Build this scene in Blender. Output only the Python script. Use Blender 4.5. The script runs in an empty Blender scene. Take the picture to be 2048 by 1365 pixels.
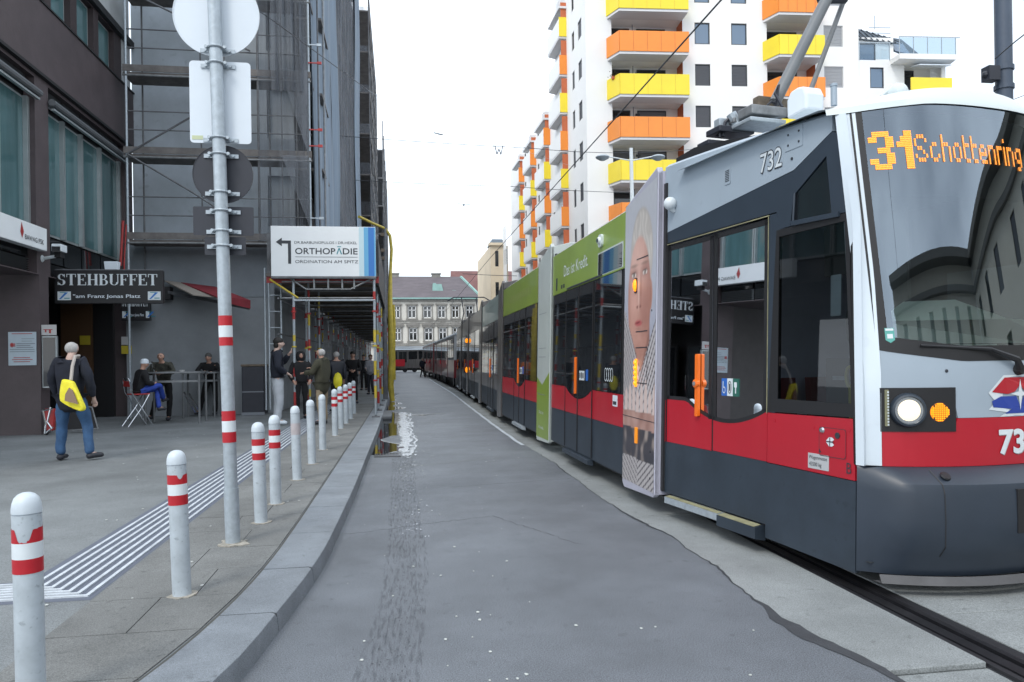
import bpy, bmesh, math, random
from mathutils import Vector, Matrix
random.seed(7)
R = math.radians
V = Vector
scene = bpy.context.scene
col = bpy.data.collections.new('street'); scene.collection.children.link(col)

# ------------------------------------------------------------------ camera
CAM_H, FPX, CX, CY = 1.58, 1500.0, 1024.0, 718.0
YAW, ROLL = R(8.6), R(0.8)
fwd = V((math.sin(YAW), math.cos(YAW), 0)); r0 = V((math.cos(YAW), -math.sin(YAW), 0)); u0 = V((0, 0, 1))
camup = u0 * math.cos(ROLL) + r0 * math.sin(ROLL)
camrt = r0 * math.cos(ROLL) - u0 * math.sin(ROLL)
cd = bpy.data.cameras.new('camera'); cam = bpy.data.objects.new('camera', cd); col.objects.link(cam)
cam.matrix_world = Matrix(((camrt.x, camup.x, -fwd.x, 0), (camrt.y, camup.y, -fwd.y, 0), (camrt.z, camup.z, -fwd.z, CAM_H), (0, 0, 0, 1)))
cd.sensor_width = 36; cd.lens = FPX / 2048 * 36; cd.shift_y = (718 - 682.5) / 2048
cd.clip_start = .05; cd.clip_end = 1500
scene.camera = cam
C0 = V((0, 0, CAM_H))
def ray(px, py): return fwd + camrt * ((px - CX) / FPX) + camup * ((CY - py) / FPX)
def onG(px, py, z=0.0): d = ray(px, py); return C0 + d * ((z - CAM_H) / d.z)
def onX(px, py, x): d = ray(px, py); return C0 + d * (x / d.x)
def onY(px, py, y): d = ray(px, py); return C0 + d * (y / d.y)

# ------------------------------------------------------------------ world, sun, exposure
SUN_EL, SUN_AZ = R(48), R(215)      # azimuth clockwise from +Y: behind the camera, a little to the left
world = bpy.data.worlds.new('World'); scene.world = world; world.use_nodes = True
nt = world.node_tree; nt.nodes.clear()
out = nt.nodes.new('ShaderNodeOutputWorld'); bg = nt.nodes.new('ShaderNodeBackground')
sky = nt.nodes.new('ShaderNodeTexSky'); sky.sky_type = 'NISHITA'; sky.sun_disc = False
sky.sun_elevation = SUN_EL; sky.sun_rotation = SUN_AZ; sky.air_density = 1.2; sky.dust_density = 2.0
tc = nt.nodes.new('ShaderNodeTexCoord'); mp = nt.nodes.new('ShaderNodeMapping'); mp.inputs['Scale'].default_value = (1, 1, 2.2)
ns = nt.nodes.new('ShaderNodeTexNoise'); ns.inputs['Scale'].default_value = 2.2; ns.inputs['Detail'].default_value = 6
rp = nt.nodes.new('ShaderNodeValToRGB'); rp.color_ramp.elements[0].position = .35; rp.color_ramp.elements[1].position = .62
rp.color_ramp.elements[0].color = (.5, .5, .5, 1); rp.color_ramp.elements[1].color = (.92, .92, .92, 1)
mx = nt.nodes.new('ShaderNodeMixRGB'); mx.inputs['Color2'].default_value = (18.6, 20.2, 22.0, 1)
nt.links.new(tc.outputs['Generated'], mp.inputs['Vector']); nt.links.new(mp.outputs['Vector'], ns.inputs['Vector'])
nt.links.new(ns.outputs['Fac'], rp.inputs['Fac']); nt.links.new(rp.outputs['Color'], mx.inputs['Fac'])
nt.links.new(sky.outputs['Color'], mx.inputs['Color1']); nt.links.new(mx.outputs['Color'], bg.inputs['Color'])
bg.inputs['Strength'].default_value = .085
nt.links.new(bg.outputs['Background'], out.inputs['Surface'])
sl = bpy.data.lights.new('sun', 'SUN'); sl.energy = 1.1; sl.angle = R(14); sl.color = (1, .95, .87)
so = bpy.data.objects.new('sun', sl); col.objects.link(so)
sd = V((math.sin(SUN_AZ) * math.cos(SUN_EL), math.cos(SUN_AZ) * math.cos(SUN_EL), math.sin(SUN_EL)))
so.rotation_euler = sd.to_track_quat('Z', 'Y').to_euler()
scene.view_settings.view_transform = 'Standard'; scene.view_settings.look = 'None'
scene.view_settings.gamma = 1; scene.view_settings.use_curve_mapping = False
scene.view_settings.exposure = 0.34

# ------------------------------------------------------------------ materials
MATS = {}
def mat(name, c, rough=.6, metal=0, var=.0, vs=4.0, bump=0, bs=60, emit=0, spec=.5, coat=0, dirt=0, coords='Object', stretch=(1, 1, 1), grain=0, gs=140):
    if name in MATS: return MATS[name]
    m = bpy.data.materials.new(name); m.use_nodes = True; n = m.node_tree; b = n.nodes['Principled BSDF']
    b.inputs['Base Color'].default_value = (*c, 1); b.inputs['Roughness'].default_value = rough; b.inputs['Metallic'].default_value = metal
    b.inputs['Specular IOR Level'].default_value = spec; b.inputs['Coat Weight'].default_value = coat
    if emit: b.inputs['Emission Color'].default_value = (*c, 1); b.inputs['Emission Strength'].default_value = emit
    if var or bump:
        t = n.nodes.new('ShaderNodeTexCoord'); mpp = n.nodes.new('ShaderNodeMapping'); mpp.inputs['Scale'].default_value = stretch
        n.links.new(t.outputs[coords], mpp.inputs['Vector'])
    if var:
        a = n.nodes.new('ShaderNodeTexNoise'); a.inputs['Scale'].default_value = vs; a.inputs['Detail'].default_value = 8; a.inputs['Roughness'].default_value = .65
        n.links.new(mpp.outputs['Vector'], a.inputs['Vector'])
        r = n.nodes.new('ShaderNodeValToRGB'); e = r.color_ramp.elements
        e[0].position = .3; e[1].position = .7
        e[0].color = (*[x * (1 - var) for x in c], 1); e[1].color = (*[min(1, x * (1 + var)) for x in c], 1)
        n.links.new(a.outputs['Fac'], r.inputs['Fac']); src = r.outputs['Color']
        if dirt:
            d = n.nodes.new('ShaderNodeTexNoise'); d.inputs['Scale'].default_value = vs * 7; d.inputs['Detail'].default_value = 3
            n.links.new(mpp.outputs['Vector'], d.inputs['Vector'])
            dr = n.nodes.new('ShaderNodeValToRGB'); dr.color_ramp.elements[0].position = .62; dr.color_ramp.elements[1].position = .72
            n.links.new(d.outputs['Fac'], dr.inputs['Fac'])
            dm = n.nodes.new('ShaderNodeMixRGB'); dm.inputs['Color2'].default_value = (*[x * (1 - dirt) for x in c], 1)
            n.links.new(dr.outputs['Color'], dm.inputs['Fac']); n.links.new(src, dm.inputs['Color1']); src = dm.outputs['Color']
        if grain:
            g_ = n.nodes.new('ShaderNodeTexNoise'); g_.inputs['Scale'].default_value = gs; g_.inputs['Detail'].default_value = 2; n.links.new(mpp.outputs['Vector'], g_.inputs['Vector'])
            l_ = n.nodes.new('ShaderNodeTexNoise'); l_.inputs['Scale'].default_value = .45; l_.inputs['Detail'].default_value = 4; n.links.new(mpp.outputs['Vector'], l_.inputs['Vector'])
            gm = n.nodes.new('ShaderNodeMapRange'); gm.inputs['From Min'].default_value = .32; gm.inputs['From Max'].default_value = .68; gm.inputs['To Min'].default_value = 1 - grain; gm.inputs['To Max'].default_value = 1 + grain
            lm = n.nodes.new('ShaderNodeMapRange'); lm.inputs['From Min'].default_value = .35; lm.inputs['From Max'].default_value = .65; lm.inputs['To Min'].default_value = .86; lm.inputs['To Max'].default_value = 1.12
            mm = n.nodes.new('ShaderNodeMath'); mm.operation = 'MULTIPLY'; n.links.new(g_.outputs['Fac'], gm.inputs['Value']); n.links.new(l_.outputs['Fac'], lm.inputs['Value']); n.links.new(gm.outputs['Result'], mm.inputs[0]); n.links.new(lm.outputs['Result'], mm.inputs[1])
            vm = n.nodes.new('ShaderNodeVectorMath'); vm.operation = 'SCALE'; n.links.new(src, vm.inputs[0]); n.links.new(mm.outputs[0], vm.inputs['Scale']); src = vm.outputs['Vector']
        n.links.new(src, b.inputs['Base Color'])
    if bump:
        a2 = n.nodes.new('ShaderNodeTexNoise'); a2.inputs['Scale'].default_value = bs; a2.inputs['Detail'].default_value = 4
        n.links.new(mpp.outputs['Vector'], a2.inputs['Vector'])
        bp = n.nodes.new('ShaderNodeBump'); bp.inputs['Strength'].default_value = bump; bp.inputs['Distance'].default_value = .01
        n.links.new(a2.outputs['Fac'], bp.inputs['Height']); n.links.new(bp.outputs['Normal'], b.inputs['Normal'])
    MATS[name] = m; return m

def glass_mat(name, tint=(.5, .55, .55), rough=.02, ior=1.6, wob=0, gc=(.95, .97, 1)):
    m = bpy.data.materials.new(name); m.use_nodes = True; n = m.node_tree; n.nodes.clear()
    o = n.nodes.new('ShaderNodeOutputMaterial'); t = n.nodes.new('ShaderNodeBsdfTransparent'); g = n.nodes.new('ShaderNodeBsdfGlossy')
    f = n.nodes.new('ShaderNodeFresnel'); f.inputs['IOR'].default_value = ior; x = n.nodes.new('ShaderNodeMixShader')
    t.inputs['Color'].default_value = (*tint, 1); g.inputs['Roughness'].default_value = rough; g.inputs['Color'].default_value = (*gc, 1)
    n.links.new(f.outputs['Fac'], x.inputs['Fac']); n.links.new(t.outputs[0], x.inputs[1]); n.links.new(g.outputs[0], x.inputs[2]); n.links.new(x.outputs[0], o.inputs['Surface'])
    if wob:
        tcc = n.nodes.new('ShaderNodeTexCoord'); a = n.nodes.new('ShaderNodeTexNoise'); a.inputs['Scale'].default_value = .9; a.inputs['Detail'].default_value = 1
        bp = n.nodes.new('ShaderNodeBump'); bp.inputs['Strength'].default_value = wob; bp.inputs['Distance'].default_value = .3
        n.links.new(tcc.outputs['Object'], a.inputs['Vector']); n.links.new(a.outputs['Fac'], bp.inputs['Height'])
        n.links.new(bp.outputs['Normal'], g.inputs['Normal'])
    MATS[name] = m; return m

def net_mat(name, c, alpha, fold=3.0):
    """fine woven scaffold net: see-through cloth, denser in its folds"""
    m = bpy.data.materials.new(name); m.use_nodes = True; n = m.node_tree; b = n.nodes['Principled BSDF']
    b.inputs['Base Color'].default_value = (*c, 1); b.inputs['Roughness'].default_value = .9
    t = n.nodes.new('ShaderNodeTexCoord'); mp_ = n.nodes.new('ShaderNodeMapping'); mp_.inputs['Scale'].default_value = (fold, fold, .25)
    a = n.nodes.new('ShaderNodeTexNoise'); a.inputs['Scale'].default_value = 1.5; a.inputs['Detail'].default_value = 5
    mr = n.nodes.new('ShaderNodeMapRange'); mr.inputs['From Min'].default_value = .3; mr.inputs['From Max'].default_value = .7
    mr.inputs['To Min'].default_value = max(0, alpha - .22); mr.inputs['To Max'].default_value = min(1, alpha + .22)
    n.links.new(t.outputs['Object'], mp_.inputs['Vector']); n.links.new(mp_.outputs['Vector'], a.inputs['Vector'])
    n.links.new(a.outputs['Fac'], mr.inputs['Value']); n.links.new(mr.outputs['Result'], b.inputs['Alpha'])
    MATS[name] = m; return m

# ------------------------------------------------------------------ mesh builder and scene graph
class MB:
    def __init__(s): s.v = []; s.f = []; s.m = []
    def poly(s, pts, mi=0):
        k = len(s.v); s.v += [tuple(p) for p in pts]; s.f.append(list(range(k, k + len(pts)))); s.m.append(mi)
    def hexa(s, p, mi=0):            # p: 4 bottom + 4 top
        k = len(s.v); s.v += [tuple(q) for q in p]
        for f in ((0, 3, 2, 1), (4, 5, 6, 7), (0, 1, 5, 4), (1, 2, 6, 5), (2, 3, 7, 6), (3, 0, 4, 7)): s.f.append([k + i for i in f]); s.m.append(mi)
    def box(s, x0, x1, y0, y1, z0, z1, mi=0):
        s.hexa([(x0, y0, z0), (x1, y0, z0), (x1, y1, z0), (x0, y1, z0), (x0, y0, z1), (x1, y0, z1), (x1, y1, z1), (x0, y1, z1)], mi)
    def prism(s, pts, ex, mi=0):
        pts = [V(p) for p in pts]; ex = V(ex); n = len(pts); k = len(s.v)
        s.v += [tuple(p) for p in pts] + [tuple(p + ex) for p in pts]
        s.f.append(list(range(k, k + n))); s.f.append([k + n + i for i in reversed(range(n))]); s.m += [mi, mi]
        for i in range(n):
            j = (i + 1) % n; s.f.append([k + j, k + i, k + n + i, k + n + j]); s.m.append(mi)
    def bar(s, a, b, w, h, mi=0, up=(0, 0, 1)):   # rectangular bar a->b
        a = V(a); b = V(b); d = (b - a).normalized(); u = V(up)
        x = d.cross(u)
        if x.length < 1e-4: x = d.cross(V((0, 1, 0)))
        x.normalize(); y = x.cross(d)
        o = [x * w / 2 + y * h / 2, -x * w / 2 + y * h / 2, -x * w / 2 - y * h / 2, x * w / 2 - y * h / 2]
        s.hexa([a + q for q in o] + [b + q for q in o], mi)
    def tube(s, pts, r, n=8, mi=0, caps=True):
        pts = [V(p) for p in pts]; rs = r if isinstance(r, (list, tuple)) else [r] * len(pts); k = len(s.v); prev = None
        for i, p in enumerate(pts):
            d = (pts[min(i + 1, len(pts) - 1)] - pts[max(i - 1, 0)]).normalized()
            if prev is None:
                x = d.cross(V((0, 0, 1)))
                if x.length < 1e-3: x = d.cross(V((0, 1, 0)))
            else: x = prev - d * prev.dot(d)
            x.normalize(); prev = x; y = d.cross(x)
            for j in range(n):
                a = 2 * math.pi * j / n; s.v.append(tuple(p + (x * math.cos(a) + y * math.sin(a)) * rs[i]))
        for i in range(len(pts) - 1):
            for j in range(n):
                s.f.append([k + i * n + j, k + i * n + (j + 1) % n, k + (i + 1) * n + (j + 1) % n, k + (i + 1) * n + j]); s.m.append(mi)
        if caps:
            s.f.append([k + j for j in reversed(range(n))]); s.f.append([k + (len(pts) - 1) * n + j for j in range(n)]); s.m += [mi, mi]
    def lathe(s, prof, n=16, c=(0, 0, 0), mi=0, ax=None):
        c = V(c); k = len(s.v)
        if ax is None: X, Y, Z = V((1, 0, 0)), V((0, 1, 0)), V((0, 0, 1))
        else:
            Z = V(ax).normalized(); X = Z.orthogonal().normalized(); Y = Z.cross(X)
        for r, z in prof:
            for j in range(n):
                a = 2 * math.pi * j / n; s.v.append(tuple(c + X * r * math.cos(a) + Y * r * math.sin(a) + Z * z))
        for i in range(len(prof) - 1):
            for j in range(n):
                s.f.append([k + i * n + j, k + i * n + (j + 1) % n, k + (i + 1) * n + (j + 1) % n, k + (i + 1) * n + j]); s.m.append(mi)
        s.f.append([k + j for j in reversed(range(n))]); s.f.append([k + (len(prof) - 1) * n + j for j in range(n)]); s.m += [mi, mi]
    def ball(s, c, rx, ry=None, rz=None, n=10, mi=0):
        ry = ry or rx; rz = rz or rx; k = len(s.v); c = V(c); h = n // 2
        for i in range(h + 1):
            t = math.pi * i / h
            for j in range(n):
                a = 2 * math.pi * j / n; s.v.append((c.x + rx * math.sin(t) * math.cos(a), c.y + ry * math.sin(t) * math.sin(a), c.z - rz * math.cos(t)))
        for i in range(h):
            for j in range(n): s.f.append([k + i * n + j, k + i * n + (j + 1) % n, k + (i + 1) * n + (j + 1) % n, k + (i + 1) * n + j]); s.m.append(mi)
    def grid(s, fn, us, vs, mi=0):
        k = len(s.v); nu = len(us)
        for v_ in vs:
            for u_ in us: s.v.append(tuple(fn(u_, v_)))
        for i in range(len(vs) - 1):
            for j in range(nu - 1): s.f.append([k + i * nu + j, k + i * nu + j + 1, k + (i + 1) * nu + j + 1, k + (i + 1) * nu + j]); s.m.append(mi)
    def holed(s, O, U, N, u0_, u1_, z0, z1, holes, dep, mi=0, mr=None):
        """wall O + u*U + z with openings (ua,ub,za,zb); N points inward; reveals dep deep"""
        O = V(O); U = V(U); N = V(N); mr = mi if mr is None else mr
        hs = [h for h in holes if h[1] > u0_ and h[0] < u1_]
        us = sorted({u0_, u1_, *[h[0] for h in hs], *[h[1] for h in hs]}); zs = sorted({z0, z1, *[h[2] for h in hs], *[h[3] for h in hs]})
        us = [u for u in us if u0_ <= u <= u1_]; zs = [z for z in zs if z0 <= z <= z1]
        P = lambda u, z, d=0: O + U * u + V((0, 0, z)) + N * d
        for a, b in zip(us, us[1:]):
            for c, d in zip(zs, zs[1:]):
                mu, mz = (a + b) / 2, (c + d) / 2
                if any(h[0] < mu < h[1] and h[2] < mz < h[3] for h in hs): continue
                s.poly([P(a, c), P(b, c), P(b, d), P(a, d)], mi)
        for a, b, c, d in [h[:4] for h in hs]:
            s.poly([P(a, c), P(a, d), P(a, d, dep), P(a, c, dep)], mr); s.poly([P(b, d), P(b, c), P(b, c, dep), P(b, d, dep)], mr)
            s.poly([P(b, c), P(a, c), P(a, c, dep), P(b, c, dep)], mr); s.poly([P(a, d), P(b, d), P(b, d, dep), P(a, d, dep)], mr)
    def build(s, name, m, parent=None, smooth=False, bevel=0, world=True, loc=None, **tg):
        me = bpy.data.meshes.new(name); me.from_pydata(s.v, [], s.f)
        for x in (m if isinstance(m, (list, tuple)) else [m]): me.materials.append(x)
        for i, p in enumerate(me.polygons): p.material_index = s.m[i]; p.use_smooth = smooth
        me.validate(); me.update()
        if smooth:
            bm = bmesh.new(); bm.from_mesh(me); bmesh.ops.remove_doubles(bm, verts=bm.verts, dist=1e-5); bmesh.ops.recalc_face_normals(bm, faces=bm.faces)
            for e in bm.edges:
                if len(e.link_faces) == 2 and e.calc_face_angle(0) > R(32): e.smooth = False
            bm.to_mesh(me); bm.free()
        else:
            bm = bmesh.new(); bm.from_mesh(me); bmesh.ops.recalc_face_normals(bm, faces=bm.faces); bm.to_mesh(me); bm.free()
        o = bpy.data.objects.new(name, me); col.objects.link(o)
        if parent is not None:
            o.parent = parent
            if world: me.transform(wm(parent).inverted())
        elif loc is not None:
            me.transform(Matrix.Translation(-V(loc))); o.location = loc
        if bevel:
            b = o.modifiers.new('bevel', 'BEVEL'); b.width = bevel; b.segments = 2; b.limit_method = 'ANGLE'
        for k_, v_ in tg.items(): o[k_] = v_
        return o
def wm(o):
    m = Matrix.Identity(4)
    while o is not None: m = o.matrix_basis @ m; o = o.parent
    return m
def thing(name, label, cat, loc=(0, 0, 0), rz=0, group=None):
    o = bpy.data.objects.new(name, None); col.objects.link(o); o.location = loc; o.rotation_euler = (0, 0, rz)
    o.empty_display_size = .1; o['label'] = label; o['category'] = cat
    if group: o['group'] = group
    return o
def tag(o, label, cat, group=None):
    o['label'] = label; o['category'] = cat
    if group: o['group'] = group
    return o
KIDS = {}
def clone(o, parent=None, loc=None, rz=None, label=None):
    c = o.copy(); col.objects.link(c)
    if parent is not None: c.parent = parent
    if loc is not None: c.location = loc
    if rz is not None: c.rotation_euler = (0, 0, rz)
    if label: c['label'] = label
    for ch in list(o.children): clone(ch, c)
    return c
TX = {}
def textpoly(sv, offset=0.0):
    key = (sv, offset)
    if key not in TX:
        cu = bpy.data.curves.new('t', 'FONT'); cu.body = sv; cu.offset = offset; cu.resolution_u = 3; cu.size = 1
        ob = bpy.data.objects.new('t', cu); scene.collection.objects.link(ob)
        me = bpy.data.meshes.new_from_object(ob.evaluated_get(bpy.context.evaluated_depsgraph_get()))
        TX[key] = ([tuple(v.co) for v in me.vertices], [list(p.vertices) for p in me.polygons])
        bpy.data.objects.remove(ob); bpy.data.curves.remove(cu); bpy.data.meshes.remove(me)
    return TX[key]
def textmb(mb, sv, fn, h, w=None, mi=0, offset=0.0):
    """letters laid on a surface; fn(x,y) gives the point; h cap height (0.7 em); w full width if given"""
    vs, fs = textpoly(sv, offset)
    if not vs: return
    xs = [v[0] for v in vs]; x0 = min(xs); wd = max(xs) - x0; sy = h / .69; sx = (w / wd) if w else sy
    k = len(mb.v); mb.v += [tuple(fn((v[0] - x0) * sx, v[1] * sy)) for v in vs]
    for f in fs: mb.f.append([k + i for i in f]); mb.m.append(mi)
def plane_fn(O, X, Y=(0, 0, 1)):
    O = V(O); X = V(X); Y = V(Y); return lambda x, y: O + X * x + Y * y
def lin(a, b, n): return [a + (b - a) * i / n for i in range(n + 1)]
M = dict(
    asphalt=mat('asphalt', (.150, .165, .186), .5, var=.2, vs=1.3, bump=.8, bs=230, dirt=.18, grain=.45),
    patch=mat('fresh_asphalt', (.042, .045, .052), .75, var=.2, vs=6, bump=.6, bs=160),
    concrete=mat('track_concrete', (.235, .252, .255), .75, var=.18, vs=1.6, bump=.3, bs=120, dirt=.25, grain=.3),
    paving=mat('pavement_asphalt', (.172, .186, .192), .8, var=.15, vs=.9, bump=.35, bs=180, dirt=.15, grain=.3),
    slab=mat('paving_slab', (.160, .165, .162), .8, var=.2, vs=2.2, bump=.3, bs=150, dirt=.3, grain=.3),
    joint=mat('joint_sand', (.07, .07, .065), .95),
    kerb=mat('granite_kerb', (.19, .212, .236), .6, var=.2, vs=3, bump=.25, bs=200, dirt=.2, grain=.3, gs=200),
    mortar=mat('mortar', (.32, .30, .26), .9, var=.3, vs=20),
    line=mat('white_line', (.50, .55, .60), .6, var=.3, vs=6, dirt=.3), tact=mat('tactile_rib', (.50, .54, .58), .65, var=.22, vs=7, dirt=.25),
    rail=mat('rail_steel', (.035, .035, .04), .35, metal=.6, var=.3, vs=8),
    water=mat('water', (.02, .022, .025), .03, spec=.8, var=.1, vs=4, bump=.15, bs=2.5), wet_glare=mat('painted_wet_glare', (.34, .37, .40), .22, spec=1.0, bump=.4, bs=22, var=.45, vs=8),  # wet_glare: pale base colour stands in for sky glare on wet asphalt
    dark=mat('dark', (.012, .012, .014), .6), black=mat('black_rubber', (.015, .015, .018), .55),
    brown=mat('brown_cladding', (.075, .058, .062), .55, var=.2, vs=1.2, bump=.15, bs=30, dirt=.1),
    grey_l=mat('light_render', (.42, .44, .45), .85, var=.1, vs=1),
    hoard=mat('hoarding', (.42, .47, .52), .7, var=.18, vs=.8, bump=.1, bs=20, dirt=.1),
    hoard2=mat('hoarding_lower', (.25, .27, .29), .75, var=.2, vs=.7),
    winframe=mat('aluminium_frame', (.38, .42, .43), .4, metal=.5, var=.1, vs=3),
    tealglass=mat('teal_glass', (.075, .15, .16), .07, var=.3, vs=.8, stretch=(1, 2.2, .25)),
    darkglass=mat('dark_glass', (.012, .014, .016), .04, spec=.8),
    louvre=mat('louvre_metal', (.14, .15, .16), .5, metal=.3),
    galv=mat('galvanised_steel', (.38, .43, .47), .42, metal=.35, var=.16, vs=18, bump=.08, bs=40),
    signback=mat('sign_back_white', (.64, .70, .76), .45, var=.03, vs=3),
    signdark=mat('sign_back_dark', (.022, .025, .036), .5, var=.15, vs=5),
    red=mat('signal_red', (.42, .010, .02), .42, var=.1, vs=12), white=mat('white_paint', (.62, .67, .70), .42, var=.06, vs=8),
    bol=mat('bollard_white', (.40, .45, .49), .45, var=.16, vs=6, dirt=.25), bolcap=mat('bollard_cap', (.52, .58, .63), .4, var=.07, vs=12),
    pink=mat('faded_band', (.42, .38, .39), .5, var=.15, vs=14),
    scaf=mat('scaffold_tube', (.22, .23, .24), .5, metal=.4, var=.35, vs=6), scafd=mat('scaffold_dark', (.12, .125, .135), .6, var=.4, vs=4),
    deck=mat('scaffold_deck', (.14, .13, .125), .8, var=.35, vs=3), yel=mat('yellow_paint', (.55, .42, .05), .5, var=.15, vs=8),
    hose=mat('yellow_hose', (.46, .36, .05), .5, var=.3, vs=5, bump=.4, bs=14),
    redp=mat('red_paint', (.35, .03, .03), .5, var=.3, vs=9),
    net=net_mat('scaffold_net', (.15, .165, .19), .55), net2=net_mat('open_net', (.16, .175, .2), .30), tarp=mat('grey_tarpaulin', (.19, .24, .30), .75, var=.25, vs=1.0, stretch=(4, 4, .2), bump=.5, bs=3),
    signpanel=mat('sign_panel_white', (.75, .78, .80), .35, var=.03, vs=2), signb1=mat('sign_blue', (.03, .17, .5), .4), signb2=mat('sign_light_blue', (.12, .38, .62), .4), signb3=mat('sign_pale_blue', (.5, .66, .72), .4),
    ink=mat('ink', (.03, .035, .045), .5), inkg=mat('ink_grey', (.2, .22, .25), .5), inkb=mat('ink_teal', (.03, .25, .3), .5),
    awn=mat('awning_red', (.20, .02, .03), .8, var=.2, vs=4), awn2=mat('awning_beige', (.28, .25, .22), .8),
    yposter=mat('yellow_poster', (.5, .4, .03), .6), poster=mat('white_poster', (.5, .5, .5), .6),
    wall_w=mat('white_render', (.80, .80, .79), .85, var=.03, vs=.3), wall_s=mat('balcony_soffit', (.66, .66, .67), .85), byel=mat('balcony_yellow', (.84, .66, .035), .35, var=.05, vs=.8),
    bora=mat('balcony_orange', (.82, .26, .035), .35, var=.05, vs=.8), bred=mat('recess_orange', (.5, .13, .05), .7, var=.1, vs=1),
    wframe=mat('window_frame_dark', (.035, .04, .047), .5), blueglass=mat('blue_glass', (.10, .16, .24), .05, spec=1), slat=mat('shutter_slat', (.12, .125, .14), .55), slatw=mat('shutter_slat_pale', (.42, .43, .45), .6),
    roofm=mat('metal_roof', (.06, .085, .11), .5, metal=.2, var=.15, vs=2), beige=mat('beige_render', (.66, .56, .42), .85, var=.08, vs=.4),
    stone=mat('old_stone', (.56, .54, .49), .85, var=.2, vs=.5, bump=.3, bs=3), stone2=mat('stone_trim', (.20, .19, .175), .8, var=.25, vs=1), tile=mat('roof_tiles', (.12, .105, .115), .85, var=.2, vs=.6, stretch=(1, 1, 6)),
    tile2=mat('roof_tiles_red', (.17, .085, .08), .85, var=.2, vs=.6), copper=mat('green_copper', (.24, .40, .37), .7, var=.15, vs=1), wwin=mat('window_white', (.75, .76, .76), .5),
    refl=mat('beige_facade_behind', (.66, .61, .50), .85, var=.06, vs=.4), refld=mat('facade_cornice', (.17, .16, .14), .8),
    t_sil=mat('tram_silver', (.31, .37, .43), .5, var=.04, vs=1.5, coat=0, dirt=.04), t_dark=mat('tram_anthracite', (.026, .037, .052), .42, var=.22, vs=2.2, dirt=.15), t_red=mat('tram_red', (.40, .007, .020), .38, var=.07, vs=1.5, coat=.15),
    t_band=mat('tram_dark_band', (.026, .038, .055), .42, var=.08), t_green=mat('tram_green', (.22, .32, .035), .3, var=.12, vs=1.2, coat=.2, dirt=.05), t_teal=mat('tram_teal', (.24, .32, .31), .3, var=.2, vs=1, coat=.4),
    t_gum=mat('rubber_seal', (.012, .012, .014), .5), t_glass=glass_mat('tram_glass', (.38, .42, .43), .015, 1.5), t_wind=glass_mat('windscreen_glass', (.80, .88, .88), .008, 2.6, wob=.008, gc=(.76, .88, 1)),
    t_dglass=mat('tinted_tram_glass', (.010, .012, .015), .03, spec=.9), t_far=mat('tram_far_grey', (.10, .095, .095), .35, var=.4, vs=1.5, stretch=(3, 3, .4), coat=.3), t_bump=mat('tram_bumper', (.026, .036, .052), .4, var=.12, vs=2.5),
    orange=mat('orange_handle', (.85, .16, .01), .4), amber=mat('amber_lamp', (1.0, .30, .01), .3, emit=.95), amber_dim=mat('amber_faint_glow', (.85, .28, .01), .3, emit=.25), led=mat('led_amber', (1.0, .30, .03), .5, emit=1.15),  # amber lenses and side reflector carry a faint painted-in glow
    headl=mat('headlamp_lit', (1.0, .86, .62), .2, emit=.42), chrome=mat('chrome', (.55, .57, .6), .15, metal=.9), step=mat('step_yellow', (.26, .25, .15), .6, var=.3, vs=9), inter=mat('tram_interior_grey', (.085, .09, .09), .6), interd=mat('tram_interior_dark', (.03, .033, .036), .7),
    pole_y=mat('grab_pole_yellow', (.42, .38, .05), .35), cream=mat('tram_roof_cap', (.60, .66, .67), .4), t_blue=mat('logo_blue', (.02, .05, .3), .4), sheet=mat('dash_cover_green', (.74, .84, .76), .6, var=.05, vs=2),
    grey_p=mat('grey_label', (.42, .43, .44), .6), dkgreen=mat('sticker_green', (.02, .12, .09), .5), teal_s=mat('sticker_teal', (.10, .36, .32), .5), stb=mat('sticker_blue', (.02, .12, .45), .5),
    oldgrit=mat('tyre_grit', (.07, .075, .085), .7), skin=mat('skin', (.46, .27, .20), .6, var=.08, vs=12), skin2=mat('skin_pale', (.54, .38, .32), .6, var=.08, vs=12), skind=mat('skin_dark', (.13, .07, .045), .6),
    navy=mat('navy_cloth', (.010, .013, .024), .85, var=.3, vs=10, bump=.4, bs=14), jeans=mat('blue_jeans', (.035, .09, .19), .85, var=.25, vs=7, bump=.3, bs=18), blk=mat('black_cloth', (.008, .008, .010), .85, var=.3, vs=8, bump=.4, bs=14),
    olive=mat('olive_parka', (.052, .050, .032), .85, var=.2, vs=7, bump=.4, bs=12), khaki=mat('khaki_trousers', (.28, .22, .15), .85, var=.15, vs=7, bump=.3, bs=14), pale=mat('pale_trousers', (.43, .46, .50), .85, var=.12, vs=4, bump=.8, bs=7),
    blue_w=mat('work_blue', (.02, .055, .32), .8, var=.2, vs=8, bump=.4, bs=14), camo=mat('camouflage', (.045, .045, .035), .85, var=.75, vs=9), hairg=mat('grey_hair', (.42, .41, .40), .8, var=.2, vs=20), haird=mat('dark_hair', (.012, .010, .009), .7), hair_gd=mat('greying_hair', (.09, .09, .09), .8),
    bagy=mat('yellow_bag', (.86, .76, .03), .5, var=.12, vs=9, bump=.6, bs=12), bagb=mat('bag_brown', (.25, .17, .12), .8), strap=mat('strap_beige', (.42, .38, .35), .8), shoe=mat('shoe_dark', (.02, .022, .03), .6), sole=mat('shoe_sole', (.5, .5, .5), .7),
    vest=mat('orange_vest', (.75, .20, .06), .7), lens=mat('camera_lens', (.01, .01, .012), .1), pale_c=mat('pale_cloth', (.38, .38, .42), .85, var=.2, vs=9), litter=mat('litter_bits', (.5, .52, .5), .8), steel=mat('table_steel', (.20, .21, .22), .4, metal=.4, var=.15, vs=4),
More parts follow.
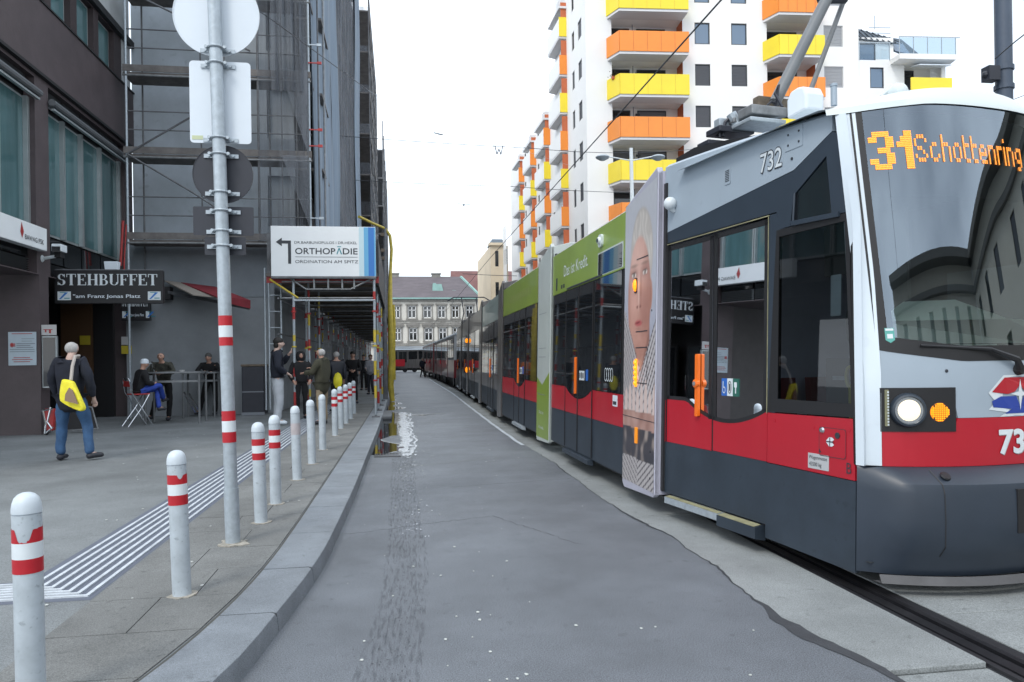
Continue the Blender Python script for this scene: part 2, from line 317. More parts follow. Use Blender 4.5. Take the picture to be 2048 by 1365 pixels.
    mred=mat('maroon_tram', (.17, .012, .018), .35, coat=.3, var=.15, vs=2), cloth_o=mat('oldtram_cream', (.42, .43, .44), .4), wood=mat('bare_wood', (.15, .12, .09), .8, var=.4, vs=5), brownw=mat('brown_wood', (.09, .045, .02), .7),
    mastblue=mat('mast_blue', (.055, .075, .11), .45, var=.1, vs=3), bott=mat('bottle_dark', (.01, .012, .01), .15), lilac=mat('print_lilac', (.42, .42, .50), .35, var=.08, vs=2, coat=.3), pskin=mat('print_skin', (.50, .27, .22), .35, var=.2, vs=3, coat=.3), pskin2=mat('print_skin_shade', (.36, .15, .13), .35, coat=.3), phair=mat('print_hair', (.45, .41, .40), .35, var=.25, vs=10, coat=.3), pshirt=mat('print_shirt', (.45, .42, .43), .35, var=.1, vs=4, coat=.3), pdark=mat('print_dark', (.05, .045, .055), .35, var=.8, vs=3, coat=.3), wedgew=mat('wrap_pale', (.50, .55, .53), .35, coat=.3, var=.06, vs=2),
)
# ================================================================== GROUND
def struct(o): o['kind'] = 'structure'; return o
b = MB(); b.poly([(-400, -200, -.05), (400, -200, -.05), (400, 600, -.05), (-400, 600, -.05)]); struct(b.build('ground', M['asphalt']))
b = MB(); b.poly([(1.9, -30, -.035), (11, -30, -.035), (11, 140, -.035), (1.9, 140, -.035)]); trackbed = struct(b.build('track_bed', M['concrete']))
# asphalt carriageway: a sheet with a ragged edge on its right
edge = [(2.42, -30)]
y = -6.0; rr = random.Random(3)
keyx = [(-6, 2.45), (3.2, 2.40), (3.6, 2.36), (4.2, 2.25), (4.9, 2.27), (5.5, 2.33), (6.3, 2.36), (7, 2.28), (8, 2.22), (9.5, 2.25), (11, 2.30), (12, 2.28), (14, 2.24), (18, 2.26), (25, 2.35), (35, 2.5), (60, 2.5), (100, 2.3)]
def kx(y):
    for (a, xa), (c, xc) in zip(keyx, keyx[1:]):
        if a <= y <= c: return xa + (xc - xa) * (y - a) / (c - a)
    return 2.4
while y < 96:
    wk_ = (globals().get('wk_', 0) * .8 + rr.uniform(-.014, .014)); edge.append((kx(y) + (wk_ + .022 * math.sin(y * 2.3) * math.sin(y * .8) + rr.uniform(-.006, .006)) * (1 if y < 14 else .5), y)); y += .07 if y < 13 else 1.2
edge.append((2.3, 140))
left = [(-1.6, 140), (-1.6, -30)]
b = MB(); b.prism([(x, y, -.03) for x, y in edge + left], (0, 0, .03)); road = struct(b.build('road', M['asphalt']))
# darker strip of fresh asphalt laid along the ragged edge
pe = [(x, y) for x, y in edge if -4 < y < 12.2]
b = MB()
for i, ((x0, y0), (x1, y1)) in enumerate(zip(pe, pe[1:])):
    fw_ = lambda v: (.004 + .085 * max(0, math.sin(v * 1.9 + .5)) ** 1.5 + .015 * max(0, math.sin(v * 5.1))) * max(.12, min(1, (8.2 - v) / 4)); w0 = fw_(y0); w1 = fw_(y1)
    b.poly([(x0 - w0, y0, .004), (x0 + .006, y0, .004), (x1 + .006, y1, .004), (x1 - w1, y1, .004)])
struct(b.build('asphalt_patch', M['patch']))
# concrete slabs beside and between the rails
def slabs(name, x0, x1, ys, zf):
    first = None
    for k, (a, c) in enumerate(zip(ys, ys[1:])):
        s = MB(); s.box(x0, x1, a + .006, c - .006, -.034, zf(k)); o = s.build('concrete_slab', M['concrete'], trackbed, bevel=.006)
slabs('s', 1.95, 2.945, [-4, -.3, 3.42, 7.15, 10.85, 14.5, 18.2, 21.9, 25.6, 32, 40, 60, 96], lambda k: -.03 if k < 2 else -.001)
slabs('s', 3.235, 4.39, [-4, .4, 4.1, 7.8, 11.5, 15.2, 22, 30, 50, 96], lambda k: -.003)
slabs('s', 4.68, 6.6, [-4, .4, 4.1, 7.8, 11.5, 15.2, 22, 30, 50, 96], lambda k: -.004)
for x0 in (2.95, 4.395):
    s = MB(); s.box(x0, x0 + .28, -30, 100, -.034, -.028); o = struct(s.build('rail_channel', M['patch']))
    s = MB(); s.box(x0 + .045, x0 + .115, -30, 100, -.0275, -.002); s.box(x0 + .165, x0 + .20, -30, 100, -.0275, -.006)
    struct(s.build('tram_rail', M['rail']))
    s = MB(); s.box(x0 + .003, x0 + .04, -30, 100, -.0275, -.01); s.box(x0 + .205, x0 + .276, -30, 100, -.0275, -.008); struct(s.build('rail_filler', M['black']))
# kerb path
inner = [(-3.2, -1.5), (-2.35, 1.0), (-1.65, 2.6), (-1.33, 3.25), (-1.17, 3.8), (-1.055, 4.5), (-.985, 5.2), (-.945, 6.0), (-.925, 7.2), (-.905, 9), (-.88, 12), (-.84, 16.2), (-.80, 22), (-.76, 32), (-.7, 60), (-.6, 98)]
outer = [(-2.8, -1.5), (-1.95, 1.0), (-1.27, 2.6), (-.96, 3.25), (-.80, 3.87), (-.70, 4.76), (-.63, 5.4), (-.585, 6.1), (-.55, 7.64), (-.525, 9), (-.50, 12), (-.46, 16.2), (-.44, 22), (-.40, 32), (-.34, 60), (-.24, 98)]
def interp(P, y):
    for (x0, y0), (x1, y1) in zip(P, P[1:]):
        if y0 <= y <= y1: return x0 + (x1 - x0) * (y - y0) / (y1 - y0)
    return P[-1][0]
def smooth_path(P, y): return (interp(P, y - .25) + interp(P, y) * 2 + interp(P, y + .25)) / 4 if y > -1 else interp(P, y)
b = MB()
ys = lin(-1.5, 9, 50) + lin(9.5, 97.5, 40)
for a, c in zip(ys, ys[1:]):
    xa, xc = smooth_path(inner, a), smooth_path(inner, c)
    b.poly([(-14, a, .112), (xa + .02, a, .112), (xc + .02, c, .112), (-14, c, .112)])
b.box(-14, -3.2, -30, -1.5, -.03, .112)
pav = struct(b.build('pavement', M['paving']))
KY = [-1.5, -.4, .7, 1.75, 2.72, 3.62, 4.55, 5.5, 6.6, 7.75, 8.95, 10.1, 11.3, 12.5, 13.7, 14.9, 16.2, 17.5, 18.8, 20.1, 21.4, 22.8, 24.2, 25.8, 27.5, 29.5, 32, 35, 39, 44, 50, 60, 75, 97]
kerb = thing('kerb', 'pale granite kerb curving along the pavement edge', 'kerb', (0, 0, 0)); del kerb['category'], kerb['label']; kerb['kind'] = 'structure'
for a, c in zip(KY, KY[1:]):
    a += .006; c -= .006; s = MB(); q = max(2, int((c - a) / .25)); q = min(q, 8)
    top = .118 + rr.uniform(-.002, .002); yy = lin(a, c, q)
    for i in range(q):
        xi0, xi1, xo0, xo1 = smooth_path(inner, yy[i]) + .008, smooth_path(inner, yy[i + 1]) + .008, smooth_path(outer, yy[i]), smooth_path(outer, yy[i + 1])
        s.poly([(xi0, yy[i], top), (xo0 - .03, yy[i], top), (xo1 - .03, yy[i + 1], top), (xi1, yy[i + 1], top)])
        s.poly([(xo0 - .03, yy[i], top), (xo0 - .008, yy[i], top - .008), (xo1 - .008, yy[i + 1], top - .008), (xo1 - .03, yy[i + 1], top)])
        s.poly([(xo0 - .008, yy[i], top - .008), (xo0, yy[i], top - .03), (xo1, yy[i + 1], top - .03), (xo1 - .008, yy[i + 1], top - .008)])
        s.poly([(xo0, yy[i], top - .03), (xo0 + .012, yy[i], -.02), (xo1 + .012, yy[i + 1], -.02), (xo1, yy[i + 1], top - .03)])
        s.poly([(xi0, yy[i], top), (xi1, yy[i + 1], top), (xi1, yy[i + 1], .0), (xi0, yy[i], .0)])
    for yv in (yy[0], yy[-1]):
        xi0, xo0 = smooth_path(inner, yv) + .008, smooth_path(outer, yv)
        s.poly([(xi0, yv, .0), (xo0 + .012, yv, -.02), (xo0, yv, top - .03), (xo0 - .03, yv, top), (xi0, yv, top)])
    s.build('kerb_stone', M['kerb'], kerb, smooth=True)
# moss and dirt line between kerb and slabs
b = MB()
for a, c in zip(ys[:60], ys[1:61]):
    xa, xc = smooth_path(inner, a), smooth_path(inner, c); b.poly([(xa - .012, a, .1135), (xa + .006, a, .1135), (xc + .006, c, .1135), (xc - .012, c, .1135)])
struct(b.build('kerb_joint', M['joint']))
# paving slabs between tactile strip and kerb
sl_ys = [0]
k = 0
while sl_ys[-1] < 26: sl_ys.append(sl_ys[-1] + (.62 if k % 2 else .62)); k += 1
b = MB(); b.poly([(-1.9, 0, .1165), (-1.9, 26, .1165), (-.9, 26, .1165), (-.9, 0, .1165)])
cut = []
for k, (a, c) in enumerate(zip(sl_ys, sl_ys[1:])):
    xi = min(smooth_path(inner, a), smooth_path(inner, c)) - .014
    if a < 2.6: continue
    xs = [-1.905, -1.905 + (.42 if k % 2 else .62), xi] if xi - (-1.905) > .7 else [-1.905, xi]
    for x0, x1 in zip(xs, xs[1:]):
        s = MB(); z = .1195 + rr.uniform(-.0012, .0012); g = .0035
        xia, xic = (smooth_path(inner, a) - .014, smooth_path(inner, c) - .014) if x1 == xi else (x1, x1)
        s.prism([(x0 + g, a + g, z - .012), (xia - g, a + g, z - .012), (xic - g, c - g, z - .012), (x0 + g, c - g, z - .012)], (0, 0, .012))
        s.build('paving_slab', M['slab'], pav)
# tactile guide strip: ribs turning a corner
gs = thing('tactile_strip', 'white ribbed tactile guide strip turning a corner on the pavement', 'guide strip', (-2.2, 5.3, .12)); del gs['category'], gs['label']; gs['kind'] = 'structure'
for i in range(7):
    xr = -2.42 + i * .075; yr = 5.45 - i * .058; w = .0125
    s = MB(); z0, z1 = .113, .1235
    yb = yr + .0
    s.prism([(-7, yb - w, z0), (xr + w * .6, yb - w, z0), (xr + w, yb - w * .3, z0), (xr + w, 26, z0), (xr - w, 26, z0), (xr - w, yb + w, z0), (-7, yb + w, z0)], (0, 0, z1 - z0))
    s.build('rib', M['tact'], gs)
b = MB(); b.poly([(-7, 5.02, .1135), (-1.92, 5.02, .1135), (-1.92, 26, .1135), (-2.5, 26, .1135), (-2.5, 5.52, .1135), (-7, 5.52, .1135)]); b.build('strip_base', mat('strip_base', (.11, .125, .16), .8, var=.1), gs)
# puddle running along the gutter, sky glare painted pale on puddle edge and wet track, grit
rp2 = random.Random(11)
def blob(y0, y1, fx0, fx1, z, st=.12):
    ysb = []; yv = y0
    while yv < y1: ysb.append(yv); yv += st * (1 + yv / 25)
    L_ = [(fx0(v), v, z) for v in ysb]; Rr = [(fx1(v), v, z) for v in ysb]
    return L_, Rr
b = MB()
def fx1(v):
    t = (v - 12.8) / 24
    base = -.30 + .20 * abs(math.sin(v * 1.05)) ** 2 + .16 * math.sin(v * 2.3 + 1) + .1 * math.sin(v * .55)
    if 16 < v < 22.2: base = .16 + .10 * math.sin(v * 2.1) + .05 * math.sin(v * 5)
    if v > 22.2: base += .08
    return max(base, -.43) * (1 if v > 13.1 else 1)
L_, Rr = blob(12.75, 36, lambda v: interp(outer, v) + .015, fx1, .0035)
for i in range(len(L_) - 1): b.poly([L_[i], Rr[i], Rr[i + 1], L_[i + 1]])
fr_ = MB()  # pale strips painting the sky glare along the puddle edge
vv = 12.9
while vv < 34:
    v2 = vv + .09 * (1 + vv / 25); a_, c_ = fx1(vv), fx1(v2); wv = (.012 + .014 * abs(math.sin(vv * 2.7))) * (1 + vv / 30)
    if int(vv * 2.3) % 5: fr_.poly([(a_ - wv, vv, .0046), (a_ + wv, vv, .0046), (c_ + wv, v2, .0046), (c_ - wv, v2, .0046)])
    vv = v2
for yc, x1, x0 in ((21.9, 1.3, .0), (21.45, .6, .0)): fr_.poly([(x0, yc - .07, .0047), (x1 * .7, yc - .05, .0047), (x1, yc + .02, .0047), (x1 * .8, yc + .11, .0047), (x0, yc + .1, .0047)])
fo_ = fr_.build('puddle_glare', M['wet_glare']); fo_['kind'] = 'stuff'; tag(fo_, 'painted sky glare winding along the edge of the puddle', 'puddle glare')
for yc, x1 in ((21.9, 1.35), (21.55, .9), (20.9, .3)):
    b.poly([(-.3, yc - .12, .0037), (x1 * .7, yc - .10, .0037), (x1, yc + .02, .0037), (x1 * .8, yc + .16, .0037), (-.3, yc + .14, .0037)])
pud = b.build('puddle', M['water']); pud['kind'] = 'stuff'; tag(pud, 'long puddle of rain water along the kerb gutter', 'puddle')
b = MB()  # pale chips and strips painting the glare on the wet track
for k in range(620):
    yv = rp2.uniform(6.5, 13) if k < 110 else 12.2 + rp2.random() ** .8 * 9; x = .08 + rp2.gauss(0, .05) + (.0 if k % 3 else .13); r_ = rp2.uniform(.004, .013) * (1 + max(0, yv - 9) * .2) if k < 110 else rp2.uniform(.015, .05); n = 6; ph = rp2.random() * 6
    b.poly([(x + r_ * .8 * math.cos(2 * math.pi * j / n + ph) * rp2.uniform(.6, 1), yv + r_ * 2.2 * math.sin(2 * math.pi * j / n + ph), .0035 + k * 1e-6) for j in range(n)])
yv = 12.6
while yv < 23:
    a0 = .02 + .04 * math.sin(yv * 2.2) + .02 * math.sin(yv * 7); a1 = .20 + .03 * math.sin(yv * 1.7 + 1) + .03 * math.sin(yv * 6); y2 = yv + .25
    b0 = .02 + .04 * math.sin(y2 * 2.2) + .02 * math.sin(y2 * 7); b1 = .20 + .03 * math.sin(y2 * 1.7 + 1) + .03 * math.sin(y2 * 6)
    if yv > 14 or int(yv * 4) % 3: b.poly([(a0, yv, .0042), (a1, yv, .0042), (b1, y2, .0042), (b0, y2, .0042)])
    if yv > 13.5 and int(yv * 4) % 7: b.poly([(a1 + .06, yv, .0042), (a1 + .11, yv, .0042), (b1 + .11, y2, .0042), (b1 + .06, y2, .0042)])
    yv = y2
wt = b.build('wet_track_glare', M['wet_glare']); wt['kind'] = 'stuff'; tag(wt, 'wet tyre track beside the puddle with sky glare painted in pale', 'wet track glare')
b = MB()
for k in range(700):
    yv = 2.6 + rp2.random() ** 1.6 * 11; x = rp2.gauss(.04 - (max(0, 5.5 - yv) * .07), .075); r_ = rp2.uniform(.002, .006); ph = rp2.random() * 6
    b.poly([(x + r_ * math.cos(2 * math.pi * j / 5 + ph) * .7, yv + r_ * 2.2 * math.sin(2 * math.pi * j / 5 + ph), .003 + k * 1e-6) for j in range(5)])
m_ = bpy.data.materials.new('tyre_smear'); m_.use_nodes = True; n_ = m_.node_tree; bs_ = n_.nodes['Principled BSDF']; bs_.inputs['Base Color'].default_value = (.05, .055, .065, 1); bs_.inputs['Roughness'].default_value = .6
t_ = n_.nodes.new('ShaderNodeTexCoord'); mp_ = n_.nodes.new('ShaderNodeMapping'); mp_.inputs['Scale'].default_value = (16, 2.2, 1); a_ = n_.nodes.new('ShaderNodeTexNoise'); a_.inputs['Scale'].default_value = 3; a_.inputs['Detail'].default_value = 8
r_m = n_.nodes.new('ShaderNodeMapRange'); r_m.inputs['From Min'].default_value = .45; r_m.inputs['From Max'].default_value = .75; r_m.inputs['To Max'].default_value = .42
n_.links.new(t_.outputs['Object'], mp_.inputs['Vector']); n_.links.new(mp_.outputs['Vector'], a_.inputs['Vector']); n_.links.new(a_.outputs['Fac'], r_m.inputs['Value']); n_.links.new(r_m.outputs['Result'], bs_.inputs['Alpha'])
sm_ = MB()
for q in range(9):
    for yv in lin(1.5, 12.5, 44)[:-1]:
        xc = lambda v: .04 - max(0, 5.5 - v) * .07 + (q - 4) * .036 + .01 * math.sin(v * 3 + q)
        w_ = .013 if q % 2 else .017
        sm_.poly([(xc(yv) - w_, yv, .0022 + q * 1e-5), (xc(yv) + w_, yv, .0022 + q * 1e-5), (xc(yv + .25) + w_, yv + .25, .0022 + q * 1e-5), (xc(yv + .25) - w_, yv + .25, .0022 + q * 1e-5)])
so_ = sm_.build('tyre_smear', m_); so_['kind'] = 'stuff'; tag(so_, 'dark smeared tyre marks running along the road', 'tyre marks')
tt = b.build('tyre_dirt', M['oldgrit']); tt['kind'] = 'stuff'; tag(tt, 'dark band of dirt pressed into the asphalt by tyres', 'tyre dirt')
b = MB()
for k in range(170):
    yv = 2.5 + rp2.random() ** 1.6 * 24; x = rp2.uniform(-.4, 2.1) if k % 2 else rp2.gauss(.25, .22); r_ = rp2.uniform(.004, .011) * (1 + yv / 16); z = .003
    ph = rp2.random() * 6; pts = [(x + r_ * math.cos(2 * math.pi * j / 5 + ph) * rp2.uniform(.5, 1), yv + r_ * math.sin(2 * math.pi * j / 5 + ph) * rp2.uniform(.7, 1.3), z) for j in range(5)]
    b.prism(pts, (0, 0, .003))
for k in range(60):
    yv = 3 + rp2.random() * 18; x = rp2.uniform(-6, -.9); r_ = rp2.uniform(.006, .014); ph = rp2.random() * 6
    b.prism([(x + r_ * math.cos(2 * math.pi * j / 5 + ph), yv + r_ * math.sin(2 * math.pi * j / 5 + ph), .1205) for j in range(5)], (0, 0, .003))
g = b.build('litter', M['litter']); g['kind'] = 'stuff'; tag(g, 'pale petals and bits of litter strewn on road and pavement', 'litter')
# seams in the asphalt
b = MB(); b.poly([(-.05, 11.16, .0025), (1.6, 11.9, .0025), (1.6, 11.925, .0025), (-.05, 11.2, .0025)]); struct(b.build('road_seam', M['concrete']))
b = MB()
pts = [(kx(v) - .03 + .008 * math.sin(v * 3), v) for v in lin(13.5, 62, 60)]
for (x0, y0), (x1, y1) in zip(pts, pts[1:]): b.poly([(x0 - .025 - y0 * .0006, y0, .004), (x0 + .025 + y0 * .0006, y0, .004), (x1 + .025 + y1 * .0006, y1, .004), (x1 - .025 - y1 * .0006, y1, .004)])
struct(b.build('edge_line', M['line']))
b = MB(); r4 = random.Random(21)
for (x0_, y0_, x1_, y1_) in ((-.5, 7.0, .9, 7.5), (.9, 7.5, 1.5, 6.2), (.6, 9.3, 2.2, 9.6), (-.4, 15.5, 1.9, 15.1), (.9, 24, 2.2, 24.4)):
    pts_ = []; n_k = 26
    for i in range(n_k + 1): t = i / n_k; pts_.append((x0_ + (x1_ - x0_) * t + r4.uniform(-.02, .02), y0_ + (y1_ - y0_) * t + r4.uniform(-.03, .03), r4.uniform(.0015, .0045)))
    for p, q in zip(pts_, pts_[1:]):
        d = V((q[0] - p[0], q[1] - p[1], 0)).normalized(); nn_ = V((-d.y, d.x, 0)); b.poly([V((p[0], p[1], .0018)) - nn_ * p[2], V((q[0], q[1], .0018)) - nn_ * q[2], V((q[0], q[1], .0018)) + nn_ * q[2], V((p[0], p[1], .0018)) + nn_ * p[2]])
ck = b.build('road_crack', M['patch']); ck['kind'] = 'structure'
# drain grate
dg = thing('drain_grate', 'iron drain grate at the near end of the puddle by the kerb', 'grate', (-.2, 12.65, .003))
s = MB(); s.box(-.42, -.40, 12.45, 12.87, .002, .008); s.box(.0, .02, 12.45, 12.87, .002, .008); s.box(-.40, 0, 12.45, 12.47, .002, .008); s.box(-.40, 0, 12.85, 12.87, .002, .008); s.build('frame', M['rail'], dg)
for i in range(8): s = MB(); s.box(-.385 + i * .049, -.362 + i * .049, 12.472, 12.848, .002, .007); s.build('grate_bar', M['rail'], dg)
# stone step by the puddle
s = MB(); s.prism([(-.62, 20.2, .0), (-.2, 20.2, .0), (-.2, 22.6, .0), (-.62, 22.6, .0)], (0, 0, .10)); tag(s.build('ramp_block', mat('ramp', (.12, .13, .14), .7, var=.2), bevel=.03), 'dark rubber ramp block lying in the gutter at the scaffold foot', 'kerb ramp')

# ================================================================== BOLLARDS
def bollard_proto():
    t = thing('bollard', 'x', 'bollard', (0, 0, .12))
    b = MB(); b.lathe([(.0565, -.01), (.057, .60), (.057, .822)], 24); b.build('post', M['bol'], t, smooth=True, world=False)
    b = MB(); b.lathe([(.052, .820), (.052, .826), (.0583, .828), (.0583, .845), (.055, .869), (.047, .892), (.033, .907), (.017, .914), (.002, .916)], 24); b.build('cap', M['bolcap'], t, smooth=True, world=False)
    b = MB(); n = 18; r2 = random.Random(5)
    b.prism([(.082 * r2.uniform(.8, 1.25) * math.cos(2 * math.pi * j / n), .082 * r2.uniform(.8, 1.25) * math.sin(2 * math.pi * j / n), -.003) for j in range(n)], (0, 0, .008)); b.build('mortar_collar', M['mortar'], t, world=False)
    return t
def band(t, z0, z1, m, chip=0, seed=1, name='reflective_band'):
    """painted foil band round the post; chip makes its upper edge torn"""
    b = MB(); r2 = random.Random(seed); n = 90; r = .0582; hi = []; jc, jw = ((.235, .10) if chip > .04 else (.30, .05)); nz = [r2.uniform(-1, 1) for _ in range(n + 1)]
    for j in range(n):
        f_ = max(0, 1 - (abs(j / n - jc) / jw) ** 2.5) if chip else 0
        hi.append(max(z0 + .003, z1 - chip * f_ * (1 + .12 * nz[j]) - (.006 * abs(nz[j // 4]) if chip and abs(j / n - jc) < jw * 1.6 else 0)))
    for j in range(n):
        a0 = 2 * math.pi * j / n - math.pi * .95; a1 = 2 * math.pi * (j + 1) / n - math.pi * .95
        b.poly([(r * math.cos(a0), r * math.sin(a0), z0), (r * math.cos(a1), r * math.sin(a1), z0), (r * math.cos(a1), r * math.sin(a1), hi[(j + 1) % n]), (r * math.cos(a0), r * math.sin(a0), hi[j])])
    b.build(name, m, t, smooth=True, world=False)
p0 = onG(57, 985, .995 + .04)
BOL = [((p0.x, p0.y), 'torn', 'nearest white bollard with torn upper red band'), ((-1.37, 4.99), 'chip', 'white bollard with chipped upper red band, second from the camera'),
       ((-1.26, 7.11), 'rb', 'white bollard with clean red bands just right of the sign pole'), ((-1.27, 8.01), 'rb2', 'scuffed topped bollard with red bands, fourth from the camera'),
       ((-1.26, 9.58), 'pink', 'white bollard whose red bands have faded to pink'), ((-1.24, 11.02), 'plain', 'plain white bollard with a smudged cap and no bands'),
       ((-1.26, 12.73), 'plain', 'plain white bollard in front of the man in green parka'), ((-1.25, 15.05), 'rb', 'first red banded bollard beyond the plain white ones'),
       ((-1.25, 16.57), 'rb', 'second red banded bollard of the far cluster'), ((-1.23, 17.86), 'rb', 'third red banded bollard of the far cluster'),
       ((-1.22, 19.37), 'rb', 'fourth red banded bollard of the far cluster'), ((-1.24, 21.17), 'rb', 'farthest red banded bollard before the scaffold tunnel')]
proto = bollard_proto(); first = True
for (x, y), kind, lab in BOL:
    t = proto if first else clone(bp_, loc=(x, y, .12))
    if first:
        bp_ = clone(proto); t.location = (x, y, .12); first = False
    t['label'] = lab; t['group'] = 'bollards along the kerb'; t['category'] = 'bollard'; t.rotation_euler = (R(rr.uniform(-.9, .9)), R(rr.uniform(-1.5, .1)), rr.uniform(-.6, .6) if kind not in ('torn', 'chip') else .1)
    if kind in ('torn', 'chip', 'rb', 'rb2'):
        band(t, .705, .765, M['red'], {'torn': .055, 'chip': .022}.get(kind, 0), 4)
        band(t, .575, .637, M['red']); band(t, .637, .705, M['white'])
    if kind == 'pink': band(t, .56, .70, M['pink'])
for c in [bp_] + list(bp_.children): bpy.data.objects.remove(c)

# ================================================================== SIGN POLE
sp = thing('sign_pole', 'galvanised pole with red and white bands carrying five traffic signs seen from behind', 'sign pole', (-1.34, 6.32, .12))
LEAN = math.tan(R(1.15))
def pol(z, dx=0, dy=0): return (-LEAN * z + dx, dy, z)
b = MB(); b.tube([pol(z) for z in (0, .45)], .058, 20); b.tube([pol(z) for z in (.45, 2.0, 5.3)], .0515, 20); b.build('pole', M['galv'], sp, smooth=True, world=False)
b = MB(); b.lathe([(.062, .0), (.056, .02), (.056, .05)], 20); n = 16
b.prism([(.15 * rr.uniform(.6, 1.2) * math.cos(2 * math.pi * j / n), .13 * rr.uniform(.7, 1.2) * math.sin(2 * math.pi * j / n), -.002) for j in range(n)], (0, 0, .01)); b.build('mortar_collar', M['mortar'], sp, world=False)
def zof(py): return onY(450, py, 6.32).z - .12
for (a, c, m) in ((632, 652, 'red'), (652, 675, 'white'), (675, 692, 'red'), (692, 716, 'galv'), (822, 842, 'red'), (842, 864, 'white'), (864, 885, 'red')):
    z1, z0 = zof(a), zof(c)
    if m == 'galv': continue
    b = MB(); b.tube([pol(z0), pol(z1)], .0535 + (.0005 if m == 'white' else 0), 20, caps=False); b.build('reflective_band', M[m], sp, smooth=True, world=False)
def clampset(z, w=.19, parent=sp):
    b = MB(); x, _, _ = pol(z); b.tube([(x + .058 * math.cos(a), .058 * math.sin(a), z) for a in lin(0, 2 * math.pi, 14)], .009, 6)
    b.box(x - w / 2 - .04, x + w / 2 + .04, .060, .068, z - .016, z + .016)
    for s in (-1, 1): b.lathe([(.011, 0), (.011, .014)], 8, (x + s * w / 2, .060, z), ax=(0, -1, 0)); b.lathe([(.013, 0), (.013, .02)], 8, (x + s * .072, -.01, z), ax=(0, -1, 0)); b.box(x + s * .062 - .012, x + s * .062 + .012, -.012, .05, z - .012, z + .012)
    b.build('clamp', M['galv'], parent, world=False)
SY = .072
def sgn(name, px0, px1, py0, py1, m, lab, r=0, round_=False):
    a = onY(px0, py0, 6.32 + SY) - V((-1.34, 6.32, .12)); c = onY(px1, py1, 6.32 + SY) - V((-1.34, 6.32, .12))
    b = MB(); pts = []
    if round_:
        cx, cz = (a.x + c.x) / 2, (a.z + c.z) / 2; rr_ = abs(c.x - a.x) / 2
        pts = [(cx + rr_ * math.cos(t), SY, cz + rr_ * math.sin(t)) for t in lin(0, 2 * math.pi, 48)[:-1]]
    else:
        x0, x1, z0, z1 = a.x, c.x, c.z, a.z
        for (qx, qz, t0) in ((x1 - r, z1 - r, 0), (x0 + r, z1 - r, 90), (x0 + r, z0 + r, 180), (x1 - r, z0 + r, 270)):
            for t in lin(t0, t0 + 90, 4): pts.append((qx + r * math.cos(R(t)), SY, qz + r * math.sin(R(t))))
    b.prism(pts, (0, .003, 0)); o = b.build(name, m, sp, world=False, label=lab)
    b = MB(); k = len(pts); cx = sum(p[0] for p in pts) / k; cz = sum(p[2] for p in pts) / k
    if round_:
        for i in range(k):
            p, q = pts[i], pts[(i + 1) % k]; f = .985; P_ = lambda p, f, y: (cx + (p[0] - cx) * f, y, cz + (p[2] - cz) * f)
            b.poly([P_(p, 1.003, SY - .004), P_(q, 1.003, SY - .004), P_(q, f, SY - .004), P_(p, f, SY - .004)]); b.poly([P_(p, 1.003, SY - .004), P_(q, 1.003, SY - .004), P_(q, 1.003, SY + .008), P_(p, 1.003, SY + .008)])
        b.build('rim', m, o, world=False)
    return o
sgn('sign_plate', 344, 520, -58, 118, M['signback'], 'round white sign back at the top', round_=True)
sgn('sign_plate', 378, 503, 121, 289, M['signback'], 'rectangular white sign back', r=.03)
sgn('sign_plate', 384, 507, 288, 410, M['signdark'], 'round dark sign back', round_=True)
sgn('sign_plate', 386, 508, 413, 472, M['signdark'], 'wide dark rectangular sign back', r=.012)
sgn('sign_plate', 409, 492, 474, 511, M['signdark'], 'small dark rectangular sign back', r=.012)
for py in (97, 128, 277, 309, 385, 422, 462, 492): clampset(zof(py))
b = MB(); a = onY(384, 274, 6.39) - V((-1.34, 6.32, .12)); b.box(a.x, a.x + .085, SY - .0025, SY - .001, a.z - .02, a.z + .012); b.build('sticker', mat('sticker_pale', (.5, .55, .35), .6), sp, world=False)
# ================================================================== BROWN OFFICE BUILDING (left)
lb = thing('office_building', 'dark brown clad office building with tall teal windows at the left', 'building', (-7.5, 17, 0))
X = -7.5
def fac(mb, y0, y1, z0, z1, d0, d1, mi=0): mb.box(X - d1, X - d0, y0, y1, z0, z1, mi)   # d measured inward
b = MB()
holes = [(12.2 - 9, 17.10 - 9, 3.52, 7.66), (17.72 - 9, 22.36 - 9, 3.52, 7.66)]
b.holed((X, 9, 0), (0, 1, 0), (-1, 0, 0), 0, 13.95, 3.5, 7.76, holes, .22)
b.poly([(X, 9, 3.5), (X, 17.2, 3.5), (X - 2, 17.2, 3.5), (X - 2, 9, 3.5)])
b.box(X - .8, X, 17.2, 17.62, .1, 3.5); b.box(X - .35, X, 22.45, 22.95, .1, 3.5)
b.build('lower_cladding', M['brown'], lb)
b = MB(); b.box(X - 6, X - .26, 9, 22.9, 3.52, 10.7); b.build('dark_backing', M['dark'], lb)  # dark box added inside so no sky shows through the openings
b = MB(); b.box(X - .25, X + .06, 9, 22.95, 7.80, 9.34); b.build('spandrel_panel', M['brown'], lb, bevel=.01)
b = MB(); b.box(X - .25, X + .10, 9, 22.97, 7.735, 7.80); b.box(X - .25, X + .09, 9, 22.97, 9.34, 9.38); b.build('ledge', M['dark'], lb)
uw = [(10.2, 11.9), (12.2, 13.9), (14.2, 15.9), (16.2, 17.6), (17.92, 18.92), (19.28, 20.28), (20.60, 21.66)]
b = MB(); b.holed((X, 9, 0), (0, 1, 0), (-1, 0, 0), 0, 13.2, 9.38, 10.62, [(a - 9, c - 9, 9.42, 10.58) for a, c in uw], .16); b.build('upper_cladding', mat('brown_dark', (.04, .028, .03), .6, var=.2), lb)
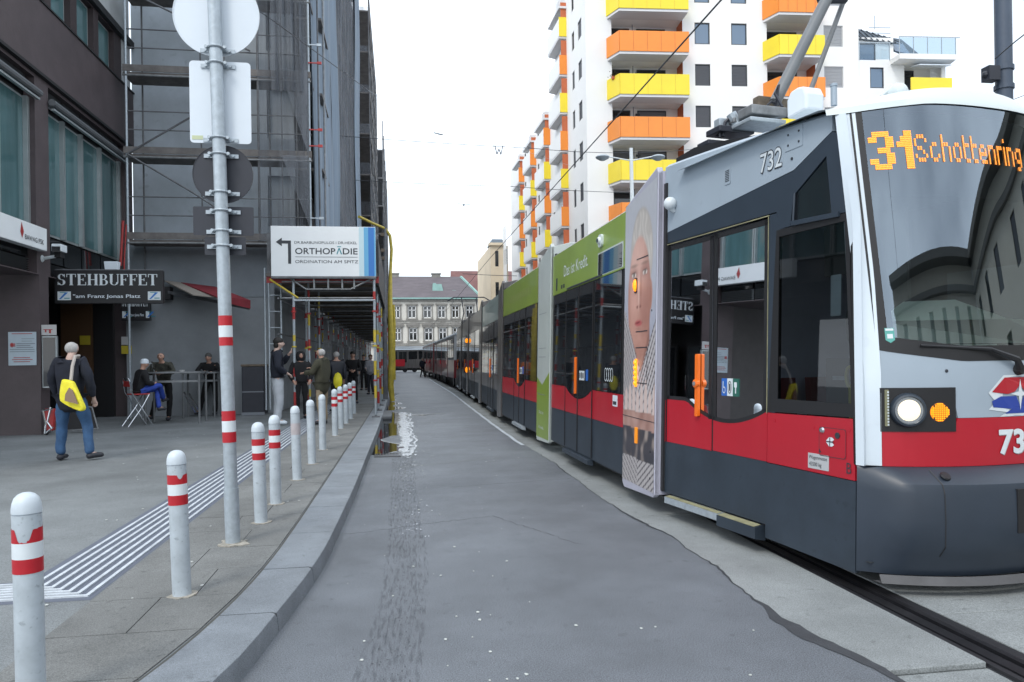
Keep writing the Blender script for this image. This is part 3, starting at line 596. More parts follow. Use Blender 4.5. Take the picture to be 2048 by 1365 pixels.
for a, c in uw:
    s = MB(); s.box(X - .17, X - .13, a + .01, c - .01, 9.43, 10.57); w = s.build('window', M['winframe'], lb)
    s = MB(); s.box(X - .128, X - .124, a + .07, c - .07, 9.49, 10.52); s.build('pane', M['tealglass'], w)
    if c < 21: s = MB(); s.box(X - .13, X - .10, (a + c) / 2 - .02, (a + c) / 2 + .02, 9.44, 10.56) 
b = MB(); b.box(X - .25, X + .12, 9, 22.9, 10.62, 10.80); b.build('eave', M['dark'], lb)
b = MB(); b.box(X - 6, X - .02, 9, 22.9, 10.80, 15); b.box(X - .25, X, 22.20, 22.9, 9.38, 10.62); b.build('upper_storey', M['grey_l'], lb)
def strip_windows(y0, y1, mull, zs0, zs1, first_dark=False):
    s = MB(); s.box(X - .215, X - .20, y0, y1, zs0, zs1); w = s.build('window_band', M['winframe'], lb)
    ys_ = [y0] + mull + [y1]
    for i, (a, c) in enumerate(zip(ys_, ys_[1:])):
        s = MB(); s.box(X - .198, X - .19, a + .05, c - .05, zs0 + .05, zs1 - .05); s.build('pane', M['tealglass'], w)
    for mm in [y0 + .04] + mull + [y1 - .04]:
        s = MB(); s.box(X - .19, X - .10, mm - .05, mm - .015, zs0, zs1); s.box(X - .19, X - .10, mm + .015, mm + .05, zs0, zs1); s.build('mullion', M['winframe'], w)
    s = MB(); s.tube([(X + .09, y0 - .05, zs1 + .10), (X + .09, y1 + .05, zs1 + .10)], .075, 10); s.build('blind_tube', M['louvre'], lb, smooth=True)
    s = MB(); s.box(X + .05, X + .12, y0, y1, zs1 - .06, zs1 - .02); s.build('blind_rail', M['winframe'], lb)
    for i, (a, c) in enumerate(zip(ys_, ys_[1:])):
        s = MB(); s.box(X - .21, X - .19, a + .03, c - .03, zs1 + .12, 7.66)
        for q in range(7): z = zs1 + .15 + q * .052; s.prism([(X - .19, a + .05, z), (X - .19, a + .05, z + .012), (X - .13, a + .05, z + .035)], (0, c - a - .1, 0))
        s.build('louvre', M['louvre'], lb)
        s = MB(); s.box(X - .21, X - .15, a + .04, c - .04, 3.86, zs0 - .06); s.build('lower_panel', M['darkglass'], lb)
        s = MB(); s.box(X - .21, X - .19, a + .03, c - .03, 3.54, 3.84)
        for q in range(6): z = 3.56 + q * .046; s.prism([(X - .19, a + .05, z), (X - .19, a + .05, z + .012), (X - .12, a + .05, z + .03)], (0, c - a - .1, 0))
        s.build('louvre', M['louvre'], lb)
strip_windows(12.2, 17.08, [13.4, 14.6, 15.85], 4.47, 7.22)
strip_windows(17.74, 22.34, [18.75, 19.76, 20.93], 4.47, 7.22)
# recessed ground floor
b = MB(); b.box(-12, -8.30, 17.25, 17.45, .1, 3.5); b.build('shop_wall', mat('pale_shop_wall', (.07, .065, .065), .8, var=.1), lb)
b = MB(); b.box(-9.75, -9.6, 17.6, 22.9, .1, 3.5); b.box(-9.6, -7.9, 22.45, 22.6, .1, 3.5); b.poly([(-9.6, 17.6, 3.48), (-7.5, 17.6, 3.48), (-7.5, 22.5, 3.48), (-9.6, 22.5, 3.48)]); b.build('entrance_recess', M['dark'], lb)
for i, (a, c) in enumerate(((18.0, 19.0), (19.05, 20.05), (20.5, 21.4))):
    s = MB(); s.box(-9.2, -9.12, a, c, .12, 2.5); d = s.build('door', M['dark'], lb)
    s = MB(); s.box(-9.118, -9.112, a + .1, c - .1, .4, 2.4); s.build('pane', M['darkglass'], d)
    s = MB(); s.tube([(-9.06, c - .07, 1.0), (-9.06, c - .07, 1.5)], .012, 6); s.build('handle', M['chrome'], d)
b = MB(); b.box(-9.2, -8.4, 22.3, 22.4, .12, 3.4); b.build('wooden_post', M['brownw'], lb)
# notices on the pillar
def boxsign(name, lab, cat, a, c, y, m, th=.02):
    s = MB(); s.box(a.x, c.x, y - th, y, c.z, a.z); return tag(s.build(name, m, None, loc=((a.x + c.x) / 2, y, (a.z + c.z) / 2)), lab, cat)
nb = thing('notice_board', 'pale notice board with a red cross emblem on the brown pillar', 'notice', (-7.83, 17.195, 1.93))
s = MB(); s.box(-8.11, -7.57, 17.175, 17.195, 1.585, 2.29); s.build('board', mat('notice_blue', (.42, .5, .56), .5, var=.06), nb)
s = MB(); f = plane_fn((0, 17.172, 0), (1, 0, 0))
def line_text(mb, sv, x, z, h, w=None, mi=0, y=17.171): textmb(mb, sv, plane_fn((x, y, z), (1, 0, 0)), h, w, mi)
s = MB(); s.box(-8.07, -8.00, 17.17, 17.174, 1.98, 2.05); s.box(-7.99, -7.975, 17.17, 17.174, 1.98, 2.05); s.box(-8.045, -8.025, 17.168, 17.17, 1.965, 2.065); s.build('emblem', M['redp'], nb)
s = MB()
for i, (w, x) in enumerate(((.40, -7.98), (.3, -7.98), (.36, -7.98))): s.box(x + .03, x + .03 + w * .9, 17.171, 17.173, 2.035 - i * .04, 2.05 - i * .04)
for i, w in enumerate((.25, .2)): s.box(-7.85, -7.85 + w, 17.171, 17.173, 2.14 - i * .05, 2.15 - i * .05)
s.build('print', M['inkg'], nb)
s = MB()
for i, z in enumerate((2.245, 1.74, 1.70, 1.655)): s.box(-8.04 + .03 * (i % 2), -7.64 - .05 * (i % 2), 17.171, 17.173, z, z + .014)
s.build('red_print', M['redp'], nb, kind='stuff')
s = MB(); s.box(-8.08, -7.60, 17.171, 17.173, 1.915, 1.922); s.box(-8.08, -7.60, 17.171, 17.173, 1.87, 1.877); s.build('rule', M['ink'], nb)
sc = thing('display_case', 'narrow dark display case with a small poster above on the pillar corner', 'display case', (-7.35, 17.3, 1.9))
s = MB(); s.box(-7.49, -7.20, 17.25, 17.32, 1.1, 2.2); s.build('case', M['winframe'], sc); s = MB(); s.box(-7.465, -7.225, 17.24, 17.248, 1.13, 2.17); s.build('pane', M['darkglass'], sc)
s = MB(); s.box(-7.49, -7.20, 17.24, 17.26, 2.22, 2.44); q = s.build('poster', M['poster'], sc)
s = MB(); s.box(-7.45, -7.27, 17.236, 17.238, 2.33, 2.345); s.box(-7.42, -7.39, 17.236, 17.238, 2.28, 2.33); s.box(-7.34, -7.30, 17.236, 17.238, 2.26, 2.33); s.build('red_print', M['redp'], q, kind='stuff')
# bank sign
bs = thing('bank_sign', 'white bank fascia sign with a red diamond on the brown facade', 'sign', (-7.4, 15.8, 4.2))
s = MB(); s.box(-7.5, -7.32, 14.3, 17.16, 3.99, 4.46); s.build('panel', M['signpanel'], bs, bevel=.01)
s = MB(); FB = plane_fn((-7.315, 0, 0), (0, 1, 0)); s.poly([FB(16.02, 4.22), FB(16.09, 4.10), FB(16.16, 4.24), FB(16.07, 4.42)]); s.build('diamond_logo', M['redp'], bs)
s = MB(); textmb(s, 'BAWAG PSK', plane_fn((-7.313, 16.2, 4.10), (0, 1, 0)), .10, .80); s.build('lettering', M['ink'], bs)
# security camera, floodlight
cm = thing('security_camera', 'white security camera on a bracket arm at the brown pier', 'camera', (-7.3, 17.5, 4.0))
s = MB(); s.tube([(-7.5, 17.35, 3.86), (-7.2, 17.35, 3.92)], .035, 8); s.lathe([(.08, 0), (.05, .03)], 12, (-7.5, 17.35, 3.86), ax=(1, 0, 0)); s.build('arm', M['white'], cm, smooth=True)
s = MB(); s.box(-7.26, -7.06, 17.2, 17.5, 4.0, 4.16); q = s.build('housing', M['white'], cm, bevel=.015); s = MB(); s.box(-7.24, -7.08, 17.18, 17.198, 3.98, 4.10); s.build('lens_window', M['lens'], q)
s = MB(); s.box(-7.22, -7.1, 17.25, 17.45, 3.88, 3.99); s.build('bracket', M['blk'], cm)
fl = thing('floodlight', 'pale box floodlight above the projecting buffet sign', 'floodlight', (-6.6, 18.5, 3.8))
a = onY(207, 523, 18.2); c = onY(236, 545, 18.2); s = MB(); s.prism([(a.x, 18.2, a.z), (c.x, 18.2, a.z), (c.x - .03, 18.2, c.z), (a.x + .03, 18.2, c.z)], (0, .18, 0)); s.build('housing', M['signback'], fl, bevel=.01)
s = MB(); s.tube([(a.x, 18.3, c.z), (-7.5, 18.3, c.z - .02)], .015, 6); s.build('arm', M['scaf'], fl)

# serif capitals for the buffet sign
def glyph_serif(ch):
    """list of polygons in a 1-high box; returns polys, advance"""
    P = []; T = .17; t = .055; S_ = .05
    def rect(x0, x1, y0, y1): P.append([(x0, y0), (x1, y0), (x1, y1), (x0, y1)])
    def stem(x): rect(x, x + T, 0, 1); rect(x - S_, x + T + S_, 0, t * .8); rect(x - S_, x + T + S_, 1 - t * .8, 1)
    def arc(cx, cy, rx, ry, a0, a1, w0, w1, n=14):
        for i in range(n):
            A = R(a0 + (a1 - a0) * i / n); B = R(a0 + (a1 - a0) * (i + 1) / n)
            wa = w0 + (w1 - w0) * abs(math.cos(A)); wb = w0 + (w1 - w0) * abs(math.cos(B))
            P.append([(cx + rx * math.cos(A), cy + ry * math.sin(A)), (cx + rx * math.cos(B), cy + ry * math.sin(B)), (cx + (rx - wb) * math.cos(B), cy + (ry - wb * .6) * math.sin(B)), (cx + (rx - wa) * math.cos(A), cy + (ry - wa * .6) * math.sin(A))])
    if ch == 'S': arc(.27, .74, .24, .26, 20, 270, .07, .15); arc(.27, .26, .26, .26, 90, -160, .07, .17); rect(.44, .49, .70, .98); rect(.02, .07, .02, .30); adv = .60
    elif ch == 'T': stem(.23); rect(0, .63, 1 - t, 1); rect(0, .05, .72, 1); rect(.58, .63, .72, 1); adv = .70
    elif ch in 'EF':
        stem(.06); rect(.1, .56, 1 - t, 1); rect(.51, .56, .74, 1); rect(.2, .42, .5 - t / 2, .5 + t / 2); rect(.38, .43, .38, .62)
        if ch == 'E': rect(.1, .60, 0, t); rect(.55, .60, 0, .28)
        adv = .68 if ch == 'E' else .62
    elif ch == 'H': stem(.06); stem(.50); rect(.2, .55, .5 - t / 2, .5 + t / 2); adv = .78
    elif ch == 'B': stem(.06); arc(.30, .75, .24, .25, 90, -90, .05, .14); arc(.32, .26, .28, .26, 90, -90, .05, .15); rect(.2, .31, 1 - t, 1); rect(.2, .31, .48, .53); rect(.2, .33, 0, t); adv = .68
    elif ch == 'U':
        rect(.06, .06 + T, .25, 1); rect(.01, .28, 1 - t * .8, 1); rect(.56, .62, .25, 1); rect(.50, .68, 1 - t * .8, 1); arc(.34, .27, .28, .27, 180, 360, .06, .14); adv = .72
    return P, adv
def buffet_sign(name, lab, y, x0, x1, z0, z1):
    t = thing(name, lab, 'sign', ((x0 + x1) / 2, y, z0))
    s = MB(); s.box(x0, x1, y, y + .14, z0, z1); s.build('box', mat('sign_black', (.012, .012, .014), .45), t, bevel=.008)
    s = MB(); W = x1 - x0; word = 'STEHBUFFET'; tot = sum(glyph_serif(c)[1] for c in word); hgt = (z1 - z0) * .34; sx = W * .93 / tot; x = x0 + W * .03; zb = z1 - (z1 - z0) * .45; k = 0
    for ch in word:
        P, adv = glyph_serif(ch)
        for pl in P: s.poly([(x + px * sx, y - .006 - k * .00002, zb + pz * hgt) for px, pz in pl]); k += 1
        x += adv * sx
    s.build('lettering', M['white'], t)
    s = MB(); textmb(s, '"am Franz Jonas Platz', plane_fn((x0 + W * .17, y - .006, z0 + (z1 - z0) * .17), (1, 0, 0)), (z1 - z0) * .10, W * .62, offset=.012); s.build('small_lettering', M['signback'], t)
    for a in (x0 + W * .03, x0 + W * .86):
        s = MB(); s.box(a, a + W * .12, y - .008, y - .002, z0 + (z1 - z0) * .10, z0 + (z1 - z0) * .36); q = s.build('emblem_plate', M['white'], t)
        s = MB(); zz = z0 + (z1 - z0) * .13; s.prism([(a + .03, y - .012, zz), (a + .07, y - .012, zz), (a + .22, y - .012, zz + .15), (a + .16, y - .012, zz + .15)], (0, .002, 0)); s.build('slash', M['signb1'], q)
        s = MB(); s.box(a + .05, a + .17, y - .012, y - .009, zz + .14, zz + .155); s.box(a + .14, a + .25, y - .012, y - .009, zz + .01, zz + .03); s.build('print', M['inkb'], q)
    s = MB(); s.tube([(x0, y + .07, z1 + .02), (x1, y + .07, z1 + .02)], .015, 6); s.build('mounting_rail', M['scafd'], t)
a = onY(108, 541, 18.0); c = onY(326, 607, 18.0)
buffet_sign('buffet_sign', 'black projecting STEHBUFFET sign in white serif capitals, nearer one', 18.0, a.x, c.x, c.z, a.z)
a = onY(150, 600, 21.8); c = onY(300, 645, 21.8)
buffet_sign('buffet_sign', 'black buffet sign hanging in shade behind the nearer one', 21.8, -7.45, c.x, onY(200, 642, 21.8).z, onY(200, 590, 21.8).z)
# posters in the dark entrance
for (p0_, p1_, m, lab) in (((160, 672), (181, 690), 'yposter', 'small yellow poster high inside the dark entrance'), ((243, 674), (262, 690), 'poster', 'pale poster above the yellow one by the seated man'), ((243, 692), (264, 708), 'yposter', 'yellow poster just under the pale poster in the entrance')):
    a = onX(*p0_, -9.1); c = onX(*p1_, -9.1)
    s = MB(); yy = 20.7 if m != 'x' else 0; A = onY(*p0_, 22.28); Cc = onY(*p1_, 22.28); s.box(A.x, Cc.x, 22.26, 22.27, Cc.z, A.z); tag(s.build('poster', M[m], None, loc=((A.x + Cc.x) / 2, 22.27, A.z)), lab, 'poster')

# ================================================================== SCAFFOLDED BUILDING
sb = thing('scaffolded_building', 'grey building behind scaffolding with boarded base on the left of the street', 'building', (-5, 24, 0))
b = MB(); b.holed((-7.5, 23.0, 0), (1, 0, 0), (0, 1, 0), 0, 4.55, 4.2, 24, [(a, a + .9, z, z + 1.5) for a in (3.75,) for z in (5.6, 8.2, 10.8, 13.4)], .2); b.box(-7.5, -3.0, 23.2, 24, 4.2, 24); b.build('gable_wall', M['hoard'], sb)
b = MB(); b.box(-2.96, -2.95, 23, 40, 4.2, 23); b.box(-2.96, -2.95, 40, 98, 4.2, 14); b.build('street_wall', mat('street_wall_plaster', (.10, .10, .105), .85, var=.3, vs=.6), sb)
b = MB(); b.box(-6, -2.95, 23.0, 40, 23, 23.4); b.box(-6, -2.95, 40, 98, 14, 14.3); b.build('roof', M['roofm'], sb)
b = MB(); b.box(-7.5, -3.62, 22.3, 22.45, .1, 3.45); b.box(-3.62, -3.5, 22.3, 98, .1, 3.9); b.build('base_wall', M['hoard2'], sb)
b = MB(); b.box(-7.5, -3.62, 22.28, 22.45, 3.45, 4.9); b.build('upper_hoarding', mat('hoarding_upper', (.21, .235, .26), .7, var=.15, vs=.9), sb)
for z in lin(5.6, 21, 6):
    for yv in lin(25, 85, 20):
        if yv > 39 and z > 12: continue
        s = MB(); s.box(-2.945, -2.93, yv, yv + 1.1, z, z + 1.6); w = s.build('window', mat('dusty_frame', (.2, .2, .2), .7), sb); s = MB(); s.box(-2.929, -2.926, yv + .1, yv + 1.0, z + .1, z + 1.5); s.build('pane', M['darkglass'], w)
# frontal scaffold (faces the camera)
fs = thing('facade_scaffold', 'tube scaffold with plank decks and torn netting facing the camera', 'scaffold', (-5, 21.5, .12), group='scaffolds on the left building')
FY = 21.4
ups = [(-7.12, 'galv'), (-3.72, 'scafd'), (-2.36, 'galv')]
for x, m in ups:
    s = MB(); s.tube([(x, FY, 4.9 if x > -7 else .12), (x, FY, 14.2)], .033, 8); s.build('upright', M[m], fs, smooth=True)
    s = MB(); s.tube([(x + .18, FY + .75, 3.9), (x + .18, FY + .75, 14.2)], .025, 8); s.build('upright', M['scafd'], fs, smooth=True)
s = MB(); s.tube([(-5.4, FY + .75, 4.9), (-5.4, FY + .75, 14.2)], .02, 8); s.build('upright', M['scafd'], fs)
for z in (4.95, 7.25, 9.45, 11.65, 13.85):
    s = MB(); s.box(-7.2, -2.3, FY, FY + .8, z - .1, z - .03); s.build('deck', M['deck'], fs)
    s = MB(); s.box(-7.2, -2.3, FY - .035, FY - .01, z - .02, z + .16); s.build('toe_board', M['deck'], fs)
    s = MB(); s.tube([(-7.2, FY - .02, z - .12), (-2.3, FY - .02, z - .12)], .026, 6); s.build('ledger', M['scaf'], fs)
    for dz in (.62, 1.12):
        s = MB(); s.tube([(-7.15, FY + .0, z + dz), (-2.3, FY + .0, z + dz)], .018, 6); s.build('guard_rail', M['scafd'], fs)
s = MB(); s.tube([(-7.1, FY - .05, 7.2), (-5.45, FY - .05, 8.25), (-3.9, FY - .05, 9.2)], .026, 6); s.build('brace', M['scafd'], fs)
s = MB(); s.tube([(-7.1, FY - .05, 7.2), (-5.45, FY - .05, 6.2), (-3.9, FY - .05, 5.15)], .026, 6); s.build('brace', M['scafd'], fs)
s = MB(); s.tube([(-7.1, FY - .05, 11.6), (-3.9, FY - .05, 10.1)], .026, 6); s.build('brace', M['scafd'], fs)
for x in (-4.6, -3.1, -2.7):
    s = MB(); s.tube([(x, FY + .02, 4.9), (x, FY + .02, 14)], .02, 6); s.build('upright', M['scafd'], fs)
s = MB(); s.tube([(-7.22, FY - .12, 3.3), (-7.18, FY - .12, 4.4), (-7.12, FY - .12, 5.3)], .02, 6); s.tube([(-7.28, FY - .12, 4.2), (-7.2, FY - .12, 5.4)], .035, 6); s.build('marker_tube', M['redp'], fs)
# clamps with stub ends
for z, m in ((12.1, 'galv'), (10.35, 'galv'), (9.85, 'redp'), (8.0, 'redp'), (7.55, 'redp'), (5.55, 'galv')):
    s = MB(); s.bar((-2.36, FY - .05, z), (-2.06, FY - .05, z), .03, .03); s.box(-2.12, -2.0, FY - .08, FY - .03, z - .035, z + .035); s.build('stub', M[m], fs)
# netting: a hanging cloth with folds
def cloth(name, P00, P10, z0, z1, m, nfold, amp, parent, seed=0, nz=10, torn=None):
    P00, P10 = V(P00), V(P10); d = (P10 - P00); L_ = d.length; d.normalize(); nrm = V((d.y, -d.x, 0)); r2 = random.Random(seed); ph = [r2.random() * 6 for _ in range(5)]
    def fn(u, v):
        a = amp * (math.sin(u * nfold * 2 * math.pi / L_ + ph[0] + .7 * math.sin(v * 3 + ph[1])) + .5 * math.sin(u * nfold * 4.3 * math.pi / L_ + ph[2] + v * 2)) + amp * .6 * math.sin(v * 9 + ph[3])
        z = z0 + (z1 - z0) * v; uu = u
        return P00 + d * uu + nrm * a + V((0, 0, z))
    s = MB(); s.grid(fn, lin(0, L_, int(nfold * 8) + 6), lin(0, 1, nz)); return s.build(name, m, parent, smooth=True)
cloth('net', (-3.72, FY - .08, 0), (-2.36, FY - .08, 0), 4.9, 14.2, M['net2'], 5, .03, fs, 1)
cloth('net', (-3.35, FY - .16, 0), (-2.4, FY - .12, 0), 9.0, 14.2, M['net'], 4, .06, fs, 2)
s = MB()
for (za, zb) in ((9.6, 7.3), (7.25, 5.3)):
    s.poly([(-3.1, FY - .14, za), (-2.38, FY - .14, za), (-2.38, FY - .14, zb), (-2.5, FY - .18, zb + .35)])
s.build('net_flap', M['net'], fs)
# street-side scaffold
ss = thing('facade_scaffold', 'tall netted scaffold running down the street beyond the grey tarpaulin', 'scaffold', (-2.1, 30, .12), group='scaffolds on the left building')
SX = -2.1
for i, yv in enumerate(lin(23, 38, 6) + lin(41, 56, 6)):
    x = SX if yv < 40 else -1.35
    s = MB(); s.tube([(x, yv, 3.8), (x, yv, 21.8 - (0 if yv < 40 else .6))], .03, 6); s.build('upright', M['scafd' if i % 3 else 'scaf'], ss)
for z in (4.95, 7.25, 9.45, 11.65, 13.85, 16.05, 18.25, 20.45):
    s = MB(); s.box(-2.9, SX, 22.5, 40, z - .1, z - .03); s.box(SX - .01, SX + .01, 27, 40, z - .1, z + .6); s.build('deck', M['deck'], ss)
    s = MB(); s.box(-2.9, -1.35, 41, 56, z - .1, z - .03); s.box(-1.36, -1.33, 41, 56, z - .1, z + .35); s.build('deck', M['deck'], ss)
    for dz in (.62, 1.12):
        s = MB(); s.tube([(SX, 27, z + dz), (SX, 40, z + dz)], .02, 5); s.tube([(-1.35, 41, z + dz), (-1.35, 56, z + dz)], .022, 5); s.build('guard_rail', M['scafd'], ss)
    if z > 5:
        for yv in (43, 47, 51, 55): s = MB(); s.box(-2.9, -1.4, yv, yv + .05, z, z + 1.1); s.build('end_panel', M['net2'], ss)
cloth('tarpaulin', (-2.30, 21.45, 0), (-2.06, 25.0, 0), 4.6, 22, M['tarp'], 3, .05, ss, 4)
cloth('tarpaulin', (-2.04, 24.9, 0), (-2.02, 26.9, 0), 4.6, 22, M['tarp'], 2, .07, ss, 5)
cloth('net', (-2.0, 26.8, 0), (-1.98, 37.2, 0), 5.2, 22, M['net'], 7, .05, ss, 6)
cloth('tarpaulin', (-1.94, 37.2, 0), (-1.92, 40.5, 0), 5.0, 21.8, M['tarp'], 3, .06, ss, 7)
cloth('net', (-1.36, 41, 0), (-1.34, 49, 0), 5.0, 12, M['net2'], 5, .05, ss, 8)
s3 = thing('facade_scaffold', 'farthest open scaffold bay with bare decks against the sky', 'scaffold', (-1.2, 66, .12), group='scaffolds on the left building')
for yv in lin(60, 84, 6): s = MB(); s.tube([(-1.0, yv, 2.5), (-1.0, yv, 20.5)], .04, 6); s.build('upright', M['scafd'], s3)
for z in (4.95, 7.25, 9.45, 11.65, 13.85, 16.05, 18.25):
    s = MB(); s.box(-2.9, -1.0, 60, 84, z - .12, z - .02); s.box(-1.02, -1.0, 60, 84, z - .1, z + .3); s.build('deck', M['scafd'], s3)
    s = MB(); s.tube([(-1.0, 60, z + 1), (-1.0, 84, z + 1)], .035, 5); s.build('guard_rail', M['scafd'], s3)
cloth('net', (-1.05, 60, 0), (-1.05, 84, 0), 4, 18, M['net2'], 8, .05, s3, 9)
# pavement tunnel scaffold
tn = thing('scaffold_tunnel', 'red and yellow banded tube scaffold forming a covered walkway over the pavement', 'scaffold', (-1.9, 25, .12))
def banded(x, y, z0, z1, parent, name='upright', seed=0, r=.033):
    r2 = random.Random(seed); b = MB(); b.tube([(x, y, z0), (x, y, z1)], r, 8, 0); z = z0 + r2.uniform(.1, .5)
    while z < z1 - .3:
        h = r2.uniform(.12, .38); b.tube([(x, y, z), (x, y, z + h)], r + .003, 8, r2.choice((1, 2, 1))); z += h + r2.uniform(.25, .8)
    for q in range(3): zz = z0 + (z1 - z0) * (.25 + .25 * q); b.lathe([(.06, -.02), (.06, .02)], 8, (x, y, zz), 2 if q % 2 else 1)
    return b.build(name, [M['galv'], M['redp'], M['yel']], parent)
TY = [19.7, 22.3, 24.8, 27.4, 30, 32.6, 35.2, 38, 41, 44, 48, 52, 56, 60, 65, 70, 76, 82]
for i, yv in enumerate(TY):
    banded(-.60, yv, .18, 3.75, tn, seed=i)
    if i in (0, 1): banded(-2.62, yv, .18, 3.75, tn, seed=i + 40)
    banded(-2.35 if i < 2 else -3.0, yv + .9, .18, 3.75, tn, seed=i + 70, r=.027)
    s = MB(); s.box(-.70, -.50, yv - .1, yv + .1, .12, .15); s.tube([(-.6, yv, .15), (-.6, yv, .3)], .02, 6); s.build('base_plate', M['scafd'], tn)
    for z in (3.62, 3.2):
        s = MB(); s.tube([(-2.9, yv, z), (-.6, yv, z)], .024, 6); s.build('transom', M['scaf'], tn)
    if i > 1:
        s = MB(); s.box(-3.2, -.55, yv + .2, yv + .25, 3.5, 3.56); s.build('transom', M['wood'], tn)
for z, m in ((3.20, 'scaf'), (2.3, 'scafd'), (1.25, 'scaf')):
    for xx in ((-.6, -3.0) if z != 2.3 else (-3.0,)):
        s = MB(); s.tube([(xx, 22 if z == 1.25 else 19.7, z), (xx, 82, z)], .022, 6); s.build('ledger', M[m], tn)
s = MB(); s.tube([(-2.62, 19.68, 3.14), (-.58, 19.68, 3.14)], .024, 6); s.build('front_ledger', M['galv'], tn)
s = MB(); s.tube([(-3.2, 19.68, 3.68), (-2.5, 19.68, 3.2)], .026, 6); s.build('brace', M['yel'], tn)
s = MB(); s.tube([(-2.7, 19.65, 3.70), (-2.3, 19.65, 3.42), (-1.2, 19.65, 3.42), (-.65, 19.65, 3.70)], .022, 6)
for x in (-2.1, -1.75, -1.4, -1.1): s.box(x - .02, x + .02, 19.63, 19.67, 3.43, 3.7)
s.build('lattice_girder', M['scaf'], tn)
s = MB(); s.box(-3.3, -.5, 19.75, 84, 3.76, 3.84); s.build('deck', M['deck'], tn)
for k, yv in enumerate(lin(20.2, 60, 24)): s = MB(); s.box(-3.3, -.5, yv, yv + .1, 3.70, 3.757); s.build('deck_joist', M['wood'], tn)
s = MB(); s.box(-.52, -.48, 19.9, 84, 3.55, 4.75); s.build('fascia_board', mat('tunnel_fascia', (.05, .052, .058), .7, var=.3), tn)
s = MB(); s.box(-3.3, -.48, 19.82, 19.86, 3.6, 3.78); s.build('front_board', M['redp'], tn)
s = MB(); s.box(-3.3, -.5, 19.95, 20.0, 3.84, 4.9); s.build('sign_backing', M['scafd'], tn)
for i in range(8): s = MB(); s.tube([(-.6, 27.4 + i * 5, .9 + (i % 2) * 1.8), (-.6, 32.6 + i * 5, 2.7 - (i % 2) * 1.8)], .02, 6); s.build('brace', M['scaf'], tn)
# fencing at the tunnel's inner side
for i in range(9):
    y0_ = 24 + i * 3
    s = MB()
    for q in range(6): s.tube([(-2.3, y0_ + q * .4, .25), (-2.3, y0_ + q * .4, 2.3)], .016, 5)
    for z in (.4, 1.2, 2.2): s.tube([(-2.3, y0_, z), (-2.3, y0_ + 2.2, z)], .02, 5)
    s.build('fence_panel', M['scafd' if i % 2 else 'scaf'], tn)
# ladder standing by the tunnel
ld = thing('ladder', 'pale metal ladder frame standing left of the walkway entrance', 'ladder', (-3.1, 20.9, .12))
for px, m in ((529, 'galv'), (537, 'galv'), (561, 'galv')):
    a = onY(px, 540, 20.8); s = MB(); s.tube([(a.x, 20.8, .3), (a.x, 20.8, 4.1)], .024, 6); s.build('rail', M[m], ld)
a = onY(537, 600, 20.8).x; c = onY(561, 600, 20.8).x
for z in lin(1.2, 3.8, 6): s = MB(); s.tube([(a, 20.8, z), (c, 20.8, z)], .016, 6); s.build('rung', M['galv'], ld)
# clinic sign
cs = thing('clinic_sign', 'large white clinic sign ORTHOPÄDIE with left arrow on the scaffold front', 'sign', (-1.85, 19.6, 3.8))
YS = 19.55; a = onY(541, 452, YS); c = onY(752, 552, YS); x0s, x1s, z0s, z1s = a.x, c.x, c.z - .02, a.z
def SX_(px): return x0s + (px - 541) / 211 * (x1s - x0s)
def SZ_(py): return z1s - (py - 452) / 100 * (z1s - z0s)
s = MB(); s.box(x0s, x1s, YS, YS + .16, z0s, z1s); s.build('panel', M['signpanel'], cs, bevel=.008)
s = MB(); s.box(x0s, x1s, YS - .002, YS + .17, z0s - .05, z0s); s.build('lower_rail', M['scafd'], cs)
for pa, pb, m in ((718, 728, 'signb3'), (728, 737, 'signb2'), (737, 749, 'signb1'), (749, 752, 'signb2')):
    s = MB(); s.box(SX_(pa), SX_(pb), YS - .004, YS, z0s + .01, z1s - .01); s.build('stripe', M[m], cs)
s = MB(); pz = lambda px, py: (SX_(px), YS - .005, SZ_(py))
s.prism([pz(575, 527), pz(581, 527), pz(581, 481), pz(563, 481), pz(563, 475.5), pz(551, 484), pz(563, 492.5), pz(563, 487), pz(575, 487)], (0, .003, 0)); s.build('arrow', M['ink'], cs)
s = MB(); textmb(s, 'ORTHOP', plane_fn(pz(589, 507.5), (1, 0, 0)), SZ_(495) - SZ_(507), SX_(670) - SX_(589), offset=.012); textmb(s, 'DIE', plane_fn(pz(685, 507.5), (1, 0, 0)), SZ_(495) - SZ_(507), SX_(715) - SX_(685), offset=.012); s.build('lettering', M['ink'], cs); s = MB()
textmb(s, 'DR.BARBUNOPULOS I DR.HEXEL', plane_fn(pz(588, 487), (1, 0, 0)), SZ_(482) - SZ_(487), SX_(714) - SX_(588)); s.build('lettering', M['ink'], cs); s = MB(); textmb(s, 'ORDINATION AM SPITZ', plane_fn(pz(589, 525.5), (1, 0, 0)), SZ_(519) - SZ_(525), SX_(716) - SX_(589)); s.build('lettering', M['ink'], cs); s = MB()
s.box(SX_(589), SX_(715), YS - .006, YS - .002, SZ_(513.5), SZ_(512.8)); s.build('rule', M['ink'], cs)
s = MB(); s.prism([pz(672, 507.5), pz(674, 507.5), pz(677.5, 498), pz(681, 507.5), pz(683.5, 507.5), pz(678.8, 495), pz(676.4, 495)], (0, .002, 0)); s.box(SX_(674), SX_(681.5), YS - .006, YS - .003, SZ_(493), SZ_(491.5)); s.build('accent_letter', M['inkb'], cs)
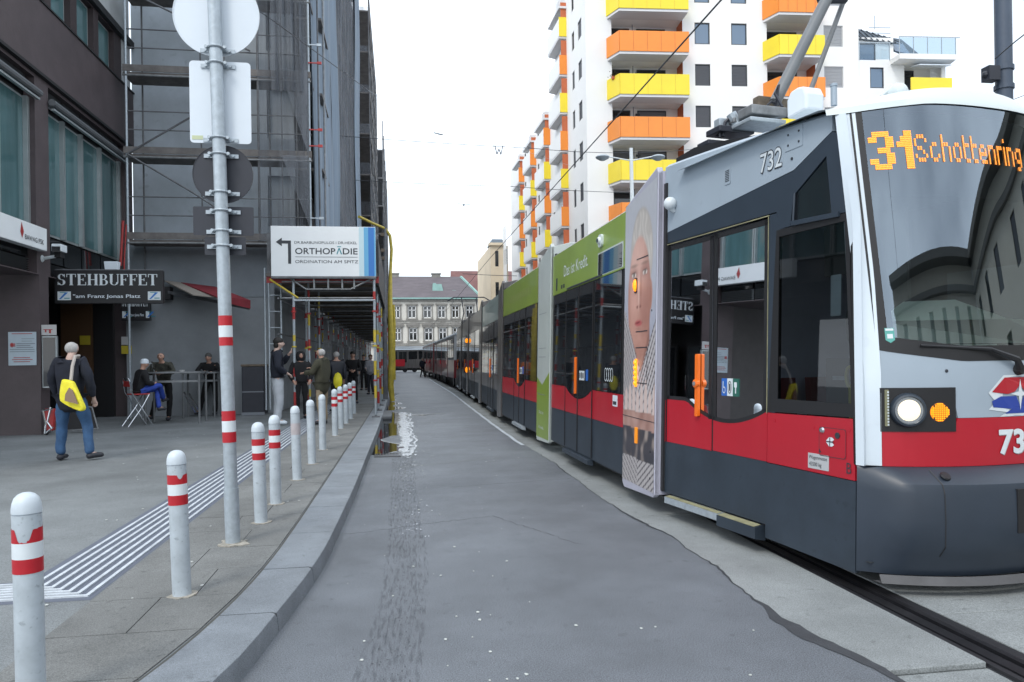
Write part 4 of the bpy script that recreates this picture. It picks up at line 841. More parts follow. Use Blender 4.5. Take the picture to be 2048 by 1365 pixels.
# awning
aw = thing('awning', 'red and beige awning folded out from the grey hoarding', 'awning', (-5, 21.5, 3.4))
def W_(px, py, y): p = onY(px, py, y); return p
A1, A2, A3, A4 = W_(327, 561, 22.1), W_(428, 574, 22.1), W_(500, 603, 20.6), W_(330, 583, 20.6)
s = MB(); s.prism([W_(328, 561, 22.15), W_(368, 566, 22.15), W_(432, 594, 20.9), W_(385, 589, 20.9)], (0, 0, -.03)); s.build('cloth', M['awn2'], aw)
s = MB(); s.prism([W_(362, 565, 22.1), W_(432, 574, 22.1), W_(501, 601, 20.72), W_(432, 593, 20.72)], (0, 0, -.03)); s.prism([W_(430, 592, 20.7), W_(501, 601, 20.7), W_(501, 618, 20.7), W_(440, 603, 20.7)], (0, -.02, 0)); s.build('valance', M['awn'], aw)
s = MB(); s.bar(W_(327, 583, 22.1), W_(499, 617, 20.8), .05, .08); s.build('front_bar', M['scafd'], aw)
s = MB(); s.box(W_(327, 580, 22.2).x, W_(345, 600, 22.2).x, 22.0, 22.28, W_(330, 600, 22.2).z, W_(330, 575, 22.2).z); s.build('cassette', M['dark'], aw)
# dark grey skip/box by the hoarding
bn = thing('storage_crate', 'dark grey storage crate against the hoarding behind the tall man', 'crate', (-3.9, 21.8, .12))
a = onY(483, 733, 21.6); c = onY(527, 733, 21.6); s = MB(); s.box(a.x, c.x, 21.6, 22.25, .14, a.z); s.build('box', M['signdark'], bn, bevel=.02)
s = MB(); s.box(a.x - .02, c.x + .02, 21.58, 22.27, a.z - .01, a.z + .05); s.build('lid', M['wood'], bn, bevel=.01); s = MB(); s.box(a.x - .01, c.x + .01, 21.585, 21.60, .75, .78); s.box(a.x - .02, c.x + .02, 21.57, 21.6, .12, .2); s.build('strap', M['inkg'], bn)
# yellow pipe and black post at the kerb end of the tunnel
yp = thing('debris_hose', 'long yellow debris hose hanging down beside the scaffold walkway', 'hose', (-.45, 29, .12))
HY = 29.0
pts = [onY(718, 434, 27), onY(745, 447, 28), onY(771, 458, HY), onY(780, 472, HY), onY(783, 500, HY), onY(781, 540, HY), onY(780, 600, HY), onY(782, 660, HY), onY(783, 720, HY), onY(781, 770, HY), onY(785, 803, HY)]
s = MB(); s.tube(pts, [.05, .05, .05, .06, .06, .06, .09, .12, .12, .12, .09], 12); s.build('hose', M['hose'], yp, smooth=True)
s = MB(); s.tube([onY(787, 610, HY), onY(789, 650, HY), onY(788, 700, HY), onY(789, 760, HY)], .05, 8); s.build('side_hose', M['hose'], yp, smooth=True)
bp = thing('black_post', 'tall tapering black post beside the yellow hose', 'post', (-.6, 29, .12))
s = MB(); q = onY(772, 780, 28.9).x; s.tube([(q - .03, 28.9, .1), (q - .03, 28.9, 3.5), (q + .05, 28.9, 6.7)], [.11, .10, .05], 10); s.build('shaft', M['scafd'], bp, smooth=True)
for z in (6.3, 5.7, 5.4): s = MB(); s.box(q - .12, q + .02, 28.8, 29, z, z + .12); s.build('bracket', M['wood'], bp)
# ================================================================== APARTMENT BUILDING (right)
ab = thing('apartment_building', 'tall white apartment building with yellow and orange balconies', 'building', (12.6, 48.6, 0))
AO = V((12.6, 48.6, 0)); AU = V((math.cos(R(-4)), math.sin(R(-4)), 0)); AN = V((-AU.y, AU.x, 0))
ST = 2.8
def AF(u, z, d=0): return AO + AU * u + AN * d + V((0, 0, z))
rows = [21.27 + ST * k for k in range(-6, 2)]      # window tops
b = MB(); hs = []
nic = [(1.75, 6.60), (12.45, 15.85)]
for zt in rows + [21.27 + 2 * ST]:
    for (ua, uc) in ((7.44, 8.49), (9.97, 11.06), (16.46, 17.83)): hs.append((ua, uc, zt - 1.46, zt))
    for ua, uc in nic: hs.append((ua, uc, zt - 2.45, zt + .17))
b.holed(AO, AU, AN, .0, 18.95, 0, 31, hs, .14)
# niches behind the balconies
for zt in rows + [21.27 + 2 * ST]:
    for ua, uc in nic:
        z0, z1 = zt - 2.45, zt + .17
        b.poly([AF(ua, z0, 1.3), AF(uc, z0, 1.3), AF(uc, z1, 1.3), AF(ua, z1, 1.3)]); b.poly([AF(ua, z1, .1), AF(uc, z1, .1), AF(uc, z1, 1.3), AF(ua, z1, 1.3)]); b.poly([AF(ua, z0, .1), AF(uc, z0, .1), AF(uc, z0, 1.3), AF(ua, z0, 1.3)]); b.poly([AF(ua, z0, .1), AF(ua, z0, 1.3), AF(ua, z1, 1.3), AF(ua, z1, .1)])
sideh = []
for zt in rows + [21.27 + 2 * ST]:
    sideh += [(1.1, 2.1, zt - 1.46 + .9, zt + .9 - .2), (3.2, 3.95, zt - .56, zt + .7)]
sideh2 = []
for k in range(-6, 3):
    z = 20.4 + k * ST
    sideh2 += [(u, u + .75, z, z + 1.35) for u in (10.4, 16.9, 23.8)]
b.holed(AO, V((0, 1, 0)), V((1, 0, 0)), 0, 9.7, 0, 31, sideh + [h for h in sideh2 if h[0] < 9], .14)
b.holed(AO, V((0, 1, 0)), V((1, 0, 0)), 9.7, 34, 0, 22.6, [h for h in sideh2 if h[3] < 22], .14)
b.poly([AO + V((0, 9.7, 22.6)), AO + V((8, 9.7, 22.6)), AO + V((8, 9.7, 31)), AO + V((0, 9.7, 31))])
b.poly([AO + V((0, 9.7, 22.6)), AO + V((0, 34, 22.6)), AO + V((8, 34, 22.6)), AO + V((8, 9.7, 22.6))])
b.poly([AF(0, 31), AF(18.95, 31), AF(18.95, 31, 10), AO + V((0, 9.7, 31))])
b.poly([AF(18.95, 0), AF(18.95, 31), AF(18.95, 31, 10), AF(18.95, 0, 10)])
b.build('wall', M['wall_w'], ab)
for zt in rows + [21.27 + 2 * ST]:
    for ua, uc in nic: b = MB(); b.poly([AF(uc - .005, zt - 2.45, .0), AF(uc - .005, zt - 2.45, 1.3), AF(uc - .005, zt + .17, 1.3), AF(uc - .005, zt + .17, .0)]); b.build('recess_side', M['bred'], ab)
def protowin(w, h, kind, name='window'):
    """frame in local x (width), z (up), y inward"""
    s = MB(); t = .07; y0, y1 = .05, .11
    s.box(0, w, y0, y1, 0, t); s.box(0, w, y0, y1, h - t, h); s.box(0, t, y0, y1, t, h - t); s.box(w - t, w, y0, y1, t, h - t)
    o = s.build(name, M['wframe'] if kind != 'pale' else M['slatw'], None)
    if kind == 'glass' or kind == 'dark':
        s = MB(); s.box(t, w - t, .085, .095, t, h - t); s.build('pane', M['blueglass' if kind == 'glass' else 'darkglass'], o, world=False)
    else:
        s = MB(); n = 13
        for i in range(n):
            z = t + (h - 2 * t) * i / n; dz = (h - 2 * t) / n
            s.hexa([(t, .075, z), (w - t, .075, z), (w - t, .10, z), (t, .10, z), (t, .06, z + dz * .55), (w - t, .06, z + dz * .55), (w - t, .10, z + dz * .62), (t, .10, z + dz * .62)])
        s.box(t, w - t, .102, .108, t, h - t); s.build('shutter', M['slatw' if kind == 'pale' else 'slat'], o, world=False)
    return o
PW = {}
def putwin(parent, P_, rz, w, h, kind):
    k = (round(w, 2), round(h, 2), kind)
    inv = wm(parent).inverted()
    if k not in PW: PW[k] = protowin(w, h, kind); o = PW[k]; o.parent = parent
    else: o = clone(PW[k], parent)
    o.location = inv @ V(P_); o.rotation_euler = (0, 0, rz); return o
RF = R(-4)
kinds = {1: ('glass', 'glass'), 0: ('slat', 'slat'), -1: ('slat', 'slat')}
for i, zt in enumerate(rows + [21.27 + 2 * ST]):
    k = i - 6
    ka, kb = {0: ('slat', 'slat'), 1: ('glass', 'glass'), -1: ('slat', 'slat'), 2: ('glass', 'glass')}.get(k, ('slat', 'glass'))
    putwin(ab, AF(7.44, zt - 1.46), RF, 1.05, 1.46, ka); putwin(ab, AF(9.97, zt - 1.46), RF, 1.09, 1.46, kb)
    putwin(ab, AF(16.46, zt - 1.46), RF, 1.37, 1.46, 'pale')
    putwin(ab, AF(2.0, zt - 1.35, 1.12), RF, 1.25, 1.35, 'dark' if k != -2 else 'slat'); putwin(ab, AF(3.75, zt - 2.2, 1.12), RF, 2.0, 2.2, ('dark' if k in (0, 1) else 'slat'))
    putwin(ab, AF(12.9, zt - 2.2, 1.12), RF, 2.2, 2.2, 'dark')
    putwin(ab, AO + V((0, 2.1, zt - .56)), R(-90), 1.0, 1.26, 'slat'); putwin(ab, AO + V((0, 3.95, zt - .56)), R(-90), .75, 1.26, 'slat' if k < 1 else 'dark')
    s = MB(); s.bar(AF(3.4, zt - 2.4, .9), AF(3.4, zt + .15, .9), .05, .05); s.build('downpipe', M['inkg'], ab)
    s = MB(); p_ = AF(3.62, zt - .35, 1.28); s.box(p_.x, p_.x + .3, p_.y - .12, p_.y - .02, p_.z, p_.z + .14); s.build('wall_lamp', M['ink'], ab)
for h in sideh2:
    if h[3] < (31 if h[0] < 9 else 22.0): putwin(ab, AO + V((0, h[1], h[2])), R(-90), .75, 1.35, 'slat')
def balcony(parent, fn, u0_, u1_, z0, h, out_, m, chamf=.55):
    """fn(u,z,d) with d negative outwards"""
    s = MB(); t = .06
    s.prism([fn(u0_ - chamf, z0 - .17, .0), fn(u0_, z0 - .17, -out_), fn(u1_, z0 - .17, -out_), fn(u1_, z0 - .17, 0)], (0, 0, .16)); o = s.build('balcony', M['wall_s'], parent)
    s = MB(); s.prism([fn(u0_, z0, -out_ - t), fn(u1_ + .02, z0, -out_ - t), fn(u1_ + .02, z0, -out_), fn(u0_, z0, -out_)], (0, 0, h)); s.build('front_panel', M[m], o)
    s = MB(); s.prism([fn(u0_ - chamf - .05, z0, 0), fn(u0_ - .03, z0, -out_ - t), fn(u0_ + .02, z0, -out_), fn(u0_ - chamf, z0, 0)], (0, 0, h)); s.build('side_panel', M[m], o)
    s = MB(); s.prism([fn(u1_, z0, 0), fn(u1_, z0, -out_ + .01), fn(u1_ - .05, z0, -out_ + .01), fn(u1_ - .05, z0, 0)], (0, 0, h)); s.build('side_panel', M[m], o)
    s = MB(); q = 5
    for i in range(q + 1):
        a = fn(u0_ + (u1_ - u0_) * i / q, z0 + .02, -out_ - t - .008); c = fn(u0_ + (u1_ - u0_) * i / q, z0 + h - .02, -out_ - t - .008)
        if 0 < i < q: s.bar(a, c, .012, .012)
    s.build('joint', M['wall_s'] if 0 else M['yel'] if m == 'byel' else M['bred'], o, kind='stuff')
    return o
fnA = lambda u, z, d: AF(u, z, d)
for k in range(-5, 3):
    z = 21.50 + k * ST + .03
    balcony(ab, fnA, 2.0, 6.60, z, 1.33, 1.25, 'bora' if k % 2 == 0 else 'byel')
    balcony(ab, fnA, 12.75, 15.85, z, 1.30, 1.25, 'byel' if k % 2 == 0 else 'bora')
# street-side balcony stacks
S_ = [(5.6, 9.2, 2, 'a'), (12.0, 15.6, -.2, 'b'), (18.4, 21.8, -.2, 'c'), (24.9, 28.6, -.2, 'd')]
for (ya, yc, ktop, tg_) in S_:
    top = 27.4 if ktop == 2 else 21.2
    n = 9 if ktop == 2 else 7
    for k in range(n):
        z = top - .9 - k * ST
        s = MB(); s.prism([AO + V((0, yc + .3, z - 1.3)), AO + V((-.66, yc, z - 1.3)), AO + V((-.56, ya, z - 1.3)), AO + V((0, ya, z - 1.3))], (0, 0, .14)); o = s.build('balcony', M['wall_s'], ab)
        s = MB(); s.box(AO.x - .57, AO.x - .0, AO.y + ya - .06, AO.y + ya, z - 1.16, z + .25); s.build('side_panel', M['byel' if (k + (ktop == 2)) % 2 else 'bora'], o)
        s = MB(); s.prism([AO + V((-.57, ya - .05, z - 1.16)), AO + V((-.68, yc, z - 1.16)), AO + V((-.62, yc, z - 1.16)), AO + V((-.51, ya - .05, z - 1.16))], (0, 0, 1.3)); s.build('front_panel', M['wall_w'], o)
        s = MB(); s.box(AO.x - .42, AO.x, AO.y + ya + .0, AO.y + ya + .05, z + .25, z + 1.36); s.build('recess_side', M['bred'], o)
    s = MB(); s.prism([AO + V((0, yc + .3, top)), AO + V((-.66, yc, top)), AO + V((-.56, ya - .1, top)), AO + V((0, ya - .1, top))], (0, 0, .15)); s.box(AO.x - .5, AO.x + .3, AO.y + ya + .2, AO.y + ya + 1.0, top + .15, top + .75); s.build('stack_roof', M['wall_s'], ab)
# antenna frame on the tower edge
s = MB()
for dx in (-.9, .0): s.tube([AO + V((dx, 6.3, 27.5)), AO + V((dx, 6.3, 29.2))], .03, 5)
for z in (28.4, 29.2): s.tube([AO + V((-.9, 6.3, z)), AO + V((.2, 6.3, z))], .03, 5)
s.build('roof_rail', M['inkg'], ab)
# lower wing with metal roof, terrace and awning
pw = thing('apartment_wing', 'lower white wing with blue metal roof and glass railed terrace', 'building', tuple(AF(19, 0)))
b = MB(); b.holed(AO, AU, AN, 18.96, 25.2, 0, 21.75, [(19.74, 20.73, z, z + 1.43) for z in (19.83, 17.03, 14.2)] + [(22.2, 24.9, z, z + 2.3) for z in (19.35,)], .14)
b.poly([AF(25.2, 0), AF(25.2, 21.75), AF(25.2, 21.75, 10), AF(25.2, 0, 10)]); b.poly([AF(18.96, 21.75), AF(25.2, 21.75), AF(25.2, 21.75, 3), AF(18.96, 21.75, 3)])
b.poly([AF(22.2, 19.35, 1.2), AF(24.9, 19.35, 1.2), AF(24.9, 21.65, 1.2), AF(22.2, 21.65, 1.2)]); b.poly([AF(22.2, 21.65, .1), AF(24.9, 21.65, .1), AF(24.9, 21.65, 1.3), AF(22.2, 21.65, 1.3)])
b.build('wall', M['wall_w'], pw)
b = MB(); b.holed(AO + AN * .9, AU, AN, 18.96, 22.0, 21.75, 23.7, [(19.3, 20.7, 21.95, 23.3)], .1); b.build('attic_wall', M['wall_w'], pw)
for z in (19.83, 17.03, 14.2): putwin(pw, AF(19.74, z), RF, .99, 1.43, 'glass')
putwin(pw, AF(19.3, 21.95, .9), RF, 1.4, 1.35, 'glass')
s = MB(); s.prism([AF(18.96, 23.55, .7), AF(22.4, 23.2, .7), AF(22.4, 24.3, 2.2), AF(18.96, 25.2, 2.2)], AN * .1); s.prism([AF(22.2, 24.35, 2.2), AF(22.0, 23.0, 1.2), AF(25.3, 21.8, 1.2), AF(23.4, 24.2, 2.2)], AN * .1)
s.build('metal_roof', M['roofm'], pw)
for i in range(9):
    u = 19.1 + i * .42; s = MB(); s.bar(AF(u, 23.58 - (u - 19) * .1, .66), AF(u, 25.15 - (u - 19) * .25, 2.14), .05, .05); s.build('roof_seam', M['signdark'], pw)
s = MB(); s.bar(AF(22.5, 23.3, 1.1), AF(23.6, 23.3, 1.1), .9, .06); 
s = MB(); s.prism([AF(22.3, 22.9, 1.15), AF(23.4, 22.7, 1.15), AF(23.2, 23.8, 1.8), AF(22.1, 23.9, 1.8)], AN * .05); s.build('skylight', M['blueglass'], pw)
for z in (21.45,):
    s = MB(); s.prism([AF(21.2, z, 0), AF(21.2, z, -1.1), AF(25.2, z, -1.1), AF(25.4, z, 0)], (0, 0, .35)); s.build('terrace_slab', M['wall_w'], pw)
glb = glass_mat('balustrade_glass', (.75, .82, .86), .02, 1.5)
s = MB()
for u in (18.98, 21.15): s.bar(AF(u, 21.75, -.02), AF(u, 22.95, -.02), .04, .04)
for u in (21.2, 22.2, 23.2, 24.2, 25.2): s.bar(AF(u, 21.8, -1.08), AF(u, 22.95, -1.08), .04, .04)
s.bar(AF(21.2, 22.95, -1.08), AF(25.5, 22.95, -1.08), .05, .05); s.bar(AF(18.98, 22.95, -.02), AF(21.2, 22.95, -.02), .05, .05); s.build('railing', M['galv'], pw)
for i in range(4): s = MB(); s.prism([AF(21.22 + i, 21.82, -1.07), AF(22.18 + i, 21.82, -1.07), AF(22.18 + i, 22.9, -1.07), AF(21.22 + i, 22.9, -1.07)], AN * .01); s.build('glass_pane', glb, pw)
for i in range(2): s = MB(); s.prism([AF(19.0 + i * 1.08, 21.82, 0), AF(20.05 + i * 1.08, 21.82, 0), AF(20.05 + i * 1.08, 22.9, 0), AF(19.0 + i * 1.08, 22.9, 0)], AN * .01); s.build('glass_pane', glb, pw)
s = MB(); s.prism([AF(22.6, 21.3, -.05), AF(24.9, 21.3, -.05), AF(24.9, 21.05, -1.1), AF(22.6, 21.05, -1.1)], (0, 0, .06)); s.build('awning', M['signback'], pw)
s = MB(); s.prism([AF(22.0, 19.35, -1.1), AF(24.9, 19.35, -1.1), AF(24.9, 19.35, -1.0), AF(22.0, 19.35, -1.0)], (0, 0, .85)); s.build('balcony_panel', M['byel'], pw)
s = MB(); s.prism([AF(22.0, 19.2, -1.1), AF(25.1, 19.2, -1.1), AF(25.1, 19.2, 0), AF(22.0, 19.2, 0)], (0, 0, .14)); s.build('balcony_slab', M['wall_s'], pw)
putwin(pw, AF(22.3, 19.4, 1.05), RF, 1.3, 2.1, 'dark')
s = MB(); s.bar(AF(21.6, 25.0, 2.5), AF(21.6, 26.0, 2.5), .04, .04); s.bar(AF(21.0, 25.0, 2.2), AF(22.6, 25.0, 2.2), .04, .04); s.bar(AF(21.0, 24.6, 2.2), AF(22.6, 24.6, 2.2), .04, .04); s.build('roof_rail', M['galv'], pw)
# cream corner house beyond
ch = thing('corner_house', 'cream and white old corner house beyond the balcony towers', 'building', (12.2, 84, 0))
b = MB(); hh = [(u, u + .45, z, z + 1.7) for u in (7.0, 7.7, 8.5) for z in (5, 8.6, 12.2)]
b.holed((12.05, 76, 0), (0, 1, 0), (1, 0, 0), 6.7, 9.4, 0, 16.4, hh, .15); b.holed((12.05, 76, 0), (0, 1, 0), (1, 0, 0), 6.7, 9.4, 16.41, 16.6, [], .1); b.build('wall', M['grey_l'] if 0 else M['wall_w'], ch)
for h in hh: putwin(ch, (12.05, 76 + h[1], h[2]), R(-90), .45, 1.7, 'dark')
b = MB(); hb = [(.5, .9, z, z + 1.8) for z in (5, 8.6, 12.2)]
b.holed((10.62, 85.4, 0), (1, 0, 0), (0, 1, 0), 0, 2, 0, 14.6, hb, .15); b.box(10.62, 10.7, 85.5, 100, 0, 14.6); b.box(10.4, 12.3, 85.1, 86, 14.6, 14.9); b.build('corner_wall', M['beige'], ch)
for h in hb: putwin(ch, (10.62 + h[0], 85.4, h[2]), 0, .4, 1.8, 'dark')
b = MB(); b.prism([(10.7, 85.6, 14.9), (12.4, 85.6, 14.9), (12.2, 87, 15.6), (11.0, 87, 15.6)], (0, 4, 0)); b.build('roof', M['roofm'], ch)
# ================================================================== OLD BUILDING AT THE STREET END
ob = thing('old_apartment_house', 'grey stone house with ornate windows and slate roof closing the street', 'building', (5, 118, 0))
OY = 118
def ox(px): return onY(px, 640, OY).x
def oz(py): return onY(870, py, OY).z
wxs = [(786, 800), (816, 832), (847, 863), (876, 891), (904, 918), (932, 946)]
up_ = [(ox(a), ox(c), oz(636), oz(612)) for a, c in wxs]; lo_ = [(ox(a) + .15, ox(c) + .15, oz(681), oz(656)) for a, c in wxs]
gr_ = [(ox(a), ox(c), 1.0, 3.6) for a, c in wxs]
x0 = -9
b = MB(); b.holed((x0, OY, 0), (1, 0, 0), (0, 1, 0), 0, 22, 0, oz(599), [(a - x0, c - x0, z0, z1) for a, c, z0, z1 in up_ + lo_ + gr_], .25); b.build('wall', M['stone'], ob)
for a, c, z0, z1 in up_ + lo_ + gr_:
    w, h = c - a, z1 - z0; s = MB(); t = .1
    s.box(a, c, OY + .12, OY + .2, z0, z0 + t); s.box(a, c, OY + .12, OY + .2, z1 - t, z1); s.box(a, a + t, OY + .12, OY + .2, z0, z1); s.box(c - t, c, OY + .12, OY + .2, z0, z1); s.box((a + c) / 2 - .06, (a + c) / 2 + .06, OY + .12, OY + .2, z0, z1); s.box(a, c, OY + .12, OY + .2, z0 + h * .62, z0 + h * .62 + .1)
    q = s.build('window', M['wwin'], ob); s = MB(); s.box(a + .05, c - .05, OY + .2, OY + .22, z0, z1); s.build('pane', M['darkglass'], q)
for k, (a, c, z0, z1) in enumerate(up_ + lo_):
    s = MB(); s.box(a - .22, a - .02, OY - .08, OY - .003, z0 - .1, z1 + .1); s.box(c + .02, c + .22, OY - .08, OY - .003, z0 - .1, z1 + .1); s.box(a - .35, c + .35, OY - .16, OY - .003, z1 + .1, z1 + .32); s.box(a - .3, c + .3, OY - .14, OY - .003, z0 - .3, z0 - .1)
    if k >= len(up_): m_ = (a + c) / 2; s.prism([(a - .45, OY - .2, z1 + .33)] + [(m_ + (c - a + 1.0) / 2 * math.cos(R(t)), OY - .2, z1 + .40 + .5 * math.sin(R(t))) for t in (160, 135, 110, 90, 70, 45, 20)] + [(c + .45, OY - .2, z1 + .33)], (0, .19, 0))
    s.build('window_surround', M['stone2'], ob)
for z, h, d in ((oz(643), .18, .15), (oz(647), .1, .1), (oz(693), .25, .2), (oz(688), .1, .1), (oz(603), .3, .3)):
    s = MB(); s.box(x0, 13, OY - d, OY - .002, z, z + h); s.build('string_course', M['stone2'], ob)
s = MB(); s.box(x0, 13.1, OY - .55, OY, oz(599), oz(596)); s.build('cornice', M['copper'], ob)
for i in range(44): s = MB(); xx = x0 + .2 + i * .5; s.box(xx, xx + .2, OY - .4, OY - .003, oz(603) + .02, oz(600)); s.build('bracket', M['stone2'], ob)
s = MB(); s.prism([(x0, OY - .5, oz(596)), (13.1, OY - .5, oz(596)), (10.2, OY + 4, oz(548)), (x0, OY + 4, oz(548))], (0, .2, 0)); s.build('roof', M['tile'], ob)
s = MB(); s.bar((13.1, OY - .6, oz(596)), (10.2, OY + 3.9, oz(548)), .35, .25); s.build('copper_hip', M['copper'], ob)
for px in (790, 876): a = ox(px); s = MB(); s.box(a - .7, a + .7, OY + 3.8, OY + 4.8, oz(552), oz(541)); s.box(a - .8, a + .8, OY + 3.7, OY + 4.9, oz(543), oz(541)); s.build('chimney', M['stone2'], ob)
for px, py, w, h in ((809, 588, 1.0, .8), (877, 577, 1.6, 1.3), (869, 577, .8, 1.6), (908, 586, 1.0, .8)):
    a = onY(px, py, OY + 1.2); s = MB(); s.hexa([(a.x - w / 2, a.y - .3, a.z - h * .6), (a.x + w / 2, a.y - .3, a.z - h * .6), (a.x + w / 2, a.y + 2, a.z - h * .6), (a.x - w / 2, a.y + 2, a.z - h * .6), (a.x - w * .3, a.y - .2, a.z + h * .5), (a.x + w * .3, a.y - .2, a.z + h * .5), (a.x + w * .3, a.y + 2, a.z + h * .5), (a.x - w * .3, a.y + 2, a.z + h * .5)]); s.build('dormer', M['copper'], ob)
nbh = thing('red_roofed_house', 'house with reddish tiled roof next to the ornate grey one', 'building', (15, 124, 0))
s = MB(); s.box(9, 24, 123, 124, 0, oz(592) + .5); s.build('wall', M['grey_l'], nbh)
s = MB(); s.prism([(8.5, 122.8, oz(590) + .6), (24, 122.8, oz(590) + .6), (24, 127, oz(544) + 1.2), (8.9, 127, oz(544) + 1.2)], (0, .2, 0)); s.build('roof', M['tile2'], nbh)
s = MB(); s.box(8.5, 24, 122.4, 122.9, oz(590) + .35, oz(590) + .65); s.build('gutter', M['redp'], nbh)
# left filler building at the street end behind the scaffold
fb = thing('plain_house', 'plain grey house front far left behind the scaffold walkway', 'building', (-20, 119, 0))
s = MB(); s.box(-40, -9.2, 118.6, 125, 0, 14); s.build('wall', M['stone'], fb)
# building behind the camera, seen in the windscreen
rb = thing('beige_house', 'beige house with dark cornices mirrored in the tram windscreen', 'building', (20, -6, 0))
b = MB(); hr = [(u, u + 1.0, z, z + 1.5) for u in lin(2, 26, 7) for z in (1.2, 4.0, 6.8)]; hr2 = [h for h in hr if h[1] < 21]
dU = V((.10, -1, 0)).normalized(); dW = V((-1, -.38, 0)).normalized(); nW = V((.38, -1, 0)).normalized(); b.holed((20, 14, 0), dU, (1, 0, 0), 0, 28.1, 0, 10.0, hr, .2); b.holed((22.8, -14, 0), dW, nW, 0, 22, 0, 10.0, hr2, .2); b.build('wall', M['refl'], rb)
b = MB()
for z, h, d in ((10.1, .35, 1.1), (8.9, .25, .4)):
    s = b; s.bar(V((20 - d / 2, 14, z)), V((22.8 - d / 2, -14, z)), d, h); s.bar(V((22.8, -14, z)) - nW * d / 2, V((22.8, -14, z)) + dW * 22 - nW * d / 2, d, h)
b.build('cornice', M['refld'], rb)
for h in hr:
    p_ = V((20, 14, h[2])) + dU * h[0] + V((.15, 0, 0)); q_ = V((20, 14, h[2])) + dU * h[1] + V((.15, 0, 0))
    s = MB(); s.prism([p_, q_, q_ + V((0, 0, 1.5)), p_ + V((0, 0, 1.5))], (.03, 0, 0)); s.build('window', M['darkglass'], rb)
    if h in hr2: a_ = V((22.8, -14, h[2])) + dW * h[0] + nW * .15; c_ = a_ + dW * 1.0; s = MB(); s.prism([a_, c_, c_ + V((0, 0, 1.5)), a_ + V((0, 0, 1.5))], nW * .03); s.build('window', M['darkglass'], rb)

# ================================================================== STREET FURNITURE AND WIRES
sl_ = thing('street_lamp', 'pale double-armed street lamp rising behind the green tram section', 'street lamp', tuple(C0.xy) + (0,))
LD = 21
tp = C0 + ray(1262, 297) * LD; sl_.location = (tp.x, tp.y, 0)
s = MB(); s.tube([(tp.x + .02, tp.y, 0), (tp.x + .02, tp.y, 4.5), (tp.x, tp.y, tp.z)], [.09, .065, .05], 10); s.build('pole', M['white'], sl_, smooth=True)
for px in (1205, 1316):
    e = C0 + ray(px, 315) * LD; s = MB(); s.tube([tp + V((0, 0, -.35)), e + V((0, 0, .05))], .018, 6); s.build('arm', M['white'], sl_)
    s = MB(); s.ball(e, .20, .20, .07, 12); s.ball(e + V((0, 0, -.03)), .14, .14, .07, 10); s.build('lamp_head', M['galv'], sl_, smooth=True)
cp = thing('catenary_mast', 'dark blue steel mast rising beyond the tram front at right', 'mast', (11.2, 12.5, 0))
MD = 14; tpp = C0 + ray(2007, 100) * MD; cp.location = (tpp.x, tpp.y, 0)
s = MB(); s.tube([(tpp.x, tpp.y, 0), (tpp.x, tpp.y, 10)], .145, 16); s.build('shaft', M['mastblue'], cp, smooth=True)
e = C0 + ray(1983, 150) * (MD - .1); s = MB(); s.box(e.x - .13, e.x + .1, e.y - .1, e.y + .1, e.z - .12, e.z + .14); s.tube([e, V((tpp.x, tpp.y, e.z))], .04, 6); s.ball(e + V((-.12, 0, 0)), .07); s.build('insulator_bracket', M['signdark'], cp)
e = C0 + ray(1990, 172) * (MD - .1); s = MB(); s.lathe([(.17, -.04), (.17, .04)], 16, (tpp.x, tpp.y, e.z)); s.lathe([(.17, -.04), (.17, .04)], 16, (tpp.x, tpp.y, e.z + .35)); s.build('collar', M['mastblue'], cp)
def wire(name, lab, pts, r, m='ink', sag=.0, cat='wire', group=None):
    out_ = []
    for a, c in zip(pts, pts[1:]):
        a, c = V(a), V(c)
        for i in range(12): t = i / 12; out_.append(a.lerp(c, t) - V((0, 0, sag * 4 * t * (1 - t))))
    out_.append(V(pts[-1])); s = MB(); s.tube(out_, r, 5); return tag(s.build(name, M[m], None, loc=tuple(out_[0])), lab, cat, group)
wire('contact_wire', 'overhead contact wire running above the tram track', [(3.66, -6, 5.62), (3.66, 6, 5.6), (3.66, 30, 5.6), (3.9, 60, 5.6), (3.9, 100, 5.6)], .011)
D_ = lambda px, py, d: C0 + ray(px, py) * d
wire('span_wire', 'upper span wire crossing to the white building above the trams', [D_(560, 262, 27), D_(1065, 297, 29), D_(1240, 306, 32), D_(1385, 299, 36)], .012, sag=.05)
wire('span_wire', 'lower span wire crossing below the upper one', [D_(700, 360, 37), D_(1020, 373, 38), D_(1265, 386, 40)], .014, sag=.05)
wire('span_wire', 'dark span wire slanting from the near round sign to the scaffold', [D_(470, -10, 17), D_(548, 43, 18), D_(735, 180, 26)], .012)
wire('span_wire', 'faint span wire continuing past the insulators to the W sign', [D_(735, 180, 26), D_(877, 270, 33), D_(998, 286, 36), D_(1150, 335, 47)], .006, 'galv')
wire('span_wire', 'span wire at the street end in front of the old roof', [D_(925, 548, 80), D_(985, 551, 80), D_(1060, 553, 80)], .03)
wire('span_wire', 'wire climbing to the mast at the right edge', [D_(1990, 118, 13.5), D_(2030, 84, 13), D_(2100, 30, 12)], .011)
wire('span_wire', 'thin wire low on the mast at the right edge', [D_(2012, 205, 13.6), D_(2100, 172, 12)], .007)
for px, lab in ((872, 'pale insulator on the span wire nearest the W sign'),): 
    s = MB(); a = D_(868, 266, 33); c = D_(886, 270, 33); s.tube([a, c], .03, 6); tag(s.build('insulator', M['galv'], None, loc=tuple(a)), lab, 'insulator')
s = MB(); a = D_(915, 408, 40); c = D_(940, 409, 40); s.tube([a, c], .022, 6); s.ball((a + c) / 2 + V((0, 0, -.05)), .06); tag(s.build('insulator', M['galv'], None, loc=tuple(a)), 'pale insulator hanging alone lower in the sky', 'insulator')
